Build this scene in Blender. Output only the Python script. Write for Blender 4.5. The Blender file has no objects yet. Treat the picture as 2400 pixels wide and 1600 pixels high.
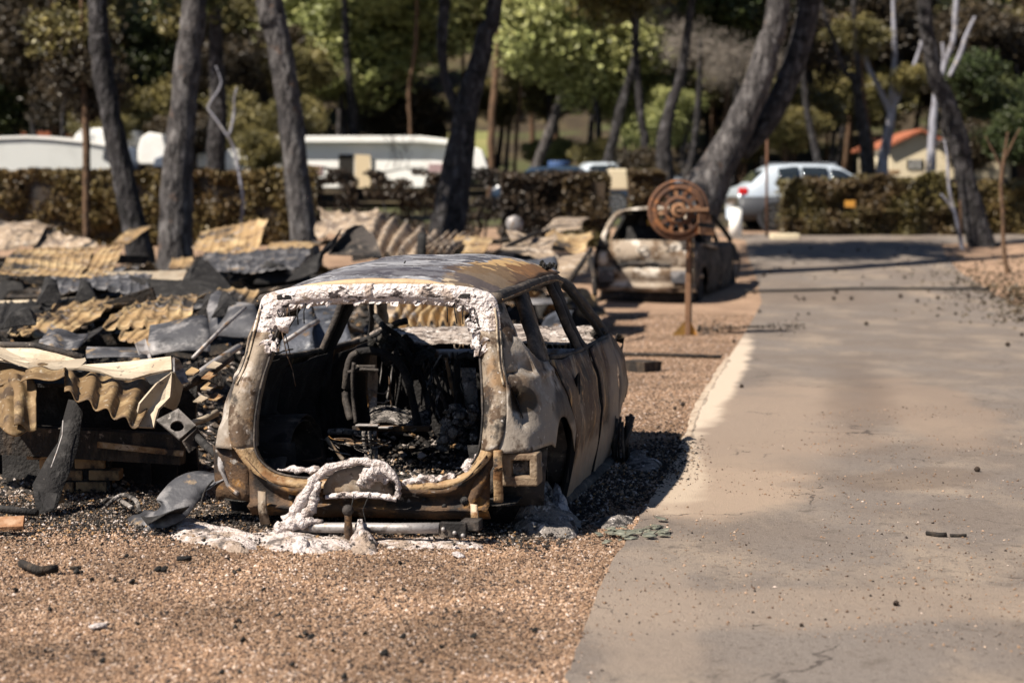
import bpy, math, random
import numpy as np
from mathutils import Vector, Matrix, noise

# ------------------------------------------------------------------ camera, light, exposure
SC = bpy.context.scene
COL = SC.collection
FPX, HOR, CAMH = 4200.0, 460.0, 1.65         # focal length in photo pixels, horizon row, eye height
PITCH = math.atan((800 - HOR) / FPX)
cam_d = bpy.data.cameras.new('camera'); cam = bpy.data.objects.new('camera', cam_d); COL.objects.link(cam)
cam.location = (0, 0, CAMH); cam.rotation_euler = (math.pi / 2 - PITCH, 0, 0)
cam_d.sensor_width = 36; cam_d.lens = FPX / 2400 * 36; cam_d.clip_start = .1; cam_d.clip_end = 900
cam_d.dof.use_dof = True; cam_d.dof.focus_distance = 9.3; cam_d.dof.aperture_fstop = 1.9
SC.camera = cam
SUN_EL = math.radians(50); SUN_AZ = math.atan2(-.84, -.54)
world = bpy.data.worlds.new('World'); SC.world = world; world.use_nodes = True
wn = world.node_tree; bg = wn.nodes['Background']; sky = wn.nodes.new('ShaderNodeTexSky')
sky.sky_type = 'NISHITA'; sky.sun_disc = False; sky.sun_elevation = SUN_EL; sky.sun_rotation = SUN_AZ
sky.air_density = .7; sky.dust_density = .3; sky.ozone_density = 1.2
wn.links.new(sky.outputs[0], bg.inputs[0]); bg.inputs[1].default_value = .05
sun_d = bpy.data.lights.new('sun', 'SUN'); sun_d.energy = 5.0; sun_d.angle = math.radians(.53); sun_d.color = (1, .915, .80)
sun = bpy.data.objects.new('sun', sun_d); COL.objects.link(sun)
LD = Vector((.84 * math.cos(SUN_EL), .54 * math.cos(SUN_EL), -math.sin(SUN_EL)))
sun.rotation_euler = LD.to_track_quat('-Z', 'Y').to_euler(); sun.location = (-20, -15, 30)
SC.view_settings.view_transform = 'Standard'; SC.view_settings.look = 'None'
SC.view_settings.gamma = 1; SC.view_settings.use_curve_mapping = False; SC.view_settings.exposure = 1.0
SC.cycles.max_bounces = 6; SC.cycles.diffuse_bounces = 2

R = random.Random(7)
RN = np.random.default_rng(7)

# ------------------------------------------------------------------ measuring helpers
def ray(px, py):
    a = (px - 1200) / FPX; b = (800 - py) / FPX
    return Vector((a, math.cos(PITCH) + b * math.sin(PITCH), b * math.cos(PITCH) - math.sin(PITCH)))
def P(px, py, Y):
    r = ray(px, py); t = Y / r.y
    return Vector((r.x * t, Y, CAMH + r.z * t))
_ZY = [-60, 14, 24, 29, 34, 38, 41, 43, 50, 60, 80, 100, 120, 150, 200, 300]
_ZZ = [0, 0, -.04, -.08, .24, .60, .75, .83, 1.1, 1.45, 2.3, 5.4, 13, 27, 50, 85]
def TZ(x, y): return float(np.interp(y, _ZY, _ZZ))
def G(px, py):
    r = ray(px, py); t = 3.0
    while t < 300:
        p = r * t
        if CAMH + p.z <= TZ(p.x, p.y): break
        t += .05
    p = r * t
    return Vector((p.x, p.y, TZ(p.x, p.y)))
def on_ground(x, y, dz=0): return Vector((x, y, TZ(x, y) + dz))
def fbm(p, s, seed=0.0, n=3):
    q = Vector((p[0] * s + seed, p[1] * s - seed * .7, p[2] * s + seed * 1.3)); a = 0; k = 1
    for _ in range(n): a += k * noise.noise(q); q = q * 2.03; k *= .5
    return a

# ------------------------------------------------------------------ materials
def rgb(c): return (c[0], c[1], c[2], 1)
def material(name, base, layers=(), rough=.9, metallic=0.0, bump=(40, .3), island=0.0, bump2=None, coord='Object', spec=.3):
    """layers: (colour, noise scale, low, high, seed, (sx,sy,sz) stretch)"""
    m = bpy.data.materials.new(name); m.use_nodes = True; nt = m.node_tree; N = nt.nodes; L = nt.links
    b = N['Principled BSDF']; b.inputs['Roughness'].default_value = rough; b.inputs['Metallic'].default_value = metallic
    b.inputs['Specular IOR Level'].default_value = spec
    tc = N.new('ShaderNodeTexCoord'); col = None
    prev = N.new('ShaderNodeRGB'); prev.outputs[0].default_value = rgb(base); prev = prev.outputs[0]
    def mapped(seed, st):
        mp = N.new('ShaderNodeMapping'); mp.inputs['Location'].default_value = (seed * 3.1, seed * 1.7, seed * 2.3)
        mp.inputs['Scale'].default_value = st; L.new(tc.outputs[coord], mp.inputs['Vector']); return mp.outputs[0]
    for ly in layers:
        c, sc, lo, hi = ly[:4]; seed = ly[4] if len(ly) > 4 else 0; st = ly[5] if len(ly) > 5 else (1, 1, 1)
        nz = N.new('ShaderNodeTexNoise'); nz.inputs['Scale'].default_value = sc; nz.inputs['Detail'].default_value = 7
        nz.inputs['Roughness'].default_value = .62
        L.new(mapped(seed, st), nz.inputs['Vector'])
        mr = N.new('ShaderNodeMapRange'); mr.inputs[1].default_value = lo; mr.inputs[2].default_value = hi
        L.new(nz.outputs[0], mr.inputs[0]); mx = N.new('ShaderNodeMix'); mx.data_type = 'RGBA'
        L.new(mr.outputs[0], mx.inputs[0]); L.new(prev, mx.inputs[6]); mx.inputs[7].default_value = rgb(c); prev = mx.outputs[2]
    if island:
        ge = N.new('ShaderNodeNewGeometry'); mr = N.new('ShaderNodeMapRange')
        mr.inputs[3].default_value = 1 - island; mr.inputs[4].default_value = 1 + island
        L.new(ge.outputs['Random Per Island'], mr.inputs[0]); hs = N.new('ShaderNodeHueSaturation')
        L.new(mr.outputs[0], hs.inputs['Value']); L.new(prev, hs.inputs['Color']); prev = hs.outputs[0]
    L.new(prev, b.inputs['Base Color'])
    nb = None
    for bb in (bump, bump2):
        if not bb: continue
        nz = N.new('ShaderNodeTexNoise'); nz.inputs['Scale'].default_value = bb[0]; nz.inputs['Detail'].default_value = 6
        L.new(mapped(5.5, bb[3] if len(bb) > 3 else (1, 1, 1)), nz.inputs['Vector'])
        bp = N.new('ShaderNodeBump'); bp.inputs['Strength'].default_value = bb[1]; bp.inputs['Distance'].default_value = bb[2] if len(bb) > 2 else .02
        L.new(nz.outputs[0], bp.inputs['Height'])
        if nb: L.new(nb, bp.inputs['Normal'])
        nb = bp.outputs[0]
    if nb: L.new(nb, b.inputs['Normal'])
    m['prev'] = 0
    return m
def mask_layer(m, c, centre, radii, soft=.5, nscale=3, namp=.5, strength=1.0, coord='Object', rotz=0.0):
    """a stain or a painted shade with a shape of its own: an ellipsoid in the thing's own coordinates with a ragged edge"""
    nt = m.node_tree; N = nt.nodes; L = nt.links; b = N['Principled BSDF']; prev = b.inputs['Base Color'].links[0].from_socket
    tc = N.new('ShaderNodeTexCoord'); mp = N.new('ShaderNodeMapping'); mp.vector_type = 'TEXTURE'
    mp.inputs['Location'].default_value = centre; mp.inputs['Scale'].default_value = radii; mp.inputs['Rotation'].default_value = (0, 0, rotz)
    L.new(tc.outputs[coord], mp.inputs['Vector'])
    ln = N.new('ShaderNodeVectorMath'); ln.operation = 'LENGTH'; L.new(mp.outputs[0], ln.inputs[0])
    nz = N.new('ShaderNodeTexNoise'); nz.inputs['Scale'].default_value = nscale; nz.inputs['Detail'].default_value = 6; L.new(tc.outputs[coord], nz.inputs['Vector'])
    ma = N.new('ShaderNodeMath'); ma.operation = 'MULTIPLY_ADD'; ma.inputs[1].default_value = namp * 2; L.new(nz.outputs[0], ma.inputs[0]); L.new(ln.outputs['Value'], ma.inputs[2])
    mr = N.new('ShaderNodeMapRange'); mr.interpolation_type = 'SMOOTHSTEP'; mr.inputs[1].default_value = 1 + namp + soft / 2; mr.inputs[2].default_value = 1 + namp - soft / 2; mr.inputs[4].default_value = strength
    L.new(ma.outputs[0], mr.inputs[0]); mx = N.new('ShaderNodeMix'); mx.data_type = 'RGBA'
    L.new(mr.outputs[0], mx.inputs[0]); L.new(prev, mx.inputs[6]); mx.inputs[7].default_value = rgb(c); L.new(mx.outputs[2], b.inputs['Base Color'])
    return m

M = {}
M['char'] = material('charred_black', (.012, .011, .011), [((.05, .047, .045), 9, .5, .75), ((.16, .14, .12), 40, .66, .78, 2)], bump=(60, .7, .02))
M['char_rough'] = material('charred_crust', (.012, .011, .01), [((.06, .052, .045), 14, .45, .7), ((.30, .26, .22), 45, .6, .75, 3)], bump=(45, 1, .03))
SHL = [((.17, .105, .055), 2.6, .49, .58), ((.38, .34, .30), 5, .56, .64, 4), ((.075, .048, .03), 7, .54, .60, 8), ((.022, .019, .017), 2.8, .55, .60, 6), ((.50, .46, .43), 30, .62, .70, 2), ((.035, .03, .028), 38, .60, .68, 9)]
M['shell'] = material('burnt_body_metal', (.235, .19, .145), SHL, rough=.72, metallic=.25, bump=(55, .45, .008), bump2=(9, .6, .02))
M['quarter'] = material('burnt_quarter_metal', (.24, .205, .17), [((.17, .12, .08), 2.6, .50, .60), ((.38, .345, .31), 5, .54, .64, 4), ((.06, .042, .03), 5, .57, .63, 8), ((.42, .38, .35), 40, .62, .70, 2)], rough=.7, metallic=.25, bump=(55, .45, .008), bump2=(7, .5, .02))
mask_layer(M['quarter'], (.045, .033, .022), (.79, .17, .80), (.095, .12, .075), .15, 9, .12, .95)  # soot tone, also painting shade into the right lamp recess
mask_layer(M['quarter'], (.10, .065, .04), (.72, .95, .85), (.25, .22, .2), .4, 5, .4, .8)
mask_layer(M['quarter'], (.05, .04, .035), (.85, .75, .70), (.2, .3, .10), .4, 6, .4, .85)
mask_layer(M['quarter'], (.045, .04, .038), (-.66, .16, .86), (.14, .3, .10), .3, 6, .3, .9)  # left recess darkened likewise, shade put into the colour
M['shell_dark'] = material('sooty_body_metal', (.045, .038, .034), [((.15, .12, .095), 8, .52, .68, 3), ((.012, .011, .011), 5, .5, .6, 1), ((.30, .26, .21), 30, .64, .72, 5)], rough=.75, metallic=.2, bump=(60, .6, .01))
M['door'] = material('rust_brown_door_metal', (.085, .052, .032), [((.22, .17, .125), 3.0, .50, .58, 2, (1, 1, .6)), ((.05, .022, .013), 3.4, .50, .57, 7, (1, 1, .7)), ((.36, .22, .10), 18, .57, .63, 4, (1, 1, .13)), ((.018, .014, .013), 5, .57, .63, 9), ((.36, .30, .24), 45, .62, .68, 3, (1, 1, .4))], rough=.62, metallic=.25, bump=(70, .5, .006), bump2=(6, .7, .03))
mask_layer(M['door'], (.30, .235, .175), (.85, 1.9, .22), (.3, 1.6, .20), .5, 6, .5, .8)
mask_layer(M['door'], (.22, .175, .14), (.85, 2.75, .45), (.3, .35, .5), .5, 6, .5, .75)
M['roof'] = material('scorched_roof_metal', (.125, .125, .14), [((.25, .25, .265), 2.0, .50, .54, 2, (1, 1.6, 1)), ((.05, .05, .062), 3.6, .54, .57, 5), ((.42, .42, .43), 7, .60, .63, 3, (1, 1.5, 1)), ((.07, .065, .07), 7, .56, .59, 13, (1, 1.4, 1)), ((.15, .09, .05), 2.2, .62, .66, 11), ((.32, .31, .31), 40, .60, .68, 8)], rough=.62, metallic=.1, bump=(50, .4, .006), bump2=(4, .8, .03))
mask_layer(M['roof'], (.36, .235, .11), (.74, .95, 1.3), (.42, 1.2, .6), .10, 7, .6, 1)
mask_layer(M['roof'], (.36, .255, .15), (-.05, .25, 1.36), (.95, .07, .4), .12, 6, .35, 1)
mask_layer(M['roof'], (.42, .33, .22), (.56, .50, 1.3), (.26, .35, .4), .12, 11, .6, .9)
mask_layer(M['roof'], (.13, .06, .025), (.66, 1.6, 1.3), (.2, .7, .4), .12, 9, .8, .9)
mask_layer(M['roof'], (.07, .045, .03), (.56, .8, 1.3), (.3, .5, .4), .08, 16, 1.1, .8)
mask_layer(M['roof'], (.05, .045, .055), (.25, .50, 1.4), (.5, .12, .4), .15, 8, .6, .7)
M['white'] = material('white_ash_crust', (.60, .54, .52), [((.36, .29, .25), 9, .55, .60, 1), ((.05, .04, .04), 8, .585, .615, 4, (1, 1, 2.5)), ((.30, .24, .2), 60, .60, .66, 6)], rough=.95, bump=(45, 1, .03))
M['white_rough'] = material('white_melt', (.55, .49, .47), [((.34, .28, .25), 20, .52, .60, 2), ((.05, .045, .045), 22, .59, .65, 7)], rough=.95, bump=(70, 1, .03))
M['ochre'] = material('ochre_rust_metal', (.29, .195, .105), [((.17, .085, .035), 7, .48, .58, 2), ((.42, .33, .24), 12, .55, .64, 5), ((.03, .022, .018), 5, .55, .62, 8), ((.10, .06, .03), 35, .58, .66, 3)], rough=.75, metallic=.15, bump=(60, .6, .01))
M['beam'] = material('dark_rust_metal', (.085, .05, .028), [((.24, .125, .04), 8, .54, .63, 2), ((.02, .016, .014), 5, .47, .57, 6), ((.28, .26, .24), 12, .62, .7, 8)], rough=.75, metallic=.15, bump=(60, .6, .01))
M['flash_edge'] = material('bare_tan_edge', (.36, .29, .21), [((.12, .085, .055), 12, .5, .6, 2), ((.03, .025, .02), 7, .57, .63, 5)], bump=(60, .5, .008))
M['crash'] = material('tan_brown_box_metal', (.18, .13, .085), [((.09, .055, .035), 8, .5, .6, 2), ((.28, .22, .16), 12, .56, .66, 5), ((.03, .025, .02), 6, .58, .64, 8)], bump=(60, .6, .01))
M['ground_melt'] = material('dirty_melted_aluminium', (.52, .45, .42), [((.30, .23, .18), 7, .50, .58, 1), ((.12, .10, .09), 9, .55, .61, 4), ((.035, .03, .028), 12, .60, .65, 6), ((.62, .56, .54), 14, .60, .68, 8)], bump=(50, 1, .03), bump2=(14, .8, .05))
M['greymetal'] = material('pale_grey_steel', (.30, .28, .27), [((.14, .12, .11), 12, .5, .6, 2), ((.20, .12, .06), 9, .58, .66, 4)], rough=.55, metallic=.4, bump=(80, .4, .005))
M['ash'] = material('grey_ash', (.19, .17, .155), [((.04, .036, .034), 12, .48, .56, 1), ((.55, .5, .47), 22, .56, .64, 3)], rough=1, bump=(60, 1, .03))
M['bonnet'] = material('flaked_bonnet_metal', (.30, .255, .225), [((.09, .07, .06), 8, .5, .57, 2, (1, 2.5, 1)), ((.48, .44, .41), 18, .55, .62, 5), ((.03, .025, .02), 10, .59, .64, 8)], rough=.85, metallic=.1, bump=(28, 1, .03))

# ------------------------------------------------------------------ mesh builder
class MB:
    def __init__(s): s.v = []; s.f = []
    def add(s, vs, fs):
        o = len(s.v); s.v += [Vector(v) for v in vs]; s.f += [tuple(i + o for i in f) for f in fs]; return s
    def box(s, c, d, rot=None):
        c = Vector(c); vs = []
        for i in range(8):
            q = Vector(((i & 1) - .5, ((i >> 1) & 1) - .5, (i >> 2) - .5)); q = Vector((q.x * d[0], q.y * d[1], q.z * d[2]))
            vs.append(c + (rot @ q if rot else q))
        return s.add(vs, [(0, 2, 3, 1), (4, 5, 7, 6), (0, 1, 5, 4), (2, 6, 7, 3), (0, 4, 6, 2), (1, 3, 7, 5)])
    def bar(s, a, b, w, h, up=(0, 0, 1)):
        a = Vector(a); b = Vector(b); d = b - a; x = d.normalized(); y = Vector(up).cross(x)
        if y.length < .01: y = Vector((1, 0, 0)).cross(x)
        y.normalize(); z = x.cross(y); rot = Matrix((x, y, z)).transposed()
        return s.box((a + b) / 2, (d.length, w, h), rot)
    def grid(s, rows, closed=False):
        nu = len(rows); nv = len(rows[0]); vs = [p for r in rows for p in r]; fs = []
        for i in range(nu - 1):
            for j in range(nv - (0 if closed else 1)):
                k = (j + 1) % nv; fs.append((i * nv + j, i * nv + k, (i + 1) * nv + k, (i + 1) * nv + j))
        return s.add(vs, fs)
    def sweep(s, pts, prof, up=(0, 0, 1), cap=True, scale=None):
        pts = [Vector(p) for p in pts]; rows = []; n = len(pts)
        for i, p in enumerate(pts):
            t = (pts[min(i + 1, n - 1)] - pts[max(i - 1, 0)]).normalized(); y = Vector(up).cross(t)
            if y.length < .02: y = Vector((1, .1, 0)).cross(t)
            y.normalize(); z = t.cross(y); k = scale[i] if scale else 1
            rows.append([p + y * (a * k) + z * (b * k) for a, b in prof])
        o = len(s.v); s.grid(rows, True); m = len(prof)
        if cap: s.f.append(tuple(o + j for j in reversed(range(m)))); s.f.append(tuple(o + (n - 1) * m + j for j in range(m)))
        return s
    def tube(s, pts, r, n=8, up=(0, 0, 1)):
        rs = r if isinstance(r, (list, tuple)) else [r] * len(pts)
        return s.sweep(pts, [(math.cos(a * math.tau / n), math.sin(a * math.tau / n)) for a in range(n)], up, True, rs)
    def ball(s, c, r, n=10, sq=(1, 1, 1)):
        rows = []
        for i in range(n + 1):
            a = math.pi * i / n
            rows.append([Vector(c) + Vector((math.sin(a) * math.cos(b * math.tau / (2 * n)) * r * sq[0], math.sin(a) * math.sin(b * math.tau / (2 * n)) * r * sq[1], -math.cos(a) * r * sq[2])) for b in range(2 * n)])
        return s.grid(rows, True)
    def noise(s, amp, sc, seed=0.0, n=3):
        for i, v in enumerate(s.v):
            s.v[i] = v + Vector((fbm(v, sc, seed, n), fbm(v, sc, seed + 11, n), fbm(v, sc, seed + 23, n))) * amp
        return s
    def flake(s, c, r, th=.003, up=None):
        c = Vector(c); n = (up or Vector((R.gauss(0, .35), -1, R.gauss(0, .35)))).normalized(); a = n.orthogonal().normalized(); b = n.cross(a); k = R.choice((5, 6, 7)); a0 = R.random() * 6; st = R.uniform(.5, 1)
        ring = [c + (a * math.cos(a0 + i * math.tau / k) + b * math.sin(a0 + i * math.tau / k) * st) * r * R.uniform(.55, 1.2) + n * R.gauss(0, r * .12) for i in range(k)]
        return s.add([c + n * th * 2] + [v + n * th for v in ring] + [v - n * th for v in ring], [(0, 1 + i, 1 + (i + 1) % k) for i in range(k)] + [(1 + i, 1 + k + i, 1 + k + (i + 1) % k, 1 + (i + 1) % k) for i in range(k)])
    def build(s, name, mat, parent=None, smooth=True, solid=0, bevel=0, world=False, sub=0):
        off = parent.location if (parent is not None and world) else Vector((0, 0, 0))
        me = bpy.data.meshes.new(name); me.from_pydata([v - off for v in s.v], [], s.f); me.update()
        me.materials.append(mat if not isinstance(mat, str) else M[mat])
        return link(name, me, parent, smooth, solid, bevel, sub)
def link(name, me, parent=None, smooth=True, solid=0, bevel=0, sub=0):
    o = bpy.data.objects.new(name, me); COL.objects.link(o); o.parent = parent
    if smooth: me.polygons.foreach_set('use_smooth', [True] * len(me.polygons))
    if sub: d = o.modifiers.new('s', 'SUBSURF'); d.levels = d.render_levels = sub
    if solid: d = o.modifiers.new('t', 'SOLIDIFY'); d.thickness = solid; d.offset = 0
    if bevel: d = o.modifiers.new('b', 'BEVEL'); d.width = bevel; d.segments = 2; d.limit_method = 'ANGLE'
    return o
def rrect(w, h, r=.25):
    w /= 2; h /= 2; k = r * min(w, h) * 2
    return [(-w + k, -h), (w - k, -h), (w, -h + k), (w, h - k), (w - k, h), (-w + k, h), (-w, h - k), (-w, -h + k)]
def tag(o, label=None, cat=None, group=None, kind=None):
    if label: o['label'] = label
    if cat: o['category'] = cat
    if group: o['group'] = group
    if kind: o['kind'] = kind
    return o
def thing(name, label, cat, loc=(0, 0, 0), rotz=0, group=None):
    o = bpy.data.objects.new(name, None); COL.objects.link(o); o.location = loc; o.rotation_euler = (0, 0, rotz); o.empty_display_size = .2
    return tag(o, label, cat, group)
def lerp(a, b, t): return a + (b - a) * t
def smooth_path(pts, k=6):
    pts = [tuple(p) for p in pts]; out = []; n = len(pts); D = len(pts[0])
    for i in range(n - 1):
        p0 = pts[max(i - 1, 0)]; p1 = pts[i]; p2 = pts[i + 1]; p3 = pts[min(i + 2, n - 1)]
        for j in range(k):
            t = j / k
            out.append(tuple(.5 * (2 * p1[d] + (p2[d] - p0[d]) * t + (2 * p0[d] - 5 * p1[d] + 4 * p2[d] - p3[d]) * t * t + (3 * p1[d] - p0[d] - 3 * p2[d] + p3[d]) * t ** 3) for d in range(D)))
    out.append(pts[-1]); return out
def at_len(path, n):
    a = np.array([tuple(p) for p in path], float); d = np.concatenate([[0], np.cumsum(np.linalg.norm(np.diff(a, axis=0), axis=1))])
    t = np.linspace(0, d[-1], n); return [Vector([np.interp(x, d, a[:, k]) for k in range(a.shape[1])]) for x in t]
def np_mesh(name, V, F, mat, smooth=False):
    me = bpy.data.meshes.new(name); nf, k = F.shape
    me.vertices.add(len(V)); me.vertices.foreach_set('co', V.astype(np.float32).ravel())
    me.loops.add(nf * k); me.loops.foreach_set('vertex_index', F.astype(np.int32).ravel())
    me.polygons.add(nf); me.polygons.foreach_set('loop_start', np.arange(0, nf * k, k, dtype=np.int32))
    me.polygons.foreach_set('use_smooth', np.full(nf, smooth)); me.update(calc_edges=True); me.validate()
    me.materials.append(mat if not isinstance(mat, str) else M[mat]); return me
def leaves_mesh(name, C, size, mat, aspect=.6, rs=None):
    """one folded pointed leaf (2 tris + 2 tris) per centre"""
    rs = rs or RN; n = len(C); d = rs.normal(size=(n, 3)); d /= np.linalg.norm(d, axis=1)[:, None]
    e = rs.normal(size=(n, 3)); e -= (e * d).sum(1)[:, None] * d; e /= np.linalg.norm(e, axis=1)[:, None]
    k = (np.asarray(size) * rs.uniform(.6, 1.4, n))[:, None]
    V = np.stack([C - d * k, C + e * k * aspect, C + d * k, C - e * k * aspect], 1).reshape(-1, 3)
    F = np.arange(4 * n).reshape(n, 4); return np_mesh(name, V, F, mat)
def pebbles_mesh(name, C, size, mat, flat=.7, rs=None):
    rs = rs or RN; n = len(C)
    o = np.array([(1, 0, 0), (-1, 0, 0), (0, 1, 0), (0, -1, 0), (0, 0, 1), (0, 0, -1)], float)
    f = np.array([(0, 2, 4), (2, 1, 4), (1, 3, 4), (3, 0, 4), (2, 0, 5), (1, 2, 5), (3, 1, 5), (0, 3, 5)])
    j = o[None] * rs.uniform(.6, 1.25, (n, 6, 1)) + rs.normal(0, .18, (n, 6, 3)); j[:, :, 2] *= flat
    a = rs.uniform(0, 6.28, n); c, s_ = np.cos(a)[:, None], np.sin(a)[:, None]
    x = j[:, :, 0] * c - j[:, :, 1] * s_; y = j[:, :, 0] * s_ + j[:, :, 1] * c
    V = np.stack([x, y, j[:, :, 2]], 2) * np.asarray(size)[:, None, None] + C[:, None, :]
    F = (f[None] + (np.arange(n) * 6)[:, None, None]).reshape(-1, 3); return np_mesh(name, V.reshape(-1, 3), F, mat)
# ------------------------------------------------------------------ ground
def ramp_island(name, stops, rough=.95, bump=(60, .3)):
    m = material(name, (1, 1, 1), (), rough, 0, bump); nt = m.node_tree; N = nt.nodes; L = nt.links
    ge = N.new('ShaderNodeNewGeometry'); cr = N.new('ShaderNodeValToRGB'); cr.color_ramp.interpolation = 'CONSTANT'
    els = cr.color_ramp.elements
    for i, (p, c) in enumerate(stops):
        e = els[i] if i < len(els) else els.new(p)
        e.position = p; e.color = rgb(c)
    L.new(ge.outputs['Random Per Island'], cr.inputs[0])
    tc = N.new('ShaderNodeTexCoord'); nz = N.new('ShaderNodeTexNoise'); nz.inputs['Scale'].default_value = 1.3; nz.inputs['Detail'].default_value = 5; L.new(tc.outputs['Object'], nz.inputs['Vector'])
    mr = N.new('ShaderNodeMapRange'); mr.inputs[1].default_value = .38; mr.inputs[2].default_value = .62; mr.inputs[3].default_value = .62; mr.inputs[4].default_value = 1.2; L.new(nz.outputs[0], mr.inputs[0])
    hs = N.new('ShaderNodeHueSaturation'); L.new(mr.outputs[0], hs.inputs['Value']); L.new(cr.outputs[0], hs.inputs['Color']); L.new(hs.outputs[0], N['Principled BSDF'].inputs['Base Color']); return m
M['gravel'] = material('gravel_ground', (.31, .20, .13), [((.42, .29, .20), 70, .45, .6, 1), ((.10, .062, .042), 55, .55, .64, 3), ((.19, .12, .08), 1.2, .45, .7, 5), ((.05, .038, .03), 16, .62, .7, 9)], rough=1, bump=(90, 1, .02), bump2=(14, .5, .04))
M['soil'] = material('dry_woodland_soil', (.045, .033, .02), [((.09, .07, .035), .6, .5, .62, 1), ((.02, .015, .01), 3, .5, .65, 4), ((.06, .065, .025), .25, .52, .6, 7)], rough=1, bump=(20, .8, .05))
M['asphalt'] = material('worn_dusty_asphalt', (.150, .122, .102), [((.165, .14, .122), .9, .42, .62, 2), ((.25, .20, .155), 1.4, .5, .68, 5, (1, .6, 1)), ((.11, .09, .075), 5, .58, .68, 8), ((.09, .072, .06), 45, .56, .66, 6), ((.07, .06, .05), 120, .6, .66, 16), ((.40, .35, .30), 140, .63, .68, 1)], rough=.85, bump=(140, 1, .008), bump2=(20, .4, .015))
M['concrete'] = material('pale_concrete', (.36, .29, .22), [((.22, .16, .115), 6, .48, .6, 3), ((.45, .38, .3), 30, .55, .65, 4)], bump=(80, .4, .006))
M['pebble'] = ramp_island('tan_pebble', [(0, (.27, .17, .105)), (.2, (.18, .11, .07)), (.38, (.34, .235, .165)), (.52, (.22, .14, .09)), (.66, (.11, .07, .05)), (.80, (.40, .30, .23)), (.85, (.04, .03, .026)), (.965, (.52, .42, .36))])
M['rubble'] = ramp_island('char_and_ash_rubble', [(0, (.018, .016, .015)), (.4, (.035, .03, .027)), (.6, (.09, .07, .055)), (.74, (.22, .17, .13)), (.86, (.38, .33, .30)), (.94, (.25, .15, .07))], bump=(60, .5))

def cracks(m, scale, width, amt):
    nt = m.node_tree; N = nt.nodes; L = nt.links; b = N['Principled BSDF']; prev = b.inputs['Base Color'].links[0].from_socket
    tc = N.new('ShaderNodeTexCoord'); nz = N.new('ShaderNodeTexNoise'); nz.inputs['Scale'].default_value = 2.5; nz.inputs['Detail'].default_value = 6; L.new(tc.outputs['Object'], nz.inputs['Vector'])
    ad = N.new('ShaderNodeVectorMath'); ad.operation = 'MULTIPLY_ADD'; ad.inputs[1].default_value = (.8, .8, .8); L.new(nz.outputs['Color'], ad.inputs[0]); L.new(tc.outputs['Object'], ad.inputs[2])
    vo = N.new('ShaderNodeTexVoronoi'); vo.feature = 'DISTANCE_TO_EDGE'; vo.inputs['Scale'].default_value = scale; L.new(ad.outputs[0], vo.inputs['Vector'])
    n2 = N.new('ShaderNodeTexNoise'); n2.inputs['Scale'].default_value = .9; L.new(tc.outputs['Object'], n2.inputs['Vector'])
    w = N.new('ShaderNodeMapRange'); w.inputs[1].default_value = .5; w.inputs[2].default_value = .65; w.inputs[3].default_value = 0; w.inputs[4].default_value = width; L.new(n2.outputs[0], w.inputs[0])
    lt = N.new('ShaderNodeMath'); lt.operation = 'LESS_THAN'; L.new(vo.outputs['Distance'], lt.inputs[0]); L.new(w.outputs[0], lt.inputs[1])
    ml = N.new('ShaderNodeMath'); ml.operation = 'MULTIPLY'; ml.inputs[1].default_value = amt; L.new(lt.outputs[0], ml.inputs[0])
    mx = N.new('ShaderNodeMix'); mx.data_type = 'RGBA'; L.new(ml.outputs[0], mx.inputs[0]); L.new(prev, mx.inputs[6]); mx.inputs[7].default_value = (.045, .035, .03, 1); L.new(mx.outputs[2], b.inputs['Base Color'])
def edge_interp(pts):
    w = sorted([(G(*p) if len(p) == 2 else Vector(p)) for p in pts], key=lambda v: v.y)
    ys = [v.y for v in w]; xs_ = [v.x for v in w]
    return lambda y: float(np.interp(y, ys, xs_))
LE = edge_interp([(1325, 1600), (1362, 1500), (1398, 1400), (1432, 1325), (1462, 1285), (1485, 1250), (1505, 1206), (1560, 1120), (1597, 1063), (1618, 1015), (1625, 985), (1643, 945), (1690, 868), (1735, 800), (1765, 750), (1785, 710), (1772, 650), (1752, 600), (1748, 565), (.15, -5, 0), (4.0, 44, 0)])
RE = edge_interp([(2205, 572), (2215, 600), (2250, 640), (2330, 690), (2400, 722), (9.2, 26, 0), (12, 15, 0), (13, -5, 0), (34, 39.9, 0), (36, 44, 0)])
xs_g = np.unique(np.concatenate([np.linspace(-160, -14, 14), np.linspace(-14, 14, 57), np.linspace(14, 160, 14)]))
ys_g = np.unique(np.concatenate([np.linspace(-30, 0, 5), np.linspace(0, 48, 97), np.linspace(48, 300, 50)]))
def ground(name, y0, y1, mat, extra=0.0):
    yy = [y for y in ys_g if y0 <= y <= y1]; m = MB()
    m.grid([[Vector((x, y, TZ(x, y) + extra * fbm((x, y, 0), .07, 3))) for x in xs_g] for y in yy])
    tag(m.build(name, mat), kind='structure')
ground('gravel_ground', -30, 44, 'gravel'); ground('hillside', 44, 300, 'soil', .0)
m = MB()
m.grid([[Vector((lerp(LE(y), RE(y), t) + (.012 * fbm((0, y, 0), 9, 4) if t == 0 else 0), y, TZ(0, y) + .012)) for t in np.linspace(0, 1, 15)] for y in np.unique(np.concatenate([np.arange(-5, 39, .12), np.linspace(39, 41.6, 12)]))])
road = tag(m.build('asphalt_road', 'asphalt'), kind='structure')
def stain(px, py, rx, ry, c, s=1.0, soft=.5, ns=2.0, na=.4, rz=0.0):
    g = G(px, py); mask_layer(M['asphalt'], c, (g.x, g.y, 0), (rx, ry, 3), soft, ns, na, s, 'Object', rz)
stain(1760, 1000, .85, 3.0, (.25, .19, .145), .8, .7, 1.1, .8, -.3)
stain(1640, 1150, .65, .9, (.29, .22, .165), .85, .5, 1.6, .7)
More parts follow.
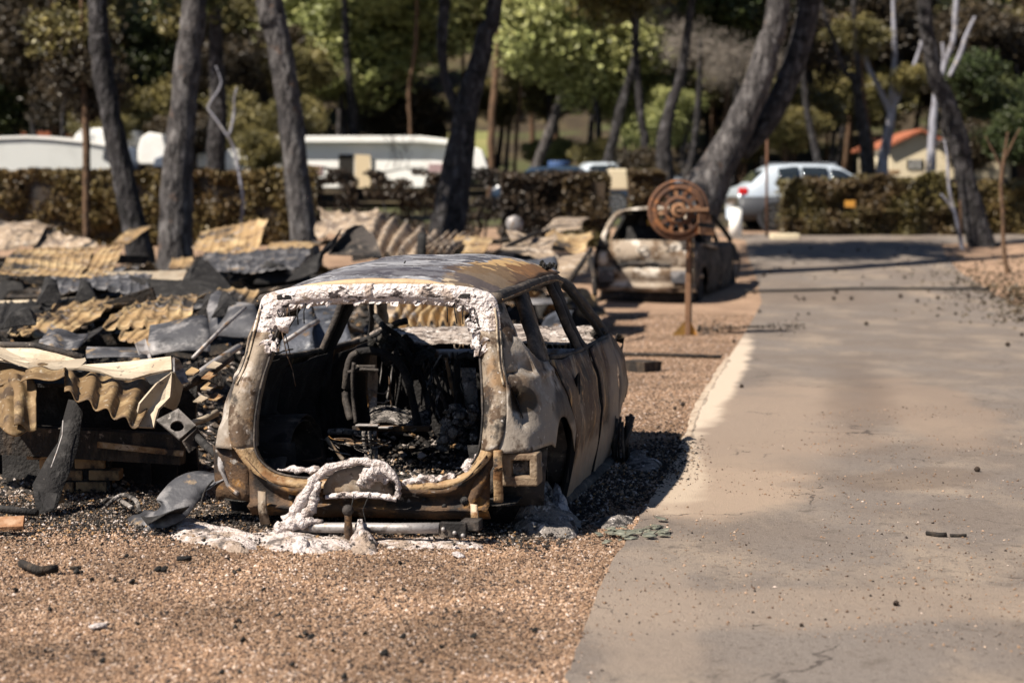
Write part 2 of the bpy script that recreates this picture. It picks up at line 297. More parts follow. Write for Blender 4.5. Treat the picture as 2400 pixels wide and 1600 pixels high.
stain(2180, 960, .45, 2.2, (.22, .165, .125), .7, .5, 1.3, .8, -.1)
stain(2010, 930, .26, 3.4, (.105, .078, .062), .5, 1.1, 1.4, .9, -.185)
stain(1692, 880, .20, 4.8, (.50, .41, .32), .9, .5, 2.2, .6, -.17)
stain(1575, 1120, .20, 1.1, (.42, .34, .26), .75, .5, 2.2, .6, -.1)
stain(2150, 1130, .55, .35, (.12, .09, .07), .6, .6, 1.8, .8, .5)
stain(1900, 1430, 1.6, .35, (.25, .195, .15), .55, .6, 1.5, .8, .1)
stain(1480, 1420, .25, 1.0, (.24, .19, .15), .6, .5, 2, .8)
stain(1900, 700, 1.2, 1.2, (.13, .10, .08), .6, .8, 1.5, .4)
stain(1850, 600, 3, 1.5, (.17, .15, .13), .4, .8, 1.5, .4)
cracks(M['asphalt'], .55, .006, .8)
# concrete edging strip between road and gravel
m = MB(); ys = [y for y in np.arange(11.6, 18.5, .08)]
m.grid([[Vector((LE(y) + d * (1 + .5 * fbm((0, y, 1), 2.2, 4)) + .01 * fbm((1, y, 1), 5, 8), y, TZ(0, y) + z + .012 * fbm((d, y, 1), 2.5, 2))) for d, z in ((-.045, -.01), (-.03, .012), (.015, .018), (.045, .004))] for y in ys]).noise(.006, 9, 2)
tag(m.build('kerb', 'concrete', smooth=False), kind='structure')

def scatter_ground(n, poly_fn, ylo, yhi, power=1.0):
    out = []
    while len(out) < n:
        y = ylo + (yhi - ylo) * RN.random() ** power; half = y * .31
        x = RN.uniform(-half, half)
        if poly_fn(x, y): out.append((x, y, TZ(x, y)))
    return np.array(out)
C = scatter_ground(95000, lambda x, y: x < LE(y) - .004 + .012 * R.gauss(0, 1), 4.7, 10.2)
g = link('gravel', pebbles_mesh('gravel', C + [0, 0, .002], RN.uniform(.0045, .0085, len(C)) * RN.choice([1, 1, 1, 1.5], len(C)), 'pebble', .75), None, False)
tag(g, 'loose tan and brown gravel in front of and around the burnt car', 'gravel', kind='stuff')
C = scatter_ground(30000, lambda x, y: .3 < x < LE(y) + .02, 10.2, 26, 1.3)
g = link('gravel', pebbles_mesh('gravel', C + [0, 0, .003], RN.uniform(.006, .013, len(C)), 'pebble', .6), None, False)
tag(g, 'sparser pale gravel strip between the burnt cars and the road', 'gravel', kind='stuff')
C = scatter_ground(4200, lambda x, y: LE(y) < x < RE(y) and noise.noise(Vector((x * .9, y * .9, 3))) > -.1, 5.6, 14, 1.2)
g = link('road_grit', pebbles_mesh('road_grit', C + [0, 0, .015], RN.uniform(.0015, .0035, len(C)) * RN.choice([1, 1, 1, 1, 1.6, 2.6], len(C)), 'pebble', .8), None, False)
tag(g, 'tiny stones and grit sprinkled over the grey road', 'grit', kind='stuff')
# charred rubble bed under the collapsed roofs
def mound(x, y):
    a = max(0, min(1, (y - 9.6) / 2.5)); b = max(0, min(1, (.2 - (x - (y - 13) * .03)) / 1.2)) if y > 15 else max(0, min(1, (-1.75 - x) / .5))
    c = max(0, min(1, (34.5 - y) / 3))
    return a * b * c * (.30 + .28 * fbm((x, y, 0), .55, 2) + .07 * fbm((x, y, 0), 3, 9)) - .03
m = MB(); m.grid([[Vector((x, y, TZ(x, y) + mound(x, y))) for x in np.arange(-13, 3.2, .16)] for y in np.arange(9.2, 35, .16)])
tag(m.build('charred_debris_bed', 'char_rough'), 'black bed of char and ash under the collapsed roof sheets', 'debris', kind='stuff')
C = []
while len(C) < 34000:
    y = 9.3 + 22 * RN.random() ** 1.4; x = RN.uniform(-y * .31, min(.8, -1.5 + (y - 9.3) * .4)); h = mound(x, y)
    if h > -.02: C.append((x, y, TZ(x, y) + h + .005))
C = np.array(C)
tag(link('ash_rubble', pebbles_mesh('ash_rubble', C, RN.uniform(.006, .035, len(C)) * (1 + (C[:, 1] > 16) * .8), 'rubble', .6), None, False), 'dark crumbs of char and ash strewn among the fallen roofs', 'rubble', kind='stuff')
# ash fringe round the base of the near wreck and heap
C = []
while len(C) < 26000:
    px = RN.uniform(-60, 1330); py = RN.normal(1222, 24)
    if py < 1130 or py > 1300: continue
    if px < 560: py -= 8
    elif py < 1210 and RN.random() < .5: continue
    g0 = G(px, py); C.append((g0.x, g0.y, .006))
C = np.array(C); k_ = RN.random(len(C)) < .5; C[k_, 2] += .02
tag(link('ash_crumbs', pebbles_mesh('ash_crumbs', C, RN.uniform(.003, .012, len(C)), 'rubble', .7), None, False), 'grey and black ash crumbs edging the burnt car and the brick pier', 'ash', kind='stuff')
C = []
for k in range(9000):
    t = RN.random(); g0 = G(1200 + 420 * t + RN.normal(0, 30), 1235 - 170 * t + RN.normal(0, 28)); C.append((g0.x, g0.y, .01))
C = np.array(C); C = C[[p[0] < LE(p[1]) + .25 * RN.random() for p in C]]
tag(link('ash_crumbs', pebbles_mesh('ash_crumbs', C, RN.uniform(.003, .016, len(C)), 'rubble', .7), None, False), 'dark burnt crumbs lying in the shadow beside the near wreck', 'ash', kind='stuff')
# ------------------------------------------------------------------ the near burnt-out car
CAR = thing('burnt_car', 'burnt-out hatchback shell without glass or tailgate, white ash on its rear, in the foreground', 'car', (-.72, 8.62, -.15))
CTH = math.radians(11.5); CAR.rotation_euler = (0, -.018, -CTH)
_MI = (Matrix.Translation((-.72, 8.62, -.15)) @ CAR.rotation_euler.to_matrix().to_4x4()).inverted()
def C(px, py, val, ax=1):
    o = _MI @ Vector((0, 0, CAMH)); d = _MI.to_3x3() @ ray(px, py); t = (val - o[ax]) / d[ax]; return o + d * t
def gp(zs, vs, z): return float(np.interp(z, zs, vs))
def xb(z): return gp([.08, .2, .4, .56, .75, .92, 1.0, 1.15, 1.3, 1.36, 1.42], [.80, .83, .868, .885, .865, .80, .765, .69, .605, .57, .5], z)
def plan(y): return gp([0, .15, .35, .6, 1.5, 2.6, 3.1, 3.5], [.95, .975, .992, 1, 1, .985, .97, .93], y)
def xs(y, z): return xb(z) * plan(y)
def part(mb, name, mat, smooth=True, solid=0, bevel=0, parent=None, sub=0): return mb.build(name, mat, parent or CAR, smooth, solid, bevel, sub=sub)

# tailgate opening frame: inner and outer loops (right half), mirrored
IN = [(0, .06, .425), (.18, .06, .421), (.32, .06, .42), (.45, .06, .44), (.53, .06, .49), (.575, .07, .57), (.585, .12, .72), (.57, .185, .88), (.548, .25, 1.0), (.52, .295, 1.13), (.49, .315, 1.21), (.40, .318, 1.245), (.28, .315, 1.262), (0, .312, 1.27)]
OUT = [(0, .0, .375), (.18, .0, .378), (.32, .0, .385), (.46, .0, .408), (.57, .01, .47), (.67, .02, .585), (.705, .08, .72), (.69, .15, .88), (.66, .21, .97), (.635, .285, 1.13), (.618, .322, 1.24), (.565, .318, 1.318), (.34, .300, 1.358), (0, .292, 1.364)]
def loopfull(L): return [(-x, y, z) for x, y, z in reversed(L[1:])] + list(L)
def seg(a, b, i0, i1, nm, mat, s, bulge=.012, depth=.05):
    """piece of the frame from station i0 to i1, on side s (-1/+1)"""
    A = smooth_path(a[i0:i1 + 1], 6); B = smooth_path(b[i0:i1 + 1], 6); rows = []
    for p, q in zip(A, B):
        p = Vector(p); q = Vector(q); r = [p + Vector((0, depth, 0)) + (p - q).normalized() * -.004]
        for t in np.linspace(0, 1, 7):
            v = p.lerp(q, t); v.y -= bulge * math.sin(math.pi * t) + (.010 if .25 < t < .8 else 0); r.append(v)
        r.append(q + Vector((0, depth, 0))); rows.append([Vector((v.x * s, v.y, v.z)) for v in r])
    m = MB(); m.grid(rows).noise(.004, 9, i0 + s, 3); return part(m, nm, mat, True, .006)
for s in (1, -1):
    seg(IN, OUT, 5, 9, 'tailgate_pillar', 'shell', s, .02, .08)
    seg(IN, OUT, 0, 5, 'sill_lip', 'ochre', s, .012, .05)
    seg(IN, OUT, 9, 13, 'tailgate_header', 'white', s, .012, .03)
# white crust lumps and drips along the header, thin hanging wires
m = MB()
for k in range(72):
    x = R.uniform(-.60, .60); e = abs(x)
    z0 = gp([0, .28, .4, .49, .56, .6], [1.272, 1.266, 1.25, 1.2, 1.12, 1.06], e); z = z0 + .005 + R.random() ** 2 * (.07 if e < .45 else .12)
    y = gp([1.0, 1.21, 1.27, 1.35], [.245, .312, .312, .295], z) - .016
    m.flake((x, y + .006, z), R.uniform(.010, .030), .002, Vector((R.gauss(0, .15), -1, R.gauss(.1, .15))))
for s, a, b in ((1, 11, 16), (-1, 8, 14)):
    for k in range(38):
        t = R.random(); x = s * lerp(.50, .60, R.random()); z = 1.03 + .2 * t
        (m.flake((x * (1 - .05 * t), .232 + .08 * t, z), R.uniform(.012, .035)) if k % 3 else m.ball((x * (1 - .05 * t), .25 + .08 * t, z), R.uniform(.01, .022), 4, (1, .7, 1.4)))
m.noise(.006, 25, 4, 2)
tag(part(m, 'ash_crust', 'white', False), kind='stuff')
for x in (-.50, -.475, -.44, -.40, -.36, .36, .40, .45, .485, .50):
    m = MB(); z0 = 1.31 - abs(x) * .06; ln = R.uniform(.09, .14)
    m.tube([(x, .315, z0), (x + R.uniform(-.012, .012), .292, z0 - ln * .5), (x + R.uniform(-.03, .03), .285, z0 - ln)], .0035, 5); part(m, 'hanging_wire', 'char')
for pth in (((660, 775), (672, 830), (686, 868), (693, 905)), ((674, 720), (668, 780), (680, 830))):
    m = MB(); m.tube([C(a, b, .30) for a, b in pth], .003, 5); part(m, 'hanging_wire', 'beam')
for x in (-.46, .44):
    m = MB(); m.box((x, .300, 1.302), (.10, .02, .024)); part(m, 'hinge_slot', 'char', False, 0, .004)
for s, pts in ((-1, [(650, 745), (690, 740), (676, 782), (655, 776)]),):
    m = MB(); q = [C(a, b, .27) for a, b in pts]; m.grid([[q[0], q[1]], [q[0].lerp(q[3], .5) + Vector((0, -.03, 0)), q[1].lerp(q[2], .5) + Vector((0, -.025, 0))], [q[3], q[2]]]).noise(.01, 9, 1); part(m, 'peeling_flap', 'white', True, .008)
# rubber-less hatch seal: a thin grey-green rolled edge round the opening
for s in (1, -1):
    m = MB(); pts = smooth_path([(x * s * .988, y - .004, z + (.006 if z < .5 else 0)) for x, y, z in IN[:11]], 6)
    m.tube(pts, .0065, 6).noise(.0015, 60, 2, 1); part(m, 'hatch_seal_edge', 'shell_dark')

# flanges and seams along the tailgate pillars
for s in (1, -1):
    a = smooth_path([((x * .985) * s, y - .014, z) for x, y, z in OUT[7:11]], 5); m = MB(); m.tube(a, .0055, 6).noise(.003, 25, s, 2); part(m, 'pillar_flange', 'flash_edge')
    a = smooth_path([((x * 1.012) * s, y + .004, z) for x, y, z in OUT[7:10]], 5); m = MB(); m.tube(a, .006, 6); part(m, 'seam_gap', 'char')
    a = smooth_path([(lerp(i[0], o[0], .42) * s, lerp(i[1], o[1], .42) - .022, lerp(i[2], o[2], .42)) for i, o in zip(IN[5:10], OUT[5:10])], 5); m = MB(); m.tube(a, .004, 5).noise(.002, 25, s, 2); part(m, 'pillar_crease', 'shell_dark')
# roof
def roofz(x, y):
    w = gp([.3, .5, 1.2, 2.0, 2.45], [.605, .615, .62, .60, .57], y); u = min(1, abs(x) / w)
    ctr = gp([.30, .36, .5, .9, 1.5, 2.0, 2.45], [1.377, 1.398, 1.418, 1.448, 1.470, 1.460, 1.395], y)
    edg = gp([.30, .5, 1.0, 1.6, 2.2, 2.45], [1.262, 1.285, 1.325, 1.345, 1.342, 1.31], y)
    return edg + (ctr - edg) * (1 - u ** 3.0) + .006 * fbm((x, y, 0), 2.4, 5, 2) + (-.012 if x < -.3 and y > 1.2 else 0) * math.sin(min(1, (y - 1.2)) * 3)
rows = []
for y in np.concatenate([[.315, .322], np.linspace(.34, 2.45, 44)]):
    w = gp([.3, .5, 1.2, 2.0, 2.45], [.605, .615, .62, .60, .57], y)
    r = [Vector((w * u * 1.0, y + (.07 * u * u if y > 2.2 else -.0) - (.02 * (1 - u * u) if y < .4 else 0) - (.18 * u * u if y > 2.3 else 0), roofz(w * u, y) - (.03 if y < .32 else 0))) for u in np.linspace(-1, 1, 41)]
    rows.append(r)
m = MB(); m.grid(rows); m.noise(.006, 3, 8, 3); part(m, 'roof', 'roof', True, .004)
m = MB()
for k in range(26): m.ball((R.gauss(.555, .02), R.gauss(2.0, .05), 1.37 + abs(R.gauss(0, .012))), R.uniform(.006, .016), 3, (1, 1, 1.4))
m.noise(.008, 30, 1, 2); part(m, 'charred_lump', 'char_rough')
m = MB(); m.tube([C(940, 632, .9), C(945, 622, .9), C(950, 612, .92)], .004, 5); part(m, 'hanging_wire', 'char')
# roof rails / cant rails, both sides
for s in (1, -1):
    pts = smooth_path([(s * .60, .36, 1.285), (s * .605, .8, 1.30), (s * .60, 1.4, 1.315), (s * .585, 1.95, 1.31), (s * .565, 2.35, 1.27)], 6)
    m = MB(); m.sweep(pts, rrect(.07, .055)).noise(.003, 12, s, 2); part(m, 'roof_rail', 'shell_dark', True)
    # lip of the gutter catching light
    m = MB(); m.tube([(p[0] * 1.062, p[1], p[2] - .005) for p in pts], .005, 5); part(m, 'rain_gutter', 'ochre')
# windscreen header
m = MB(); m.sweep([(-.57, 2.33, 1.29), (-.3, 2.42, 1.34), (0, 2.44, 1.355), (.3, 2.42, 1.34), (.57, 2.33, 1.29)], rrect(.08, .03)); part(m, 'windscreen_header', 'shell_dark')

# pillars: (name, top y, bottom y, width along y, depth across)
def pillar(s, path, w, d, mat, nz=.004):
    m = MB(); q = smooth_path([(s * x, y, z) for x, y, z in path], 6)
    m.sweep(q, rrect(d, w, .3), (0, 1, .001)).noise(nz, 10, s + path[0][1], 2); return part(m, 'pillar', mat)
for s in (1, -1):
    # D pillar side face (between tailgate frame and quarter window)
    rows = []
    for z in np.linspace(.93, 1.30, 14):
        xo = gp([.88, .97, 1.13, 1.24, 1.315], [.69, .66, .635, .615, .58], z); yo = gp([.88, .97, 1.13, 1.24, 1.315], [.15, .21, .285, .325, .33], z)
        y1 = yo + gp([.93, 1.1, 1.2, 1.3], [.20, .13, .12, .2], z); x1 = min(xs(y1, z) - .01, xo + .06)
        rows.append([Vector((s * lerp(xo, x1, t) + s * .01 * math.sin(math.pi * t), lerp(yo, y1, t), z)) for t in np.linspace(0, 1, 6)])
    m = MB(); m.grid(rows).noise(.003, 10, 7, 2); part(m, 'pillar', 'shell' if s > 0 else 'shell', True, .006)
    # C pillar (body post and door frame edge)
    pillar(s, [(.595, .98, 1.29), (.635, .90, 1.22), (.69, .80, 1.1), (.745, .72, .98), (.77, .70, .90)], .12, .05, 'shell_dark')
    pillar(s, [(.60, 1.12, 1.285), (.645, 1.02, 1.2), (.70, .92, 1.08), (.75, .85, .98), (.77, .84, .92)], .05, .03, 'shell' if s > 0 else 'char')
    # B pillar
    pillar(s, [(.585, 2.00, 1.30), (.62, 1.97, 1.22), (.68, 1.94, 1.08), (.74, 1.93, .95), (.775, 1.93, .88), (.80, 1.93, .6), (.79, 1.93, .2)], .15, .055, 'char')
    pillar(s, [(.592, 1.87, 1.30), (.64, 1.85, 1.2), (.70, 1.84, 1.06), (.755, 1.84, .94), (.785, 1.84, .88)], .035, .04, 'shell_dark')
    # A pillar (double strand)
    pillar(s, [(.565, 2.30, 1.29), (.59, 2.45, 1.255), (.635, 2.66, 1.16), (.68, 2.86, 1.05), (.725, 3.02, .95), (.74, 3.06, .88)], .075, .05, 'shell_dark', .008)
    pillar(s, [(.58, 2.25, 1.295), (.625, 2.40, 1.21), (.67, 2.57, 1.1), (.725, 2.74, .98), (.76, 2.82, .90)], .035, .03, 'char', .004)
m = MB(); a = C(1410, 770, 2.9); 
for k in range(16): m.ball(a + Vector((R.gauss(0, .02), R.gauss(0, .04), R.gauss(-.03, .05))), R.uniform(.01, .03), 4)
m.noise(.015, 30, 2, 2); part(m, 'charred_lump', 'char_rough')
# door latch left hanging in the rear side window
a = C(1314, 730, .66, 0); m = MB(); m.box(a, (.012, .03, .06)).box(a + Vector((0, .05, .035)), (.01, .08, .012)).tube([a + Vector((0, 0, -.03)), a + Vector((0, .015, -.055)), a + Vector((0, -.015, -.055)), a + Vector((0, 0, -.03))], .005, 5); part(m, 'window_catch', 'char', False)

# rear quarter panels with lamp recess and arch cut-out
def quarter(s):
    st = [('r', 0)] ; cols = []
    def zt(y):
        v = gp([.05, .18, .30, .40, .5, .62, .8, 1.0], [1.05, 1.08, 1.10, 1.07, 1.01, .965, .945, .94], y)
        return v if s > 0 else min(v, 1.0)
    kx = 1 if s > 0 else .962
    ztop = 1.06 if s > 0 else .98
    def zb(y):
        b = .565
        if .36 < y < 1.03:
            b = .30 + math.sqrt(max(0, .135 - (y - .66) ** 2)) if abs(y - .66) < .3674 else .3
            if y < .45: b = max(b, .5)
        return b
    def ygap(z): return gp([.15, .3, .44, .6, .8, .94], [.97, 1.02, 1.03, .97, .86, .80], z)
    us = list(np.linspace(0, 1, 46)); NV = 26
    for u in us:
        col = []
        for v in np.linspace(0, 1, NV):
            if u < .22:      # rear face from frame to corner
                t = u / .22; z = lerp(.565, lerp(ztop, zt(.26), t * .9), v)
                ax = gp([.565, .72, .88, .97, 1.1], [.668, .705, .69, .66, .64], z); ay = gp([.565, .72, .88, .97, 1.1], [.02, .08, .15, .21, .27], z)
                bx = xs(.37, z) - .075; by = ay + .055
                x = lerp(ax, bx, t); y = lerp(ay, by, t) - .006 * math.sin(math.pi * t)
                # empty lamp recess
                if .30 < t: 
                    w = math.exp(-((z - (.84 - .09 * t)) / (.045 + .04 * t)) ** 6) * min(1, (t - .30) * 9) * (s > 0 or .7); y += .07 * w; x -= .03 * w
            elif u < .34:
                t = (u - .22) / .12; z = lerp(.565, zt(.26), v); by = gp([.565, .72, .88, .97, 1.1], [.02, .08, .15, .21, .27], z) + .055; y = lerp(by, .37, t)
                if y < by: y = by
                a = t ** .75; x = lerp(xs(.37, z) - .075, xs(.37, z), a)
                w = math.exp(-((z - (.75 - .04 * t)) / .07) ** 6) * max(0, 1 - t * 1.6) * (s > 0 or .3); x -= .055 * w; y += .05 * w * (1 - t)
            else:
                t = (u - .34) / .66
                yy = lerp(.37, 1.0, t); zlo = zb(yy); zhi = zt(min(yy, .8)); z = lerp(zlo, zhi, v)
                y = lerp(.37, ygap(z) - .045, t); x = xs(y, z)
                d = math.hypot(y - .66, z - .30); x += .012 * math.exp(-((d - .40) / .05) ** 2)      # arch flare
            if u < .34: k9 = max(0, min(1, (z - .905) / .02)) * max(0, min(1, (1.02 - z) / .06)) * min(1, u / .03); y += .035 * k9; x -= .022 * k9 * min(1, u / .2)      # shoulder ledge
            elif abs(z - .90) < .015: x += .008
            col.append(Vector((s * x * (kx if u > .1 else lerp(1, kx, u / .1)), y, z)))
        cols.append(col)
    m = MB(); m.grid(cols); m.noise(.006, 5, 3 * s, 3); part(m, 'quarter_panel', 'quarter', True, .006)
for s in (1, -1): quarter(s)
# wheel-arch liners, rear axle, rims
for s in (1, -1):
    m = MB(); m.grid([[Vector((s * x, .66 + .36 * math.cos(a), .30 + .36 * math.sin(a))) for x in (.84, .70, .56, .50)] for a in np.linspace(-.1, math.pi + .1, 16)]).noise(.01, 6, s, 2); part(m, 'wheel_arch_liner', 'shell_dark', True, .006)
def rim(y, s, tilt=.0, z=.17):
    m = MB()
    for r0, r1, x0, x1 in ((.19, .175, .62, .64), (.175, .17, .64, .76), (.17, .19, .76, .78), (.19, .165, .78, .785), (.165, .155, .785, .74), (.155, .15, .74, .64)):
        m.grid([[Vector((s * x0, y + r0 * math.cos(a), z + r0 * math.sin(a))), Vector((s * x1, y + r1 * math.cos(a), z + r1 * math.sin(a)))] for a in np.linspace(0, math.tau, 33)])
    for k in range(10):
        a = k * math.tau / 10; m.bar((s * .755, y + .04 * math.cos(a), z + .04 * math.sin(a)), (s * .75, y + .16 * math.cos(a), z + .16 * math.sin(a)), .03, .012, (1, 0, 0))
    m.tube([(s * .70, y, z), (s * .775, y, z)], .05, 12, (0, 1, 0)); m.noise(.005, 9, y + s, 2)
    return part(m, 'wheel_rim', 'shell_dark')
for s in (1, -1): rim(3.15, s, 0, .30)
m = MB(); m.tube([(-.66, .70, .25), (.66, .70, .25)], .035, 10, (0, 1, 0)).bar((-.5, .70, .2), (-.5, 1.3, .22), .05, .06).bar((.5, .70, .2), (.5, 1.3, .22), .05, .06); part(m, 'rear_axle', 'beam')
for s in (1, -1):
    m = MB(); m.tube([(s * .45 + .05 * math.cos(a), .62 + .05 * math.sin(a), .2 + a * .0065) for a in np.linspace(0, 6 * math.tau, 90)], .006, 5); part(m, 'spring', 'beam')

# doors (rear, front), front wings
def side_panel(s, y0f, y1f, zb, zt, nm, mat, nu=26, nv=24, seed=0, dent=(), edge=.02):
    cols = []
    for u in np.linspace(0, 1, nu):
        col = []
        for v in np.linspace(0, 1, nv):
            ym = lerp(y0f(.5), y1f(.5), u); z = lerp(zb(ym), zt(ym), v); y = lerp(y0f(z), y1f(z), u); x = xs(y, z)
            e = min(u, 1 - u) * (nu - 1)
            if e < 1: x -= .012 * (1 - e)
            for dy, dz, r, a in dent: x += a * math.exp(-(((y - dy) / r) ** 2 + ((z - dz) / r) ** 2))
            col.append(Vector((s * x, y, z)))
        cols.append(col)
    m = MB(); m.grid(cols); m.noise(.012, 3.3, seed + s, 3); return part(m, nm, mat, True, .005)
g1 = lambda z: gp([.15, .3, .44, .6, .8, .94], [.975, 1.03, 1.042, .985, .875, .815], z)
def jamb(s, ya, yb):
    m = MB(); m.grid([[Vector((s * (xs(y0 + dy * d_, z) - ins), y0 + dy * d_, z)) for d_, ins in ((0, .010), (.12, .032), (.9, .032), (1.02, -.004))] for z in np.linspace(.16, .90, 18) for y0, dy in ((ya(z), yb(z) - ya(z)),)]); part(m, 'door_gap', 'gap_shade', True, .003)
M['gap_shade'] = material('door_gap_shade', (.006, .005, .005), rough=1, bump=None)  # near-black colour paints the shade inside the door gaps
g2a = lambda z: gp([.14, .5, .9], [1.90, 1.935, 1.945], z); g2b = lambda z: g2a(z) + .065
fr = lambda z: gp([.14, .5, .9], [2.80, 2.84, 2.86], z)
for s in (1, -1):
    d = side_panel(s, g1, g2a, lambda y: .15 + max(0, 1.15 - y) * .15, lambda y: gp([.8, 1.4, 1.95], [.95, .915, .90], y), 'rear_door', 'door', seed=1, dent=((1.35, .7, .12, -.02), (1.1, .5, .2, .012), (1.6, .35, .15, -.012)))
    jamb(s, g2a, g2b); jamb(s, lambda z: gp([.15, .3, .44, .6, .8, .94], [.97, 1.02, 1.03, .97, .86, .80], z) - .045, g1)
    # handle recess: dark oval cup set into the skin
    c = Vector((s * (xs(1.22, .775) + .004), 1.22, .775)); m = MB()
    m.grid([[c + Vector((s * (.004 - .022 * (1 - r ** 2)), .045 * r * math.cos(a), .055 * r * math.sin(a))) for r in (0, .4, .75, 1, 1.15)] for a in np.linspace(0, math.tau, 19)]); part(m, 'handle_recess', 'char', True, 0, 0, d)
    m = MB(); m.sweep(smooth_path([(s * (xs(y, z) - .02), y, z) for y, z in ((.84, .95), (1.4, .915), (1.93, .905))], 6), rrect(.03, .03)); part(m, 'window_sill', 'shell_dark', True, 0, 0, d)
    d = side_panel(s, g2b, fr, lambda y: .14, lambda y: gp([1.95, 2.86], [.90, .90], y), 'front_door', 'door' if s < 0 else 'door', seed=4, dent=((2.4, .6, .2, -.015), (2.2, .45, .12, -.02)))
    m = MB(); m.sweep(smooth_path([(s * (xs(y, z) - .02), y, z) for y, z in ((1.98, .905), (2.4, .90), (2.84, .90))], 6), rrect(.03, .03)); part(m, 'window_sill', 'shell_dark', True, 0, 0, d)
    side_panel(s, lambda z: fr(z) + .02, lambda z: gp([.4, .55, .76, .86, .92], [3.46, 3.5, 3.38, 3.26, 3.18], z), lambda y: gp([2.86, 2.9, 3.05, 3.3, 3.5], [.16, .33, .46, .50, .52], y) + .012 * math.sin(y * 60), lambda y: gp([2.86, 3.15, 3.3, 3.5], [.915, .92, .84, .72], y), 'front_wing', 'shell' if s < 0 else 'door', seed=9)
    m = MB(); m.sweep(smooth_path([(s * .80, 1.0, .15), (s * .82, 1.9, .135), (s * .81, 2.85, .13)], 6), rrect(.08, .09)).noise(.004, 8, s, 2); part(m, 'rocker_sill', 'shell_dark')
    # inner skins so the cabin side reads dark and perforated
    for y0, y1 in ((1.05, 1.90), (2.0, 2.82)):
        m = MB(); m.grid([[Vector((s * (xs(y, z) - .075), y, z)) for z in np.linspace(.2, .88, 8)] for y in np.linspace(y0, y1, 8)]).noise(.02, 5, y0, 3); part(m, 'door_inner', 'char', True, .004)
    m = MB(); m.grid([[Vector((s * (xs(.6, z) - .12 - (.10 if z < .62 else 0)), y, z)) for z in np.linspace(.25, .95, 10)] for y in np.linspace(.2, .95, 10)]).noise(.02, 6, s + 3, 3); part(m, 'quarter_inner', 'char', True, .004)
# torn front wing tip / headlamp cup
m = MB(); a = [C(1446, 782, 3.25), C(1438, 800, 3.2), C(1432, 818, 3.1), C(1450, 824, 3.2), C(1460, 808, 3.3), C(1462, 790, 3.35)]
m.grid([[p, p + Vector((-.02, .10, -.05))] for p in a + [a[0]]]).noise(.008, 20, 3, 2); part(m, 'torn_edge', 'shell', True, .008)

# rear lower structure
m = MB(); rows = []
for x in np.linspace(-.60, .62, 40):
    r = []
    e = max(0, (abs(x) - .35) / .27); top = .383 + .17 * e ** 2.2
    for y, z in ((.03, top), (-.012, top - .012), (.012, top - .03), (.045, .345 - .005 + .13 * e ** 2.5), (.035, .30), (.0, .285), (.03, .262), (.06, .235)): r.append(Vector((x, y + .02 * e, z + (.012 if y < 0 else 0))))
    rows.append(r)
m.grid(rows).noise(.007, 6, 5, 3); part(m, 'rear_panel', 'beam', True, .006)
m = MB()
for x, z, r in ((-.37, .335, .016), (-.27, .33, .018), (-.20, .345, .012), (.50, .33, .02), (.40, .30, .012), (.30, .33, .012)): m.tube([(x, .022, z), (x, .05, z)], r, 10, (0, 0, 1))
part(m, 'drain_hole', 'char')
for s in (1,):   # crash can with a square opening, outboard of the panel
    cx, cz, w, h, b = s * .770, .478, .172, .155, .046
    m = MB()
    m.box((cx, .12, cz + h / 2 - b * .35), (w, .14, b * .7)).box((cx, .12, cz - h / 2 + b / 2), (w, .14, b)).box((cx - s * (w / 2 - b / 2), .12, cz), (b, .139, h - b * .4)).box((cx + s * (w / 2 - b * .42), .12, cz), (b * .84, .139, h - b * .4))
    m.noise(.004, 9, s, 2); part(m, 'crash_box', 'crash', False, 0, .008)
    m = MB(); m.bar((cx - .08 * s, .13, cz - .05), (cx + .05 * s, .2, cz + .05), .1, .1); part(m, 'ash_clump', 'ash', True)
    m = MB(); m.sweep(smooth_path([(s * .672, .02, .575), (s * .675, .0, .50), (s * .672, .01, .42), (s * .668, .03, .33)], 5), rrect(.045, .03)).noise(.003, 14, 1, 2); part(m, 'body_flange', 'ochre' if s > 0 else 'beam')
    m = MB(); m.grid([[Vector((s * lerp(.60, .67, t) - s * .12 * (1 - v), .03, .30 + v * .25 - .06 * (1 - t) * (1 - v))) for t in (0, .5, 1)] for v in np.linspace(0, 1, 8)]).noise(.004, 8, s, 2); part(m, 'corner_gusset', 'beam', True, .006)
for s in (1, -1):
    # vertical bracket at the bumper end
    px0 = (606, 1150, 628, 1226) if s < 0 else (1104, 1180, 1124, 1240)
    q = [C(px0[0], px0[1], -.01), C(px0[2] - 6, px0[1] + 2, -.02), C(px0[2] + 4, px0[3], -.02), C(px0[0] + 6, px0[3] + 2, .0)]
    m = MB(); m.grid([[q[0], q[1]], [q[0].lerp(q[3], .5) + Vector((0, -.015, 0)), q[1].lerp(q[2], .5) + Vector((0, -.02, 0))], [q[3], q[2]]]); part(m, 'bumper_bracket', 'shell' if s < 0 else 'ochre', True, .012)
m = MB(); m.sweep(smooth_path([(-.755, .12, .55), (-.75, .10, .46), (-.72, .10, .38), (-.66, .08, .34)], 5), rrect(.05, .02)).noise(.006, 12, 1, 2); part(m, 'side_bracket', 'greymetal')
m = MB(); m.grid([[Vector((x, .06 + .25 * (abs(x) - .6), z)) for z in np.linspace(.30, .57, 6)] for x in np.linspace(-.80, -.60, 6)]).noise(.01, 8, 1, 2); part(m, 'corner_gusset', 'beam', True, .006)
for s in (1, -1):
    m = MB(); m.grid([[Vector((s * x, .35 + .02 * math.sin(z * 20), z)) for z in np.linspace(.16, .56, 6)] for x in np.linspace(.45, .80, 6)]).noise(.01, 8, s, 2); part(m, 'rear_wheel_shield', 'char', True, .006)
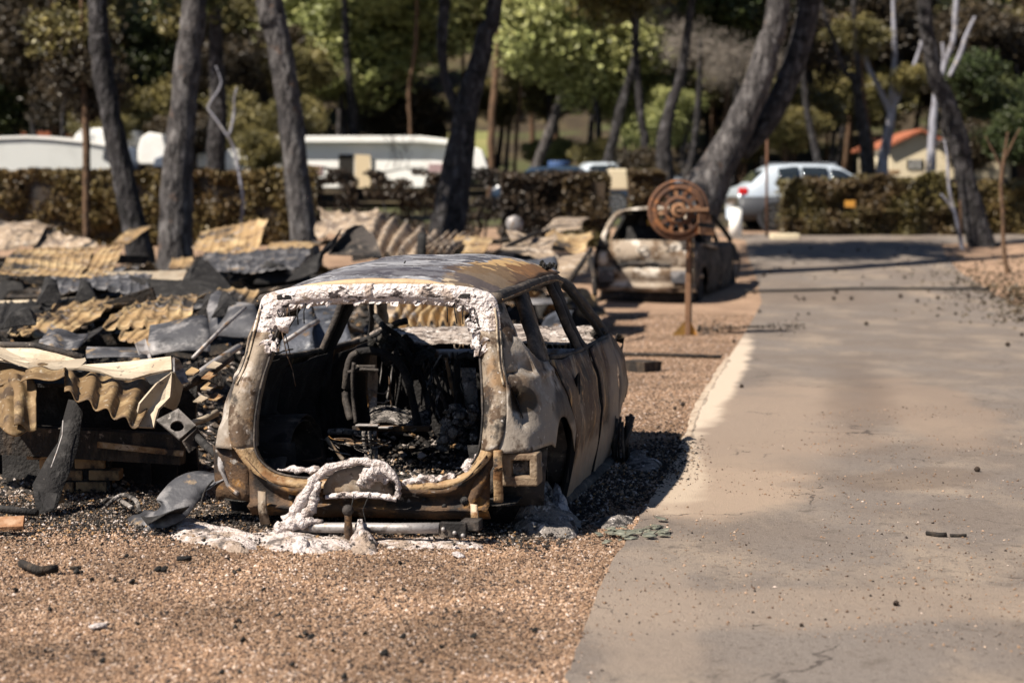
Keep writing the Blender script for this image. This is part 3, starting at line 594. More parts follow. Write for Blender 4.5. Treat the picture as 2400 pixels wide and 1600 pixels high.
# tow bar with ball
tb = MB(); tb.tube([(-.40, -.10, .205), (-.2, -.12, .212), (.0, -.12, .215), (.2, -.12, .218), (.41, -.12, .222)], .026, 12, (0, 1, 0)).noise(.003, 12, 2, 2); tb = part(tb, 'tow_bar', 'greymetal')
m = MB(); m.box((.48, -.12, .215), (.13, .03, .075)).box((.56, -.08, .235), (.09, .09, .05)); part(m, 'bar_plate', 'shell_dark', False, 0, .006, tb)
for x in (.435, .49, .53): 
    m = MB(); m.ball((x, -.142, .222 - (x - .43) * .3), .011, 5); part(m, 'bolt', 'greymetal', True, 0, 0, tb)
m = MB(); m.tube(smooth_path([(-.018, -.10, .16), (-.018, -.15, .14), (-.018, -.185, .17), (-.018, -.19, .24), (-.018, -.19, .29)], 5), [.022] * 10 + [.02] * 6 + [.017] * 5, 10, (1, 0, 0)); part(m, 'tow_hook', 'beam', True, 0, 0, tb)
m = MB(); m.ball((-.018, -.19, .312), .028, 8); part(m, 'tow_ball', 'shell_dark', True, 0, 0, tb)
m = MB(); m.tube([(.035, -.17, .27), (.04, -.18, .22), (.05, -.19, .17), (.055, -.20, .12), (.075, -.21, .08), (.095, -.22, .04)], [.010, .02, .03, .028, .038, .05], 9).noise(.014, 26, 4, 3); part(m, 'melted_drip', 'white_rough')
# melted white hoop over the rear panel
def lump(path, rad, mat, nm, nz=.010, sc=18, par=None, seed=0):
    q = at_len(smooth_path(path, 6), 34); rr = [gp(np.linspace(0, 1, len(rad)), rad, i / 33) * (.92 + .35 * fbm(q[i], 30, seed, 2)) for i in range(34)]
    m = MB(); m.tube(q, rr, 12).noise(nz * 1.3, sc * 1.8, seed, 4); return part(m, nm, mat, True, 0, 0, par)
hp = lump([(-.365, -.10, .235), (-.33, -.09, .26), (-.285, -.075, .33), (-.215, -.065, .44), (-.13, -.06, .495), (.0, -.06, .528), (.10, -.06, .51), (.175, -.06, .455), (.20, -.05, .40), (.185, -.05, .355)], [.035, .032, .030, .026, .022, .019, .022, .026, .022, .015], 'white_rough', 'melted_hoop', .007)
lump([(-.30, -.10, .24), (-.23, -.10, .30), (-.205, -.09, .38), (-.19, -.08, .43)], [.03, .03, .025, .016], 'white_rough', 'melted_hoop', .008, seed=5)
lump([(-.40, -.13, .20), (-.33, -.14, .225), (-.25, -.135, .24), (-.17, -.125, .245)], [.03, .036, .03, .012], 'white_rough', 'melted_clump', .01, seed=7)
lump([(-.17, -.05, .35), (-.03, -.06, .365), (.10, -.06, .36), (.185, -.05, .345)], [.014, .017, .016, .014], 'white', 'melted_edge', .004, seed=9)
lump([(.0, -.045, .40), (.05, -.05, .455), (.10, -.05, .48), (.14, -.045, .42)], [.02, .045, .045, .02], 'white_rough', 'melted_clump', .014, seed=3)
m = MB(); m.grid([[Vector((x, -.035 + .01 * v, lerp(.36, .36 + .14 * math.sqrt(max(0, 1 - ((x + .01) / .19) ** 2)), v))) for v in np.linspace(0, 1, 6)] for x in np.linspace(-.19, .18, 16)]).noise(.005, 9, 2, 2); part(m, 'hoop_infill', 'shell', True, .006)
lump([(.20, .02, .415), (.28, .03, .425), (.36, .04, .43), (.45, .05, .45)], [.016, .022, .02, .014], 'white_rough', 'melted_clump', .012, seed=12)
lump([(.50, .06, .47), (.54, .08, .50), (.55, .10, .54)], [.03, .03, .01], 'white_rough', 'melted_clump', .014, seed=14)
m = MB(); m.tube([(.06, -.075, .38), (.03, -.10, .30), (.05, -.12, .23)], .003, 5).tube([(-.02, -.08, .37), (-.02, -.12, .32)], .003, 5); part(m, 'hanging_wire', 'char')
# ------------- interior
m = MB(); m.grid([[Vector((x, y, .24 + .03 * math.cos(x * 5) + (.09 if y < .95 else 0) * (1 - max(0, y - .75) * 5 if y > .75 else 1))) for x in np.linspace(-.74, .74, 16)] for y in np.linspace(.06, 2.85, 30)]).noise(.012, 5, 3, 3); part(m, 'floor_pan', 'char_rough', True, .006)
for s in (1, -1):
    m = MB(); m.grid([[Vector((s * (.50 + .26 * math.sin(b)), .62 + .33 * math.cos(a) * math.cos(b * .55), .30 + .34 * math.sin(a) * math.cos(b * .5))) for b in np.linspace(0, math.pi / 2, 8)] for a in np.linspace(0, math.pi, 14)]).noise(.008, 6, s, 2)
    # wheel housing hump inside the boot
    part(m, 'wheel_housing', 'shell_dark', True, .005)
m = MB(); C0 = []
for k in range(1500):
    x = R.uniform(-.52, .56); y = .10 + R.random() ** 1.3 * 1.1; C0.append((x, y, .345 + .05 * fbm((x, y, 0), 5, 2) + .05 * math.exp(-(y - .12) / .08) * (x > -.55)))
o = link('boot_ash', pebbles_mesh('boot_ash', np.array(C0), RN.uniform(.004, .018, len(C0)), 'rubble', .8), CAR, False); tag(o, kind='stuff')
C0 = []
for k in range(900):
    x = R.uniform(-.6, .62); y = 1.2 + R.random() * 1.5; C0.append((x, y, .30 + .06 * fbm((x, y, 0), 4, 6)))
o = link('cabin_ash', pebbles_mesh('cabin_ash', np.array(C0), RN.uniform(.006, .03, len(C0)), 'rubble', .8), CAR, False); tag(o, kind='stuff')
lump([(-.46, .11, .455), (-.36, .11, .455), (-.24, .10, .45), (-.10, .11, .45), (.05, .12, .455)], [.012, .018, .022, .016, .01], 'white_rough', 'melted_clump', .014, seed=22)
def trace(pts, y, r, mat, nm, n=7, sm=5):
    q = [C(p[0], p[1], p[2] if len(p) > 2 else y) for p in pts]; m = MB(); m.tube(smooth_path(q, sm), r, n).noise(.0025, 30, pts[0][0], 2); return part(m, nm, mat)
# seat frames
sf = thing('seat_frame', None, None); sf.parent = CAR
def sp(pts, y, r, mat, nm, n=7): 
    q = [C(p[0], p[1], p[2] if len(p) > 2 else y) for p in pts]; m = MB(); m.tube(smooth_path(q, 5), r, n).noise(.0025, 30, pts[0][0], 2); return m.build(nm, mat, sf)
sp([(822, 985, 1.55), (810, 930), (812, 880), (822, 840), (838, 826)], 1.62, .022, 'shell_dark', 'seat_post')
sp([(834, 992, 1.55), (828, 940), (826, 890), (830, 850)], 1.58, .012, 'shell_dark', 'seat_post')
sp([(836, 826), (870, 822), (905, 830), (935, 850), (955, 890), (968, 940), (980, 1000, 1.52)], 1.66, .024, 'char', 'seat_post')
sp([(815, 872), (850, 866), (890, 868)], 1.60, .010, 'shell_dark', 'seat_crossbar')
m = MB(); a = C(850, 863, 1.62); m.box(a, (.16, .02, .04)); m.build('seat_crossbar', 'shell_dark', sf, False, 0, .006)
for dx in (-.035, .025):
    m = MB(); m.box(a + Vector((dx, -.011, 0)), (.035, .006, .018)); m.build('seat_slot', 'char', sf, False)
for x in (858, 912): sp([(x, 880), (x + 2, 920), (x + 6, 955)], 1.70, .006, 'beam', 'seat_wire', 5)
for k, yy in enumerate((912, 934, 945)): sp([(862, yy), (876, yy + 3), (880, yy + 8), (900, yy + 10), (905, yy + 5), (915, yy + 5)], 1.72, .0035, 'greymetal', 'seat_spring', 5)
# spring mat seat base, white with ash
q = [C(868, 958, 1.85), C(1000, 958, 1.85), C(1010, 1000, 1.5), C(868, 995, 1.5)]
m = MB(); m.grid([[q[0].lerp(q[3], v).lerp(q[1].lerp(q[2], v), u) + Vector((0, 0, .02 * math.sin(u * 6))) for v in np.linspace(0, 1, 8)] for u in np.linspace(0, 1, 12)]).noise(.012, 14, 4, 3); m.build('seat_base', 'ash', sf, True, .012)
for k in range(7):
    t = (k + .5) / 7; m = MB(); a = q[0].lerp(q[1], t); b = q[3].lerp(q[2], t)
    m.tube([a.lerp(b, v) + Vector((.012 * (-1) ** i, 0, .018)) for i, v in enumerate(np.linspace(0, 1, 9))], .003, 5); m.build('seat_spring', 'char', sf)
m = MB(); m.bar(C(828, 1003, 1.5), C(1010, 1004, 1.48), .05, .03); m.build('seat_rail', 'beam', sf, False, 0, .005)
for i, w in enumerate(((905, 1001, 34, 7), (862, 996, 56, 8))):
    a = C(w[0], w[1], 1.46); m = MB(); m.box(a, (w[2] / 420, .05, .012)); m.build('seat_bracket', 'greymetal', sf, False, 0, .004)
# right-hand seat frame
sf2 = thing('seat_frame', None, None); sf2.parent = CAR; sf = sf2
sp([(1072, 840), (1070, 900), (1075, 960), (1082, 1010, 1.5)], 1.66, .022, 'char', 'seat_post'); sp([(1072, 840), (1092, 832), (1112, 838)], 1.66, .02, 'char', 'seat_post')
sp([(1045, 838), (1052, 870), (1060, 910), (1074, 945)], 1.75, .012, 'shell', 'seat_wire')
sp([(1018, 870), (1030, 905), (1044, 950), (1052, 990)], 1.72, .012, 'shell_dark', 'seat_wire')
m = MB(); q = [C(1080, 862, 1.6), C(1114, 862, 1.6), C(1122, 960, 1.5), C(1092, 955, 1.5)]
m.grid([[q[0], q[1]], [q[0].lerp(q[3], .5), q[1].lerp(q[2], .5)], [q[3], q[2]]]); m.build('seat_side_plate', 'ash', sf, True, .01)
for cx, cy, r in ((1098, 893, .022), (1104, 908, .022), (1101, 900, .012)):
    m = MB(); a = C(cx, cy, 1.57); m.tube([a, a + Vector((0, .02, 0))], r, 12); m.build('plate_hole', 'char', sf)
for k in range(14):
    x = R.uniform(1000, 1085); y0 = R.uniform(850, 930); yy = R.uniform(1.5, 2.3); sp([(x, y0), (x + R.uniform(-14, 14), y0 + 30), (x + R.uniform(-22, 22), y0 + R.uniform(50, 90))], yy, R.uniform(.004, .010), R.choice(['char', 'shell_dark', 'ash']), 'burnt_strand', 5)
m = MB()
for k in range(55):
    px_, py_ = R.uniform(1035, 1118), R.uniform(955, 1045); m.ball(C(px_, py_, R.uniform(1.0, 1.35)), R.uniform(.01, .04), 4, (1, 1, .8))
m.noise(.02, 22, 3, 3); part(m, 'ash_clump', 'ash')
# dash: cross-car tube, brackets, firewall, scuttle
m = MB(); m.tube([(-.55, 2.62, .815), (.0, 2.62, .82), (.70, 2.62, .82)], .028, 12, (0, 1, 0)).noise(.003, 14, 1, 2); part(m, 'dash_tube', 'greymetal')
m = MB(); m.grid([[Vector((x, 2.84 + .02 * math.sin(x * 9), z)) for z in np.linspace(.22, .88, 12)] for x in np.linspace(-.72, .72, 24)]).noise(.018, 6, 4, 3); part(m, 'firewall', 'char', True, .005)
m = MB(); m.grid([[Vector((x, y, .872 + .32 * (y - 2.72) + .006 * math.sin(x * 23))) for y in np.linspace(2.72, 2.98, 7)] for x in np.linspace(-.72, .72, 40)]).noise(.010, 12, 5, 3); part(m, 'scuttle', 'bonnet', True, .01)
for k in range(13):
    x = -.15 + k * .062 + R.uniform(-.01, .01); m = MB(); m.grid([[Vector((x + .026 * math.cos(a), 2.71 + .005 * R.random(), .87 - .045 * math.sin(a))), Vector((x + .016 * math.cos(a), 2.70, .87 - .03 * math.sin(a)))] for a in np.linspace(0, math.pi, 9)]); part(m, 'vent_scallop', 'ochre' if k % 2 else 'shell', True, .004)
m = MB(); rows = []
for x in np.linspace(-.73, .73, 40):
    rows.append([Vector((x, y, .955 - .10 * (abs(x) / .75) ** 3 - .16 * max(0, y - 3.15) ** 1.5 + .012 * fbm((x, y, 0), 3, 8))) for y in np.linspace(2.98, 3.72, 26)])
m.grid(rows).noise(.008, 9, 6, 3); part(m, 'bonnet', 'bonnet', True, .006)
m = MB(); m.bar((-.70, 3.62, .45), (.70, 3.62, .45), .08, .12).bar((-.62, 3.0, .40), (-.62, 3.6, .42), .08, .1).bar((.62, 3.0, .40), (.62, 3.6, .42), .08, .1).noise(.01, 6, 1, 2); part(m, 'front_chassis', 'shell_dark')
m = MB(); m.box((0, 3.25, .48), (.6, .42, .38)).box((.2, 3.2, .7), (.22, .2, .1)); m.noise(.02, 7, 2, 3); part(m, 'engine_block', 'char_rough', False)
# collapsed black mass and wires in the cabin (steering column, roof lining drips)
m = MB()
for k in range(70):
    t = R.random(); px_, py_ = lerp(890, 1010, t) + R.gauss(0, 14), lerp(800, 850, t) + R.gauss(0, 13); m.ball(C(px_, py_, R.uniform(2.0, 2.6)), R.uniform(.012, .045), 4)
m.noise(.025, 16, 2, 3); tag(part(m, 'charred_mass', 'char_rough'), kind='stuff')
for pts, y, r, mt in (([(880, 740, 2.6), (900, 765), (935, 790), (960, 835), (980, 870), (1000, 930), (1005, 990, 1.8)], 2.1, .018, 'char'), ([(900, 775), (930, 758), (955, 752)], 2.5, .022, 'shell_dark'), ([(868, 785), (895, 770), (930, 765)], 2.5, .012, 'bonnet'),
        ([(905, 800), (960, 812), (1000, 830), (1020, 860)], 2.3, .03, 'char_rough'), ([(1070, 835), (1075, 880), (1084, 920)], 2.3, .015, 'shell'), ([(845, 800), (870, 790), (905, 772), (920, 768)], 2.4, .014, 'char')):
    trace(pts, y, r, mt, 'burnt_strut')
for k in range(26):
    x = R.uniform(890, 1110); y0 = R.uniform(820, 850); trace([(x, y0), (x + R.uniform(-18, 18), y0 + R.uniform(20, 50)), (x + R.uniform(-25, 25), y0 + R.uniform(50, 130))], R.uniform(2.0, 2.6), R.uniform(.003, .009), R.choice(['char', 'char', 'shell_dark', 'greymetal']), 'wire', 5, 3)
# left-side inner details, boot floor sticks
trace([(770, 1012), (800, 1010), (836, 1014), (870, 1018)], 1.15, .018, 'ash', 'cross_tube'); trace([(788, 1038), (820, 1040), (852, 1040)], 1.0, .010, 'shell', 'cross_tube'); trace([(764, 1026), (790, 1060), (806, 1078)], .8, .012, 'shell', 'burnt_strut')
for k in range(22):
    x = R.uniform(745, 860); y0 = R.uniform(1018, 1050); trace([(x, y0), (x + R.uniform(10, 40), y0 + R.uniform(-6, 12)), (x + R.uniform(20, 80), y0 + R.uniform(-10, 30))], R.uniform(.7, 1.1), R.uniform(.002, .005), R.choice(['ash', 'beam', 'shell']), 'wire', 5, 4)
for x in (852, 866, 878): trace([(x, 1010), (x + 3, 1045), (x + R.uniform(-4, 8), 1080)], .9, .011, 'ash', 'burnt_strut')
trace([(645, 832), (665, 822), (688, 818)], .9, .004, 'shell', 'wire', 5)
m = MB(); a = C(718, 970, .95); m.grid([[a + Vector((.055 * math.cos(t) * r, .0, .10 * math.sin(t) * r)) for r in (.0, .5, 1)] for t in np.linspace(0, math.tau, 20)]); part(m, 'speaker_hole', 'char', True)
# ash on the ground around and under the rear
def drift(pts, h, mat, label, seed, name='melted_aluminium'):
    """low lumpy puddle: polygon in photo pixels, laid on the ground"""
    poly = [G(*p) for p in pts]; c = sum(poly, Vector()) / len(poly); m = MB(); rows = []
    bd = at_len([tuple(p) for p in smooth_path(poly + [poly[0]], 5)], 56)
    for k, b in enumerate(bd):
        e = 1 + .30 * fbm(b, 6, seed, 3); row = []
        for r in np.linspace(0, 1, 12):
            q = c.lerp(b, r * e); zz = h * (1 - r ** 2.2) * (.6 + .9 * max(0, .4 + fbm(q, 6, seed + 5, 3))) + .005 - (.02 if r == 1 else 0); row.append(Vector((q.x, q.y, TZ(q.x, q.y) + zz)))
        rows.append(row)
    m.grid(rows).noise(.008, 14, seed, 3)
    return tag(m.build(name, mat), label, 'melted metal' if name == 'melted_aluminium' else 'ash')
drift([(355, 1222), (430, 1225), (520, 1240), (600, 1262), (640, 1290), (560, 1296), (480, 1280), (400, 1262), (360, 1245)], .045, 'ground_melt', 'broad pinkish-white melt spread on gravel left of the tow bar', 1)
drift([(560, 1252), (690, 1245), (800, 1256), (850, 1285), (740, 1300), (630, 1292)], .03, 'ground_melt', 'flat white ash patch just left of the tow hook', 2, 'ash_patch')
drift([(680, 1275), (720, 1268), (740, 1282), (715, 1300), (682, 1296)], .04, 'white_rough', 'small curled white lump in front of the tow bar', 3)
drift([(820, 1275), (858, 1268), (886, 1282), (878, 1300), (838, 1300), (818, 1292)], .05, 'ground_melt', 'white hardened drip pool under the tow hook', 4)
drift([(880, 1268), (1000, 1262), (1110, 1270), (1150, 1284), (1020, 1292), (900, 1286)], .012, 'ground_melt', 'thin pale ash streak right of the tow hook', 5, 'ash_patch')
drift([(1175, 1240), (1215, 1205), (1260, 1190), (1320, 1210), (1362, 1245), (1330, 1265), (1240, 1262)], .13, 'ash', 'grey lumpy ash heap by the missing rear wheel', 6, 'ash_patch')
drift([(1280, 1190), (1300, 1165), (1330, 1200), (1345, 1235), (1300, 1235)], .10, 'white_rough', 'pale melted heap at the rear wheel arch', 8)
drift([(1300, 1262), (1318, 1240), (1330, 1240), (1322, 1262)], .035, 'white_rough', 'little upright white chip beside the ash heap', 9)
drift([(1385, 1232), (1440, 1215), (1500, 1212), (1480, 1236), (1410, 1244)], .02, 'ash', 'bluish grey melt puddle in the shade beside the car', 10)
drift([(1460, 1040), (1480, 1070), (1520, 1090), (1560, 1095), (1520, 1110), (1470, 1100)], .05, 'ash', 'grey ash remains beside the missing front wheel', 11, 'ash_patch')
lumpm = MB(); q = [G(1275, 1200), G(1280, 1190)]; b = q[0] + Vector((0, 0, .0)); lumpm.tube(smooth_path([b + Vector((.03, 0, 0)), b + Vector((.015, 0, .08)), b + Vector((-.02, .02, .17)), b + Vector((-.03, .02, .22))], 5), [.05, .05, .045, .045, .045, .04, .035, .035, .03, .03, .028, .025, .02, .018, .015, .01], 8).noise(.018, 18, 3, 3)
tag(lumpm.build('melted_wheel_lump', 'ash'), 'upright grey melted wheel remnant under the rear arch', 'wheel remains')
# tyre-less front wheel stump with bark-like charred cords
m = MB(); b = G(1457, 1085)
for k in range(22): 
    a = R.uniform(0, 6.28); m.tube([b + Vector((.05 * math.cos(a), .07 * math.sin(a), 0)), b + Vector((.045 * math.cos(a) - .01, .07 * math.sin(a), .14)), b + Vector((.045 * math.cos(a) + R.uniform(-.02, .03), .07 * math.sin(a), R.uniform(.22, .30)))], R.uniform(.006, .014), 5)
m.noise(.008, 25, 1, 2); tag(m.build('tyre_remains', 'shell_dark'), 'frayed remains of a burnt tyre at the near wreck front wheel', 'tyre')
# pile of glass flakes
gl = material('greenish_sooty_glass', (.13, .135, .105), [((.24, .24, .19), 20, .5, .6)], rough=.3, bump=(30, .1, .004), spec=.6); M['glass_flake'] = gl
for k in range(46):
    px_ = 1380 + R.random() ** .8 * 180; py_ = 1275 - (px_ - 1380) * .12 + R.gauss(0, 9); g0 = G(px_, py_); n = R.choice((4, 5, 5)); a0 = R.random() * 6; rr = R.uniform(.012, .042)
    top = [Vector((rr * R.uniform(.7, 1.3) * math.cos(a0 + i * math.tau / n), rr * R.uniform(.6, 1.2) * math.sin(a0 + i * math.tau / n), 0)) for i in range(n)]
    tl = Matrix.Rotation(R.gauss(0, .12), 3, 'X') @ Matrix.Rotation(R.gauss(0, .12), 3, 'Y'); m = MB(); vs = [tl @ v for v in top] + [tl @ v - Vector((0, 0, .005)) for v in top]
    m.add(vs, [tuple(range(n)), tuple(reversed(range(n, 2 * n)))] + [(i, i + n, (i + 1) % n + n, (i + 1) % n) for i in range(n)])
    o = m.build('glass_flake', gl, None, False); o.location = g0 + Vector((0, 0, .018 + .018 * R.random())); tag(o, 'flat greenish glass flake in the pile at the road edge', 'glass shard', 'glass flakes piled at the road edge')
# ------------------------------------------------------------------ collapsed holiday homes: roof sheets, beams, flashing
M['tan_sheet'] = material('heat_tanned_roof_sheet', (.30, .20, .10), [((.42, .31, .17), 3, .5, .6, 1), ((.15, .095, .05), 4, .52, .6, 3), ((.03, .026, .024), 1.5, .53, .62, 6), ((.24, .22, .21), 7, .58, .66, 2)], rough=.7, metallic=.2, bump=(30, .4, .01))
M['grey_sheet'] = material('sooty_grey_roof_sheet', (.06, .06, .066), [((.22, .21, .21), 4, .5, .62, 1), ((.03, .03, .034), 3, .52, .62, 4), ((.28, .20, .12), 5, .6, .68, 7)], rough=.6, metallic=.3, bump=(30, .4, .01))
M['pink_sheet'] = material('pale_pinkish_burnt_sheet', (.27, .205, .145), [((.13, .10, .08), 4, .5, .58, 2), ((.44, .37, .30), 6, .55, .63, 4), ((.03, .025, .022), 2.5, .55, .62, 6)], rough=.8, metallic=.1, bump=(20, .6, .02))
M['flash'] = material('pale_flashing_metal', (.36, .30, .225), [((.30, .235, .165), 4, .5, .62, 1), ((.10, .085, .07), 22, .60, .68, 3), ((.05, .045, .04), 7, .63, .7, 6)], rough=.6, metallic=.3, bump=(60, .3, .006))
M['near_tile'] = material('olive_brown_tile_sheet', (.15, .095, .045), [((.27, .19, .10), 6, .52, .62, 2), ((.06, .038, .022), 5, .50, .60, 4), ((.36, .31, .24), 30, .6, .7, 7), ((.03, .025, .02), 9, .64, .7, 9)], rough=.7, metallic=.2, bump=(50, .4, .01))
M['burnt_wood'] = material('charred_timber', (.02, .017, .015), [((.07, .05, .035), 10, .5, .64, 2, (1, 1, .3)), ((.22, .18, .15), 18, .62, .7, 5)], bump=(40, 1, .02))
M['brick'] = material('sooted_yellow_brick', (.27, .17, .085), [((.10, .06, .035), 8, .5, .62, 2), ((.03, .024, .02), 5, .56, .64, 5)], bump=(60, .6, .01))
M['rustplate'] = material('orange_rust_plate', (.24, .12, .06), [((.34, .22, .14), 9, .5, .65, 2), ((.10, .05, .03), 14, .56, .66, 5)], bump=(60, .5, .01))
M['bluegrey'] = material('blue_grey_sheet', (.065, .07, .085), [((.02, .022, .027), 3, .5, .58, 2), ((.26, .26, .27), 5, .58, .66, 4), ((.14, .09, .05), 4, .6, .66, 8)], rough=.6, metallic=.35, bump=(20, .5, .02))
def sheet(c, waves, rows, label, mat='tan_sheet', amp=.025, step=.02, sag=0.0, crumple=.02, cat='roof sheet', name='tile_sheet', th=.006, seed=0, flat=False, nu=None, group=None, prof='tile'):
    """corrugated sheet between four corners (photo pixel, distance); c = BL, BR, TR, TL"""
    q = [P(*a) for a in c]; nu = nu or max(8, waves * 8); nv = max(6, rows * 6)
    nrm = (q[1] - q[0]).cross(q[3] - q[0]).normalized(); rr = []
    for i in range(nu + 1):
        u = i / nu; col = []
        for j in range(nv + 1):
            v = j / nv; p = q[0].lerp(q[1], u).lerp(q[3].lerp(q[2], u), v)
            w = 0
            if waves:
                ph = u * waves * math.tau; w = amp * (math.sin(ph) if prof == 'wave' else .34 * ((1 - abs(math.sin(ph / 2))) ** 3 * 2.4 - .6))
            st = step * (1 - ((v * rows + .12 * abs(math.sin(u * waves * math.pi))) % 1.0)) if rows > 1 else 0
            p = p + nrm * (w + st + sag * math.sin(math.pi * v)) + Vector((fbm(p, 1.1, seed, 2), fbm(p, 1.3, seed + 5, 2), fbm(p, 1.2, seed + 9, 2))) * crumple
            col.append(p)
        rr.append(col)
    m = MB(); m.grid(rr); o = m.build(name, mat, None, True, th); return tag(o, label, cat, group)
def poly_plate(pts, label, mat, cat, name, th=.01, bend=.02, seed=0, amp=.006, group=None, bevel=0):
    """a bent metal offcut: closed outline of (px,py,Y) corners"""
    q = [P(*a) for a in pts]; c = sum(q, Vector()) / len(q); n = len(q); nr = (q[1] - q[0]).cross(q[2] - q[0]).normalized(); m = MB(); rows = []
    bd = [];
    for i in range(n):
        for t in (0, .5): bd.append(q[i].lerp(q[(i + 1) % n], t))
    bd.append(bd[0])
    for b in bd: rows.append([c.lerp(b, r) + nr * bend * (1 - r * r) for r in (0, .34, .67, 1)])
    m.grid(rows).noise(amp, 5, seed, 2); return tag(m.build(name, mat, None, False, th), label, cat, group)
def pole(pts, r, label, mat, cat='pole', name='charred_pole', group=None, n=7, nz=.006, ball=None):
    m = MB(); m.tube([P(*a) for a in pts], r, n).noise(nz, 6, pts[0][0], 2); return tag(m.build(name, mat), label, cat, group)
# far row (about 26-31 m)
sheet([(-30, 600, 25), (70, 560, 25), (150, 520, 26), (0, 512, 26.5)], 3, 1, 'pale crumpled sheet at the far edge of the heap below the brown hedge', 'pink_sheet', .04, 0, .1, .16, name='crumpled_sheet', seed=1)
sheet([(75, 585, 25), (225, 598, 24), (165, 540, 26), (80, 530, 26)], 3, 1, 'light folded sheet sloping down right behind the fine-ribbed tile roof', 'pink_sheet', .04, 0, .1, .14, name='crumpled_sheet', seed=2)
sheet([(3, 645, 20), (185, 652, 20), (232, 583, 22.5), (45, 588, 22.5)], 10, 3, 'tan ribbed tile sheet lying flat, many narrow rows', 'tan_sheet', .018, .02, .03, .05, seed=3)
sheet([(185, 652, 20), (252, 668, 19.6), (290, 577, 22), (230, 583, 22.5)], 4, 3, 'folded-down tan end of the ribbed tile roof with grey stripes', 'tan_sheet', .022, .02, 0, .04, seed=4)
sheet([(258, 572, 27), (300, 572, 27), (360, 530, 28), (300, 540, 28)], 4, 1, 'small tan sheet leaning between the two left trunks', 'tan_sheet', .02, 0, 0, .05, seed=5)
sheet([(452, 588, 25.5), (575, 602, 25), (584, 520, 26.5), (470, 545, 26.5)], 6, 3, 'upright orange-tan tile sheet standing by the third trunk', 'tan_sheet', .022, .02, 0, .04, seed=6)
sheet([(575, 600, 25), (606, 590, 25), (630, 515, 26), (585, 520, 26.5)], 2, 3, 'narrow tan sheet bent off the upright tile sheet', 'tan_sheet', .03, .02, 0, .03, seed=7)
sheet([(498, 638, 21), (690, 645, 21), (740, 582, 24), (478, 600, 24)], 9, 2, 'grey and white ribbed sheet lying behind the black peak', 'grey_sheet', .03, .02, .02, .08, seed=8)
sheet([(625, 590, 24), (735, 578, 24), (770, 560, 25.5), (640, 572, 25.5)], 5, 1, 'yellowish flat strip of roofing left of the third trunk foot', 'tan_sheet', .02, 0, 0, .06, seed=9)
sheet([(102, 704, 17.5), (350, 690, 17.5), (345, 655, 20), (150, 655, 20)], 9, 2, 'dark slate-grey crumpled sheet below the ribbed tile roof', 'grey_sheet', .03, .02, .05, .09, seed=10)
poly_plate([(300, 650, 18), (350, 672, 18), (420, 672, 18), (450, 620, 18.2), (466, 604, 18.4), (490, 612, 18.4), (520, 650, 18.2), (552, 690, 18), (545, 705, 17.6), (400, 712, 17.6)], 'black pointed sheet rising like a tent in the heap', 'char', 'metal sheet', 'charred_sheet', .01, .12, 3, .02)
sheet([(255, 655, 19.2), (440, 655, 19.2), (440, 634, 19.6), (255, 636, 19.6)], 3, 1, 'pale fascia board lying level behind the black peak', 'flash', .01, 0, 0, .03, name='fascia_strip', cat='fascia', seed=12)
sheet([(400, 625, 21), (452, 628, 21), (450, 600, 21.5), (402, 604, 21.5)], 2, 1, 'small ochre sheet end left of the black peak', 'tan_sheet', .02, 0, 0, .05, seed=13)
# middle row (about 13-17 m)
sheet([(28, 795, 14), (152, 812, 13.6), (312, 706, 16.2), (160, 706, 16.5)], 5, 4, 'large tan tile sheet with curved rows, left of the dark valley', 'tan_sheet', .035, .03, .02, .05, seed=14)
sheet([(-40, 800, 14), (40, 795, 14), (160, 706, 16.5), (-20, 710, 16.5)], 4, 4, 'soot-blackened tile sheet at the left edge of the heap', 'char', .035, .03, .02, .06, seed=15)
sheet([(245, 786, 14), (445, 770, 14.2), (487, 695, 16), (320, 710, 16)], 6, 3, 'tan and black tile sheet right of the dark valley', 'tan_sheet', .035, .03, .02, .07, seed=16)
sheet([(268, 800, 13.6), (350, 818, 13.4), (460, 758, 14.1), (300, 786, 14)], 4, 1, 'curled lower lip of the tan tile sheet', 'tan_sheet', .03, 0, .05, .05, seed=17)
sheet([(165, 830, 13), (245, 770, 14), (318, 716, 15.6), (160, 808, 13.4)], 1, 1, 'black valley gutter running between the two tile sheets', 'char', .02, 0, 0, .03, cat='gutter', name='valley_gutter', seed=18)
sheet([(355, 835, 12.4), (500, 830, 12.4), (492, 768, 13.2), (375, 800, 13.2)], 1, 1, 'dark grey bulging sheet under the tan tile sheet', 'grey_sheet', .0, 0, .16, .08, name='bulged_sheet', seed=19)
sheet([(490, 780, 14), (600, 800, 13.6), (600, 740, 15), (500, 700, 15.5)], 1, 1, 'sooty curved sheet beside the long slanting pole', 'grey_sheet', .0, 0, .15, .12, name='bulged_sheet', seed=20)
sheet([(500, 700, 16), (590, 730, 16), (610, 690, 17), (510, 690, 17)], 3, 1, 'brown bent sheet edge left of the near wreck roof', 'tan_sheet', .03, 0, .05, .1, seed=21)
pole([(575, 719, 12.6), (515, 775, 12.3), (452, 838, 12)], .014, 'thin grey pole slanting down to the pale flashing', 'greymetal', 'pole')
pole([(450, 885, 11.5), (500, 850, 11.8), (560, 812, 12.2)], .022, 'grey bar slanting up towards the near wreck', 'greymetal', 'bar')
pole([(-10, 710, 17), (120, 706, 17), (180, 700, 17.4)], .025, 'pale bar lying level at the left edge', 'flash', 'bar')
poly_plate([(18, 782, 13.6), (30, 762, 13.8), (50, 750, 14), (40, 775, 13.8)], 'small pale sliver sticking up at the left edge', 'flash', 'metal scrap', 'metal_scrap', .006, .01)
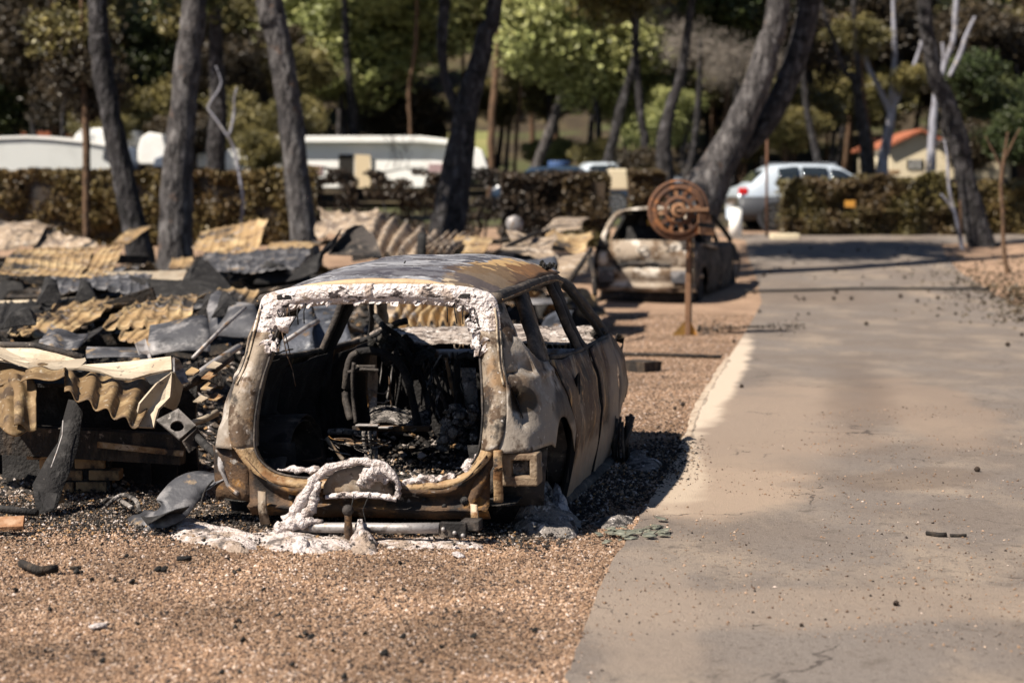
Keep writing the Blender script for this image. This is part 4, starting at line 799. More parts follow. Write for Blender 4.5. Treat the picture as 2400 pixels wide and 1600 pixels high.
poly_plate([(316, 805, 12.2), (340, 795, 12.3), (356, 842, 12), (330, 845, 12)], 'narrow dark strip hanging above the pale flashing', 'greymetal', 'metal scrap', 'metal_scrap', .008, .01)
sheet([(200, 845, 12), (340, 842, 12), (335, 828, 12.6), (215, 830, 12.6)], 1, 1, 'grey curved gutter piece behind the pale flashing', 'grey_sheet', 0, 0, .05, .03, name='gutter_piece', cat='gutter', seed=25)
# behind the near wreck roof (about 18-28 m)
sheet([(748, 545, 26), (860, 560, 25), (890, 505, 27), (750, 502, 28)], 3, 2, 'pinkish white crumpled roofing right of the third trunk', 'pink_sheet', .05, .02, .1, .14, name='crumpled_sheet', seed=30)
sheet([(852, 600, 22.5), (985, 606, 22), (1050, 556, 24.5), (885, 503, 25.5)], 5, 1, 'pale corrugated sheet with broad shadowed ribs behind the near roof', 'pink_sheet', .06, 0, .04, .05, seed=31, prof='wave')
sheet([(985, 604, 22), (1060, 602, 22), (1110, 562, 24), (1050, 550, 24.5)], 4, 1, 'corrugated sheet continuing right of the dark post', 'pink_sheet', .05, 0, .04, .06, seed=32, prof='wave')
sheet([(1050, 596, 22.5), (1145, 592, 22.5), (1150, 555, 24), (1070, 550, 24)], 2, 1, 'flat cream sheet at the right end of the corrugated roof', 'tan_sheet', .02, 0, .03, .07, seed=33)
poly_plate([(768, 600, 20), (790, 560, 20.2), (815, 538, 20.4), (850, 530, 20.5), (876, 550, 20.4), (892, 600, 20)], 'black domed sheet in front of the corrugated roof', 'shell_dark', 'metal sheet', 'charred_sheet', .01, .2, 8, .04)
poly_plate([(672, 660, 17.5), (770, 590, 18), (800, 540, 18.4), (760, 600, 18), (745, 640, 17.5)], 'dark leaning plate edge left of the near roof', 'char', 'metal sheet', 'charred_sheet', .01, .05, 9, .03)
pole([(988, 605, 21.5), (990, 550, 21.7)], .06, 'short black post stub between the corrugated sheets', 'char', 'post', 'post_stub')
sheet([(1270, 548, 27), (1360, 538, 27), (1388, 508, 30), (1300, 512, 30)], 1, 1, 'pale pink flat sheet lying beyond the middle of the heap', 'pink_sheet', 0, 0, .05, .05, name='flat_sheet', seed=36)
tagged = MB(); tagged.ball(P(1205, 528, 28), .13, 6, (1, 1, 1.2)).noise(.05, 5, 3, 2); tag(tagged.build('melted_canister', 'greymetal'), 'small shiny pale canister by the dark hedge foot', 'canister')
sheet([(1190, 640, 21.5), (1300, 660, 21), (1290, 600, 23), (1210, 600, 23.5)], 1, 1, 'blue-grey bent sheet right of the near wreck roof', 'bluegrey', 0, 0, .12, .12, name='bent_sheet', seed=37)
sheet([(1180, 600, 22), (1300, 610, 22), (1300, 560, 24), (1190, 565, 24.5)], 2, 1, 'orange-tinged crumpled sheet between the two wrecks', 'pink_sheet', .03, 0, .1, .16, name='crumpled_sheet', seed=38)
sheet([(1300, 668, 20.8), (1385, 640, 21.5), (1385, 590, 23), (1290, 610, 23)], 1, 1, 'cream torn sheet leaning at the far wreck near corner', 'pink_sheet', 0, 0, .15, .14, name='bent_sheet', seed=39)
sheet([(1285, 590, 24), (1385, 590, 24), (1390, 550, 26), (1290, 555, 26)], 2, 1, 'brown and cream sheet beyond the far wreck corner', 'tan_sheet', .03, 0, .1, .14, name='bent_sheet', seed=40)
for i, (a, b) in enumerate((((1145, 600, 22), (1260, 545, 24)), ((1330, 665, 20.5), (1385, 585, 22)), ((1395, 690, 20.5), (1380, 600, 21)), ((1130, 570, 24), (1240, 560, 24)), ((1300, 540, 26), (1220, 560, 25.5)))):
    pole([a, ((a[0] + b[0]) / 2 + 4, (a[1] + b[1]) / 2 - 4, (a[2] + b[2]) / 2), b], .03, ['thin dark branch crossing behind the near roof', 'black stick leaning on the cream torn sheet', 'burnt upright stick at the far wreck corner', 'level dark stick on the pale heap', 'short stick in front of the dark hedge'][i], 'burnt_wood', 'stick', 'burnt_stick')
# seen through the near wreck's windows
sheet([(905, 770, 15.5), (1100, 775, 15), (1120, 700, 17), (960, 690, 17.5)], 7, 1, 'brown ribbed sheet seen through the near wreck', 'tan_sheet', .05, 0, .06, .08, seed=45, prof='wave')
sheet([(880, 760, 16), (1010, 745, 16), (1050, 700, 18), (880, 705, 18)], 1, 1, 'greenish grey bent sheet seen through the near wreck windows', 'pink_sheet', 0, 0, .12, .1, name='bent_sheet', seed=46)
sheet([(740, 810, 13.5), (820, 800, 13.5), (815, 730, 15), (745, 725, 15)], 1, 1, 'blue-white folded sheet seen through the left side window', 'bluegrey', 0, 0, .2, .1, name='bent_sheet', seed=47)
sheet([(655, 815, 12.8), (740, 815, 12.8), (740, 740, 14.5), (660, 740, 14.5)], 1, 1, 'dark blue sheet behind the near wreck left pillar', 'bluegrey', 0, 0, .15, .1, name='bent_sheet', seed=48)
pole([(668, 800, 12.4), (720, 765, 12.6), (745, 752, 12.8)], .016, 'grey strut seen through the left rear window', 'greymetal', 'strut', 'metal_strut')
pole([(760, 735, 14), (850, 775, 13.8)], .02, 'dark strut seen through the second left window', 'shell_dark', 'strut', 'metal_strut')
sheet([(1270, 770, 15.8), (1345, 765, 15.6), (1345, 728, 16.2), (1300, 730, 16.4)], 1, 1, 'small grey triangle of sheet on gravel seen through the right window', 'bluegrey', 0, 0, .03, .03, name='bent_sheet', seed=49)
sheet([(1240, 715, 18.5), (1330, 712, 18.5), (1330, 697, 19.3), (1240, 697, 19.3)], 1, 1, 'flat grey board on gravel seen through the right window', 'grey_sheet', 0, 0, .02, .02, name='flat_board', seed=50)

def PN(px, py, Y): return P(px, py, Y * .905)
_pp, _pl = poly_plate, pole
def poly_plate(pts, *a, **k): return _pp([(x, y, Y * .905) for x, y, Y in pts], *a, **k)
def pole(pts, *a, **k): return _pl([(x, y, Y * .905) for x, y, Y in pts], *a, **k)
# nearest collapsed eave (about 10.5 m)
poly_plate([(-60, 812, 11.2), (0, 810, 11.2), (84, 812, 11.1), (200, 838, 11), (204, 848, 10.9), (188, 866, 10.8), (130, 868, 10.8), (68, 860, 10.85), (0, 836, 11), (-60, 836, 11)], 'bent pale ridge cap with a dark top edge, at the left of the eave', 'flash', 'ridge cap', 'ridge_cap', .012, .03, 2, .01)
pole([(-60, 808, 11.2), (0, 807, 11.2), (84, 809, 11.1), (196, 836, 11)], .02, 'dark rolled edge along the top of the pale ridge cap', 'shell_dark', 'edge strip', 'rolled_edge')
poly_plate([(184, 864, 10.75), (195, 857, 10.8), (300, 848, 10.75), (402, 836, 10.7), (403, 868, 10.6), (350, 878, 10.6), (308, 889, 10.6), (270, 886, 10.65), (235, 872, 10.7)], 'long pale flashing strip with nail holes on the eave', 'flash', 'flashing', 'flashing_strip', .012, .012, 4, .004)
poly_plate([(405, 838, 10.7), (418, 842, 10.8), (428, 862, 10.85), (440, 898, 10.8), (425, 905, 10.7), (407, 870, 10.6)], 'crumpled dark-faced end of the pale flashing', 'greymetal', 'flashing', 'crumpled_flashing', .01, .04, 5, .01)
poly_plate([(402, 870, 10.6), (410, 872, 10.6), (428, 903, 10.7), (418, 940, 10.7), (408, 962, 10.7), (385, 950, 10.6), (398, 930, 10.55)], 'pale twisted flashing hanging down right of the strip', 'flash', 'flashing', 'crumpled_flashing', .01, .03, 6, .01)
poly_plate([(366, 898, 10.5), (403, 872, 10.55), (398, 930, 10.5), (372, 960, 10.45), (360, 1002, 10.4), (308, 999, 10.4), (326, 945, 10.42)], 'pale hip flashing folded down over the tile edge', 'flash', 'flashing', 'hip_flashing', .012, .03, 7, .008)
def eave(rows, label, seed, nrep=1):
    """rows: list of stations; each is polyline of (px,py,Y) from top to eave"""
    rr = [[PN(*a) for a in smooth_path(r, 6)] for r in rows]; n = min(len(r) for r in rr); cols = []
    for j in range(n): cols.append([Vector(v) for v in smooth_path([r[j] for r in rr], 6)])
    n2 = len(cols)
    cols = [[v + Vector((0, -.028, .012)) if j > n2 * .42 else v for v in c_] for j, c_ in enumerate(cols)]; k_ = int(n2 * .42); cols.insert(k_ + 1, [v + Vector((0, -.028, .014)) for v in cols[k_]])
    m = MB(); m.grid(cols).noise(.004, 6, seed, 3); return tag(m.build('tile_sheet', 'near_tile', None, True, .012), label, 'roof sheet')
# crest/trough stations from left to right; the lower edge waves towards the camera
_s = .905
sheet([(146, 928, 10.35 * _s), (322, 1005, 10.25 * _s), (372, 905, 10.8 * _s), (148, 864, 10.95 * _s)], 4, 2, 'wavy olive-brown tile sheet forming the eave of the collapsed house', 'near_tile', .019, .022, .02, .02, th=.006, seed=61, prof='wave', nu=70)
sheet([(50, 905, 10.5 * _s), (158, 892, 10.4 * _s), (160, 862, 10.9 * _s), (84, 868, 10.95 * _s)], 1, 2, 'arched tile edge over the dark hollow at the left of the eave', 'near_tile', .014, .02, .02, .02, th=.006, seed=62, prof='wave', nu=24)
sheet([(28, 1000, 10.3 * _s), (80, 1012, 10.35 * _s), (74, 880, 10.7 * _s), (20, 895, 10.7 * _s)], 1, 2, 'brown tile tongue hanging down beside the dark hollow', 'near_tile', .016, .02, .05, .03, th=.006, seed=63, prof='wave', nu=24)
eave([[(-40, 900, 10.9), (-40, 950, 10.6), (-45, 1005, 10.4)], [(5, 905, 10.85), (3, 950, 10.6), (0, 1003, 10.4)], [(14, 902, 10.8), (20, 950, 10.5), (20, 1018, 10.3)], [(30, 892, 10.8), (45, 960, 10.5), (45, 1024, 10.3)], [(55, 885, 10.9), (58, 945, 10.6), (72, 1008, 10.4)]],
     'brown curled tile piece hanging at the left end of the eave', 2)
eave([[(-50, 870, 11.1), (-45, 900, 10.95), (-40, 915, 10.85)], [(0, 850, 11.15), (10, 880, 11.0), (15, 905, 10.85)], [(50, 862, 11.1), (60, 872, 11.0), (68, 884, 10.9)], [(80, 868, 11.05), (84, 872, 11.0), (88, 878, 10.95)]],
     'dark underside tile piece behind the left end of the eave', 3)
M['holeplate'] = material('sooted_steel_plate', (.15, .135, .125), [((.05, .045, .04), 9, .5, .6, 2), ((.26, .24, .22), 20, .6, .68, 4)], rough=.6, metallic=.3, bump=(60, .4, .006))
# bracket with hole
q = [PN(*a) for a in ((366, 985, 10.3), (418, 958, 10.35), (459, 997, 10.3), (420, 1030, 10.2))]; c = PN(415, 1000, 10.27); m = MB(); rows = []
bd = [q[i].lerp(q[(i + 1) % 4], t) for i in range(4) for t in (0, .25, .5, .75)]; bd.append(bd[0])
for k, b in enumerate(bd):
    d = (b - c).normalized(); rows.append([c + d * .036, c + d * .040, b])
m.grid(rows); br = m.build('steel_bracket', 'holeplate', None, False, .012); tag(br, 'grey steel plate with a round hole below the hip flashing', 'bracket')
poly_plate([(430, 1035, 10.2), (460, 1003, 10.3), (482, 1032, 10.35), (445, 1060, 10.2)], 'dark square steel plate beside the holed bracket', 'shell_dark', 'bracket', 'steel_plate', .012, .005)
pole([(440, 1005, 10.4), (480, 1040, 10.2), (520, 1078, 9.9)], .02, 'dark strap running from the bracket to the near wreck', 'char', 'strap', 'metal_strap')
# dark interior below the eave: black boards painting its shade, beam, brick pier
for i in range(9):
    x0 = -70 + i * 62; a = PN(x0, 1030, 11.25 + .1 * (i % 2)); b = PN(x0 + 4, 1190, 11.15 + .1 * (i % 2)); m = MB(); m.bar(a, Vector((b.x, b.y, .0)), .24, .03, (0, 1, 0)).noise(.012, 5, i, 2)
    if i < 8: tag(m.build('hollow_shade_board', 'char', None, False), 'black board added as shade, standing under the eave', 'board', 'black shade boards under the eave')
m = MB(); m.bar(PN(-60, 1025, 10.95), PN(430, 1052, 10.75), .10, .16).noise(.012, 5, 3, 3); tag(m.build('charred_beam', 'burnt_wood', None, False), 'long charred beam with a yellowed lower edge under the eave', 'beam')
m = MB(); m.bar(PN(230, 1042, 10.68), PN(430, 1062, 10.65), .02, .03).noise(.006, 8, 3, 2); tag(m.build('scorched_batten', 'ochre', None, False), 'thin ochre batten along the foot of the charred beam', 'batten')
m = MB(); m.grid([[PN(x, y, 11.6) for y in (860, 1000, 1150)] for x in range(-80, 520, 60)]).noise(.05, 2, 4, 2); tag(m.build('hollow_shade_panel', 'char', None, False, .04), 'black panel added as shade at the back of the hollow under the eave', 'wall panel')
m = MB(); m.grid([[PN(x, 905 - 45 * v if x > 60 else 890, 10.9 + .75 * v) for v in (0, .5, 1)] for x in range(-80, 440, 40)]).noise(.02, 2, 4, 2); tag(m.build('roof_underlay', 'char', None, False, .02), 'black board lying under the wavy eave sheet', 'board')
pier = thing('brick_pier', 'sooted yellow brick pier standing in the dark hollow under the eave', 'brick pier', PN(180, 1175, 10.95) * 1); pier.location.z = 0
bw, bh = .17, .066
bme = MB().box((0, 0, 0), (bw, .12, bh - .01)).build('brick', 'brick', pier, False, 0, .006); bme.location = (0, 0, .04)
for r in range(5):
    for c_ in (0, 1):
        if r == 0 and c_ == 0: bme.location = (-.09, 0, .04); continue
        if r == 4 and c_ == 1: continue
        b = bme.copy(); COL.objects.link(b); b.parent = pier; off = .05 if r % 2 else -.02
        b.location = (-.09 + c_ * .2 + off + R.uniform(-.006, .006), R.uniform(-.012, .012), .04 + r * bh); b.rotation_euler = (0, R.uniform(-.03, .03), R.uniform(-.08, .08))
mt = MB(); mt.box((.02, .01, .18), (.34, .10, .35)).noise(.01, 8, 1, 2); mt.build('mortar_core', 'char_rough', pier, False)
for x, y in ((85, 1062), (98, 1060)):
    m = MB(); m.box(PN(x, y, 10.9), (.09, .08, .06)); tag(m.build('brick_fragment', 'brick', None, False, 0, .006), 'broken pale brick end under the left of the beam' if x < 90 else 'second broken brick end beside the first under the beam', 'brick')
m = MB(); m.sweep([PN(180, 938, 10.45), PN(168, 990, 10.4), PN(158, 1040, 10.3), PN(138, 1085, 10.2), PN(112, 1140, 10.1), PN(108, 1200, 9.95)], [(-.10, -.004), (.10, -.004), (.10, .004), (-.10, .004)], (0, 1, 0), True, [.45, .5, .55, .7, .8, .5]).noise(.008, 6, 5, 2); tag(m.build('charred_strap', 'char', None, True), 'black bent metal strap hanging from the eave to the ground', 'strap')
m = MB(); m.tube([PN(148, 985, 10.3), PN(146, 1020, 10.25), PN(133, 1060, 10.15), PN(120, 1095, 10.05)], .004, 5); tag(m.build('bright_wire', 'greymetal'), 'thin bright wire along the hanging black strap', 'wire')
# curved grey strip on the ground between heap and car
m = MB(); q = [(325, 1204, 9.9, .6), (352, 1214, 9.75, .9), (395, 1195, 9.7, 1), (430, 1150, 9.8, 1), (460, 1132, 9.85, .9), (500, 1125, 9.85, .5), (528, 1118, 9.8, .2)]
m.sweep(smooth_path([PN(*a[:3]) for a in q], 5), [(-.10, -.004), (-.05, .012), (0, .0), (.05, .012), (.10, -.004), (.10, -.010), (-.10, -.010)], (0, -.7, 1), True, [v[0] for v in smooth_path([(a[3],) for a in q], 5)]).noise(.006, 8, 6, 3); tag(m.build('twisted_trim', 'grey_sheet', None, True, .004), 'twisted grey metal trim lying between the heap and the near wreck', 'metal trim')
m = MB(); m.grid([[PN(330 + 13 * i, 1208 + 3 * math.sin(i), 9.7), PN(345 + 14 * i, 1228 - i * 6, 9.5)] for i in range(8)]).noise(.01, 8, 6, 3); tag(m.build('twisted_trim', 'char', None, True, .006), 'black folded underside of the twisted trim on the ash', 'metal trim')
for k, pts in enumerate((((250, 1185, 10), (285, 1160, 10.1), (318, 1172, 10), (328, 1200, 9.9)), ((245, 1172, 10.1), (270, 1168, 10.2), (295, 1180, 10), (310, 1190, 9.9)), ((500, 1125, 9.8), (480, 1150, 9.8), (470, 1185, 9.7)))):
    m = MB(); m.tube(smooth_path([PN(*a) for a in pts], 6), .012 if k < 2 else .005, 7); tag(m.build('burnt_hose', 'ash' if k < 2 else 'shell_dark'), ['curved grey hose looping over the ash by the brick pier', 'second grey hose running below the first loop', 'thin drooping wire left of the near wreck bumper'][k], 'hose' if k < 2 else 'wire')
poly_plate([(-20, 1214, 9.6), (57, 1212, 9.6), (54, 1236, 9.5), (-20, 1240, 9.5)], 'rusty orange plate lying at the left edge', 'rustplate', 'metal plate', 'rusty_plate', .02, .004)
pole([(-20, 1190, 9.9), (40, 1196, 9.9), (85, 1200, 9.85)], .02, 'dark flat bar on the ground above the rusty plate', 'char', 'bar', 'dark_bar')
poly_plate([(132, 1178, 10.1), (139, 1140, 10.3), (150, 1175, 10.15)], 'little yellow upright splinter by the brick pier', 'ochre', 'splinter', 'wood_splinter', .015, 0)
poly_plate([(505, 1085, 10), (522, 1098, 10), (510, 1122, 9.9), (503, 1110, 9.9)], 'small bright scrap beside the near wreck left corner', 'flash', 'metal scrap', 'metal_scrap', .006, 0)
for k, (x, y, n) in enumerate(((500, 855, 11), (488, 905, 11), (505, 930, 11.2), (470, 935, 11), (450, 870, 11.2), (490, 880, 11))):
    poly_plate([(x - 18, y + 6, n), (x, y - 9, n + .1), (x + 20, y - 2, n), (x + 4, y + 8, n - .1)], ['pale chip highest beside the near wreck pillar', 'tan chip left of the near wreck quarter panel', 'cream chip lowest beside the quarter panel', 'ochre flake between the bracket and the wreck', 'pale flake right of the crumpled flashing end', 'yellowish flake in the gap by the wreck'][k], ['flash', 'tan_sheet', 'ochre'][k % 3], 'metal scrap', 'metal_scrap', .006, .005, k)
pole([(430, 905, 11.2), (480, 880, 11.4), (540, 835, 11.6)], .03, 'dark joist slanting up behind the near wreck left side', 'shell_dark', 'joist', 'charred_joist')
pole([(440, 995, 10.6), (480, 980, 10.7), (510, 965, 10.8)], .02, 'pale thin bar left of the near wreck quarter panel', 'flash', 'bar', 'thin_bar')
poly_plate, pole = _pp, _pl
# ---- filler: charred planks and small torn sheets through the heap
def in_heap():
    while True:
        px = R.uniform(-60, 1380); Y = 11.5 + 19 * R.random(); lim = 560 if Y < 16 else 1385
        x = (px - 1200) * Y / FPX
        if px < lim and (Y > 21 or px < 760) and not (px > 1240 and Y < 23): return x, Y
pl = MB().bar((-.5, 0, 0), (.5, 0, 0), .09, .035).noise(.006, 5, 1, 2).build('charred_plank', 'burnt_wood', None, False)
for k in range(64):
    o = pl if k == 0 else pl.copy()
    if k: COL.objects.link(o)
    x, Y = in_heap(); o.location = (x, Y, TZ(x, Y) + max(0, mound(x, Y)) + R.uniform(.03, .4)); o.rotation_euler = (R.uniform(0, 3), R.gauss(0, .14), R.uniform(-.9, .9)); s = R.uniform(.5, 1.5); o.scale = (s, R.uniform(.6, 1.6), R.uniform(.6, 1.5))
    tag(o, 'black charred plank lying jumbled in the heap of roof sheets', 'plank', 'charred planks in the heap')
for k in range(8):
    x0, Y0 = R.uniform(-40, 600), R.uniform(12.5, 24); yy = 460 + (1.65 - .55) * FPX / Y0 * R.uniform(.85, 1.0); w_ = R.uniform(50, 90)
    poly_plate([(x0, yy, Y0), (x0 + w_, yy - 8, Y0 + .2), (x0 + w_ * .8, yy - 45, Y0 + .6), (x0 + w_ * .3, yy - 55, Y0 + .7)], 'black soot-covered plate standing askew in the heap', 'char', 'metal sheet', 'charred_sheet', .01, .08, k, .03, 'black plates askew in the heap')
base = []
for k, (mt, wv) in enumerate((('grey_sheet', 3), ('pink_sheet', 0), ('char', 2), ('tan_sheet', 4), ('grey_sheet', 0), ('char', 0))):
    m = MB(); m.grid([[Vector((u * .6, v * .35, .03 * math.sin(u * wv * 3) + .12 * fbm((u, v, k), 1.1, k))) for v in np.linspace(-1, 1, 10)] for u in np.linspace(-1, 1, 20)]); o = m.build('torn_sheet', mt, None, True, .008); base.append(o)
lab = ['sooty grey torn sheet piece among the fallen roofs', 'pale pinkish torn sheet piece among the fallen roofs', 'black ribbed torn sheet piece among the fallen roofs', 'tan ribbed torn sheet piece among the fallen roofs', 'smooth dark grey torn sheet piece among the fallen roofs', 'black crumpled sheet piece among the fallen roofs']
for k in range(96):
    b = base[k % 6]; o = b if k < 6 else b.copy()
    if k >= 6: COL.objects.link(o)
    x, Y = in_heap(); o.location = (x, Y, TZ(x, Y) + max(0, mound(x, Y)) + R.uniform(.05, .35)); o.rotation_euler = (R.gauss(.2, .35), R.gauss(0, .3), R.uniform(0, 6)); s = R.uniform(.3, .75); o.scale = (s, s, s)
    tag(o, lab[k % 6], 'sheet piece', lab[k % 6].replace('piece', 'pieces'))
M['orange'] = material('scorched_orange_paint', (.50, .24, .04), [((.30, .14, .04), 6, .5, .62, 2), ((.10, .06, .03), 9, .6, .7, 4)], bump=(60, .3, .01))
# ------------------------------------------------------------------ the farther burnt hatchback, its tail towards the camera
A2 = math.radians(19)
W2 = thing('burnt_car', 'farther burnt-out hatchback seen from behind, pale tailgate and black side coloured for its shade, beyond the rusty reel post', 'car', (2.12, 29.0, -.09)); W2.rotation_euler = (0, 0, -A2)
M['nose'] = material('pale_burnt_tailgate_metal', (.27, .22, .17), [((.12, .08, .05), 2.6, .50, .58, 2), ((.50, .45, .39), 3.5, .53, .61, 5), ((.03, .024, .02), 2.8, .56, .62, 8)], rough=.8, metallic=.15, bump=(20, .6, .02))
def w2(mb, nm, mat, smooth=True, solid=.01, bevel=0, par=None): return mb.build(nm, mat, par or W2, smooth, solid, bevel)
def hw(z): return gp([.1, .3, .6, .9, 1.05, 1.3, 1.5], [.80, .84, .87, .83, .77, .66, .55], z)
def cv_(x): return .16 * (abs(x) / .84) ** 4
m = MB(); m.grid([[Vector((x, cv_(x) + dy, z)) for dy, z in ((.10, .20), (.0, .24), (-.05, .27), (.02, .30), (.03, .36), (.0, .40), (-.02, .46), (-.03, .52), (-.01, .57), (.05, .60))] for x in np.linspace(-.83, .83, 30)]).noise(.02, 3, 1, 3); w2(m, 'rear_bumper', 'nose')
m = MB(); m.grid([[Vector((x, .03 + cv_(x) + dy, z)) for dy, z in ((.06, .59), (.0, .62), (.03, .68), (.0, .72), (-.01, .80), (.01, .88), (.04, .95), (.09, 1.02))] for x in np.linspace(-.62, .62, 26)]).noise(.022, 3, 8, 3); w2(m, 'tailgate', 'nose')
m = MB(); m.grid([[Vector((.46 * u, -.0 + .02 * abs(u), .655 - .05 * u * u + dz)) for dz in (-.035, .0, .035)] for u in np.linspace(-1, 1, 14)]).noise(.01, 5, 5, 2); w2(m, 'plate_recess', 'shell_dark')
for s in (1, -1):
    m = MB(); m.grid([[Vector((s * lerp(.58, .84, u), .02 + cv_(lerp(.58, .84, u)) - .05 * math.sin(math.pi * u) * math.sin(math.pi * v), lerp(.60, .86, v))) for v in np.linspace(0, 1, 7)] for u in np.linspace(0, 1, 8)]).noise(.012, 5, s, 2); w2(m, 'lamp_panel', 'nose')
    m = MB(); m.grid([[Vector((s * lerp(.62, .82, u), .05 + cv_(lerp(.6, .82, u)), lerp(.86, 1.02, v))) for v in np.linspace(0, 1, 5)] for u in np.linspace(0, 1, 5)]).noise(.012, 5, s, 2); w2(m, 'lamp_recess', 'shell_dark')
m = MB()
m.grid([[Vector((.09 * r * math.cos(a), .0 - .01 * r, .87 + .055 * r * math.sin(a))) for r in (.72, 1)] for a in np.linspace(0, math.tau, 21)]); w2(m, 'round_badge', 'shell_dark')
for s in (-.62, .60):
    m = MB(); m.box((s, -.05 + cv_(s), .45), (.26, .03, .19)).noise(.01, 5, 1, 2); w2(m, 'bumper_insert', 'grey_sheet', False, 0)
m = MB(); m.bar((-.84, .04, .24), (.84, .04, .22), .05, .03); w2(m, 'bumper_lip', 'nose', False, 0)
m = MB(); m.grid([[Vector((x, .12 + .2 * (abs(x) / .8) ** 3, z)) for z in (.0, .12, .24)] for x in np.linspace(-.80, .80, 12)]).noise(.03, 3, 5, 2); w2(m, 'bumper_shade', 'char')  # black sheet painting the shade beneath the bumper
for s in (1, -1):
    m = MB(); m.sweep(smooth_path([(s * .74, .20, .98), (s * .72, .27, 1.12), (s * .66, .38, 1.30), (s * .58, .46, 1.42), (s * .50, .50, 1.47)], 5), rrect(.09, .09)).noise(.01, 6, s, 2); w2(m, 'pillar', 'nose', True, 0)
    for (y0, y1) in ((1.05, .98), (1.95, 1.92)):
        m = MB(); m.sweep([(s * .57, y0, 1.45), (s * .66, (y0 + y1) / 2, 1.25), (s * .79, y1, .97)], rrect(.06, .13), (0, 1, 0)).noise(.008, 5, s, 2); w2(m, 'pillar', 'char', True, 0)
    m = MB(); m.sweep(smooth_path([(s * .56, 2.45, 1.44), (s * .62, 2.75, 1.28), (s * .72, 3.05, 1.06), (s * .76, 3.15, .96)], 4), rrect(.07, .10), (0, 1, 0)).noise(.012, 5, s, 2); w2(m, 'pillar', 'char', True, 0)
    m = MB(); m.sweep([(s * .565, .45, 1.46), (s * .57, 1.3, 1.50), (s * .565, 2.45, 1.45)], rrect(.07, .07)); w2(m, 'roof_rail', 'shell_dark', True, 0)
    for (a, b, nm, mt) in ((.06, 1.0, 'quarter_panel', 'shell_dark'), (1.04, 1.93, 'rear_door', 'shell_dark'), (1.98, 2.86, 'front_door', 'shell_dark'), (2.9, 3.75, 'front_wing', 'char')):  # flank panels get dark colours that paint in their shade
        zt_ = lambda y: gp([.06, .3, 1.0, 2.9, 3.2, 3.75], [.92, 1.0, .97, .95, .90, .68], y)
        def zb_(y, nm=nm):
            c_ = .66 if nm == 'quarter_panel' else 3.25
            return max(.16, .26 + math.sqrt(max(0, .12 - (y - c_) ** 2))) if nm in ('quarter_panel', 'front_wing') else .14
        m = MB(); m.grid([[Vector((s * hw(lerp(zb_(y), zt_(y), v)) * gp([.06, .4, 3.0, 3.8], [.975, 1, 1, .92], y), y, lerp(zb_(y), zt_(y), v))) for v in np.linspace(0, 1, 9)] for y in np.linspace(a, b, 16)]).noise(.016, 3, a + s, 3); w2(m, nm, mt)
    for yy in (.66, 3.25):
        m = MB(); m.tube([(s * .62, yy, .22), (s * .80, yy, .22)], .21, 16, (0, 1, 0)); w2(m, 'wheel_rim', 'char', False, 0)
    m = MB(); m.grid([[Vector((s * .68, y, z)) for z in (.25, .6, .93)] for y in np.linspace(.3, 3.0, 8)]).noise(.03, 2, s, 2); w2(m, 'inner_skin', 'char')
m = MB(); m.grid([[Vector((x, y, 1.565 - .08 * (abs(x) / .6) ** 3 - .25 * max(0, .75 - y) ** 1.6 - .22 * max(0, y - 2.0) ** 2)) for y in np.linspace(.44, 2.5, 18)] for x in np.linspace(-.60, .60, 14)]).noise(.012, 3, 2, 3); w2(m, 'roof', 'nose')
m = MB(); m.grid([[Vector((x, y, .35)) for y in (.1, 1.5, 3.0)] for x in (-.75, 0, .75)]).grid([[Vector((x, 3.05, z)) for z in (.35, .7, .95)] for x in (-.75, 0, .75)]).noise(.02, 3, 2, 2); w2(m, 'floor_pan', 'char')
m = MB(); m.grid([[Vector((x, y, 1.44 - .04 * abs(x))) for y in np.linspace(.55, 2.4, 8)] for x in np.linspace(-.56, .56, 6)]).noise(.03, 2, 3, 2); w2(m, 'headliner', 'char')  # black roof lining added to darken the cabin
m = MB(); m.grid([[Vector((lerp(-.76, -.60, (z - .95) / .5), y, z)) for z in (.95, 1.2, 1.45)] for y in np.linspace(1.1, 3.0, 8)]).noise(.02, 2, 3, 2); w2(m, 'cabin_dark_panel', 'char')  # black panel added to darken the cabin, no real glass
m = MB(); m.grid([[Vector((x, 1.05, z)) for z in (.5, .9, 1.25)] for x in np.linspace(-.62, .62, 6)]).noise(.06, 2, 5, 2); w2(m, 'rear_seat', 'char')
for x in (-.36, .36):
    m = MB(); m.grid([[Vector((x + a, 1.9, z)) for z in (.5, .8, 1.12)] for a in (-.22, 0, .22)]).noise(.03, 4, x, 2); w2(m, 'seat_back', 'char')
    m = MB(); m.tube(smooth_path([(x - .2, 1.8, .5), (x - .2, 1.85, 1.0), (x - .12, 1.86, 1.2), (x + .12, 1.86, 1.2), (x + .2, 1.85, 1.0), (x + .2, 1.8, .5)], 4), .028, 7); w2(m, 'seat_frame', 'shell_dark', True, 0)
for x, z, w, h in ((.02, 1.31, .30, .10), (.14, 1.20, .16, .10)):
    m = MB(); m.box((x, .75, z), (w, .04, h)); w2(m, 'scorched_plate', 'orange', False, 0, .01)
m = MB(); m.tube(smooth_path([(.74, .18, 1.02), (.78, .14, .92), (.80, .08, .80), (.74, .02, .70)], 5), .03, 7); w2(m, 'bent_trim', 'ochre', True, 0)
m = MB(); m.sweep(smooth_path([(.80, .60, .96), (.88, .9, .93), (.90, 1.35, .88), (.84, 1.6, .86)], 5), rrect(.05, .03)); w2(m, 'door_trim', 'nose', True, 0)
m = MB(); m.ball((.87, .42, .45), .035, 6); w2(m, 'shiny_button', 'flash', True, 0)
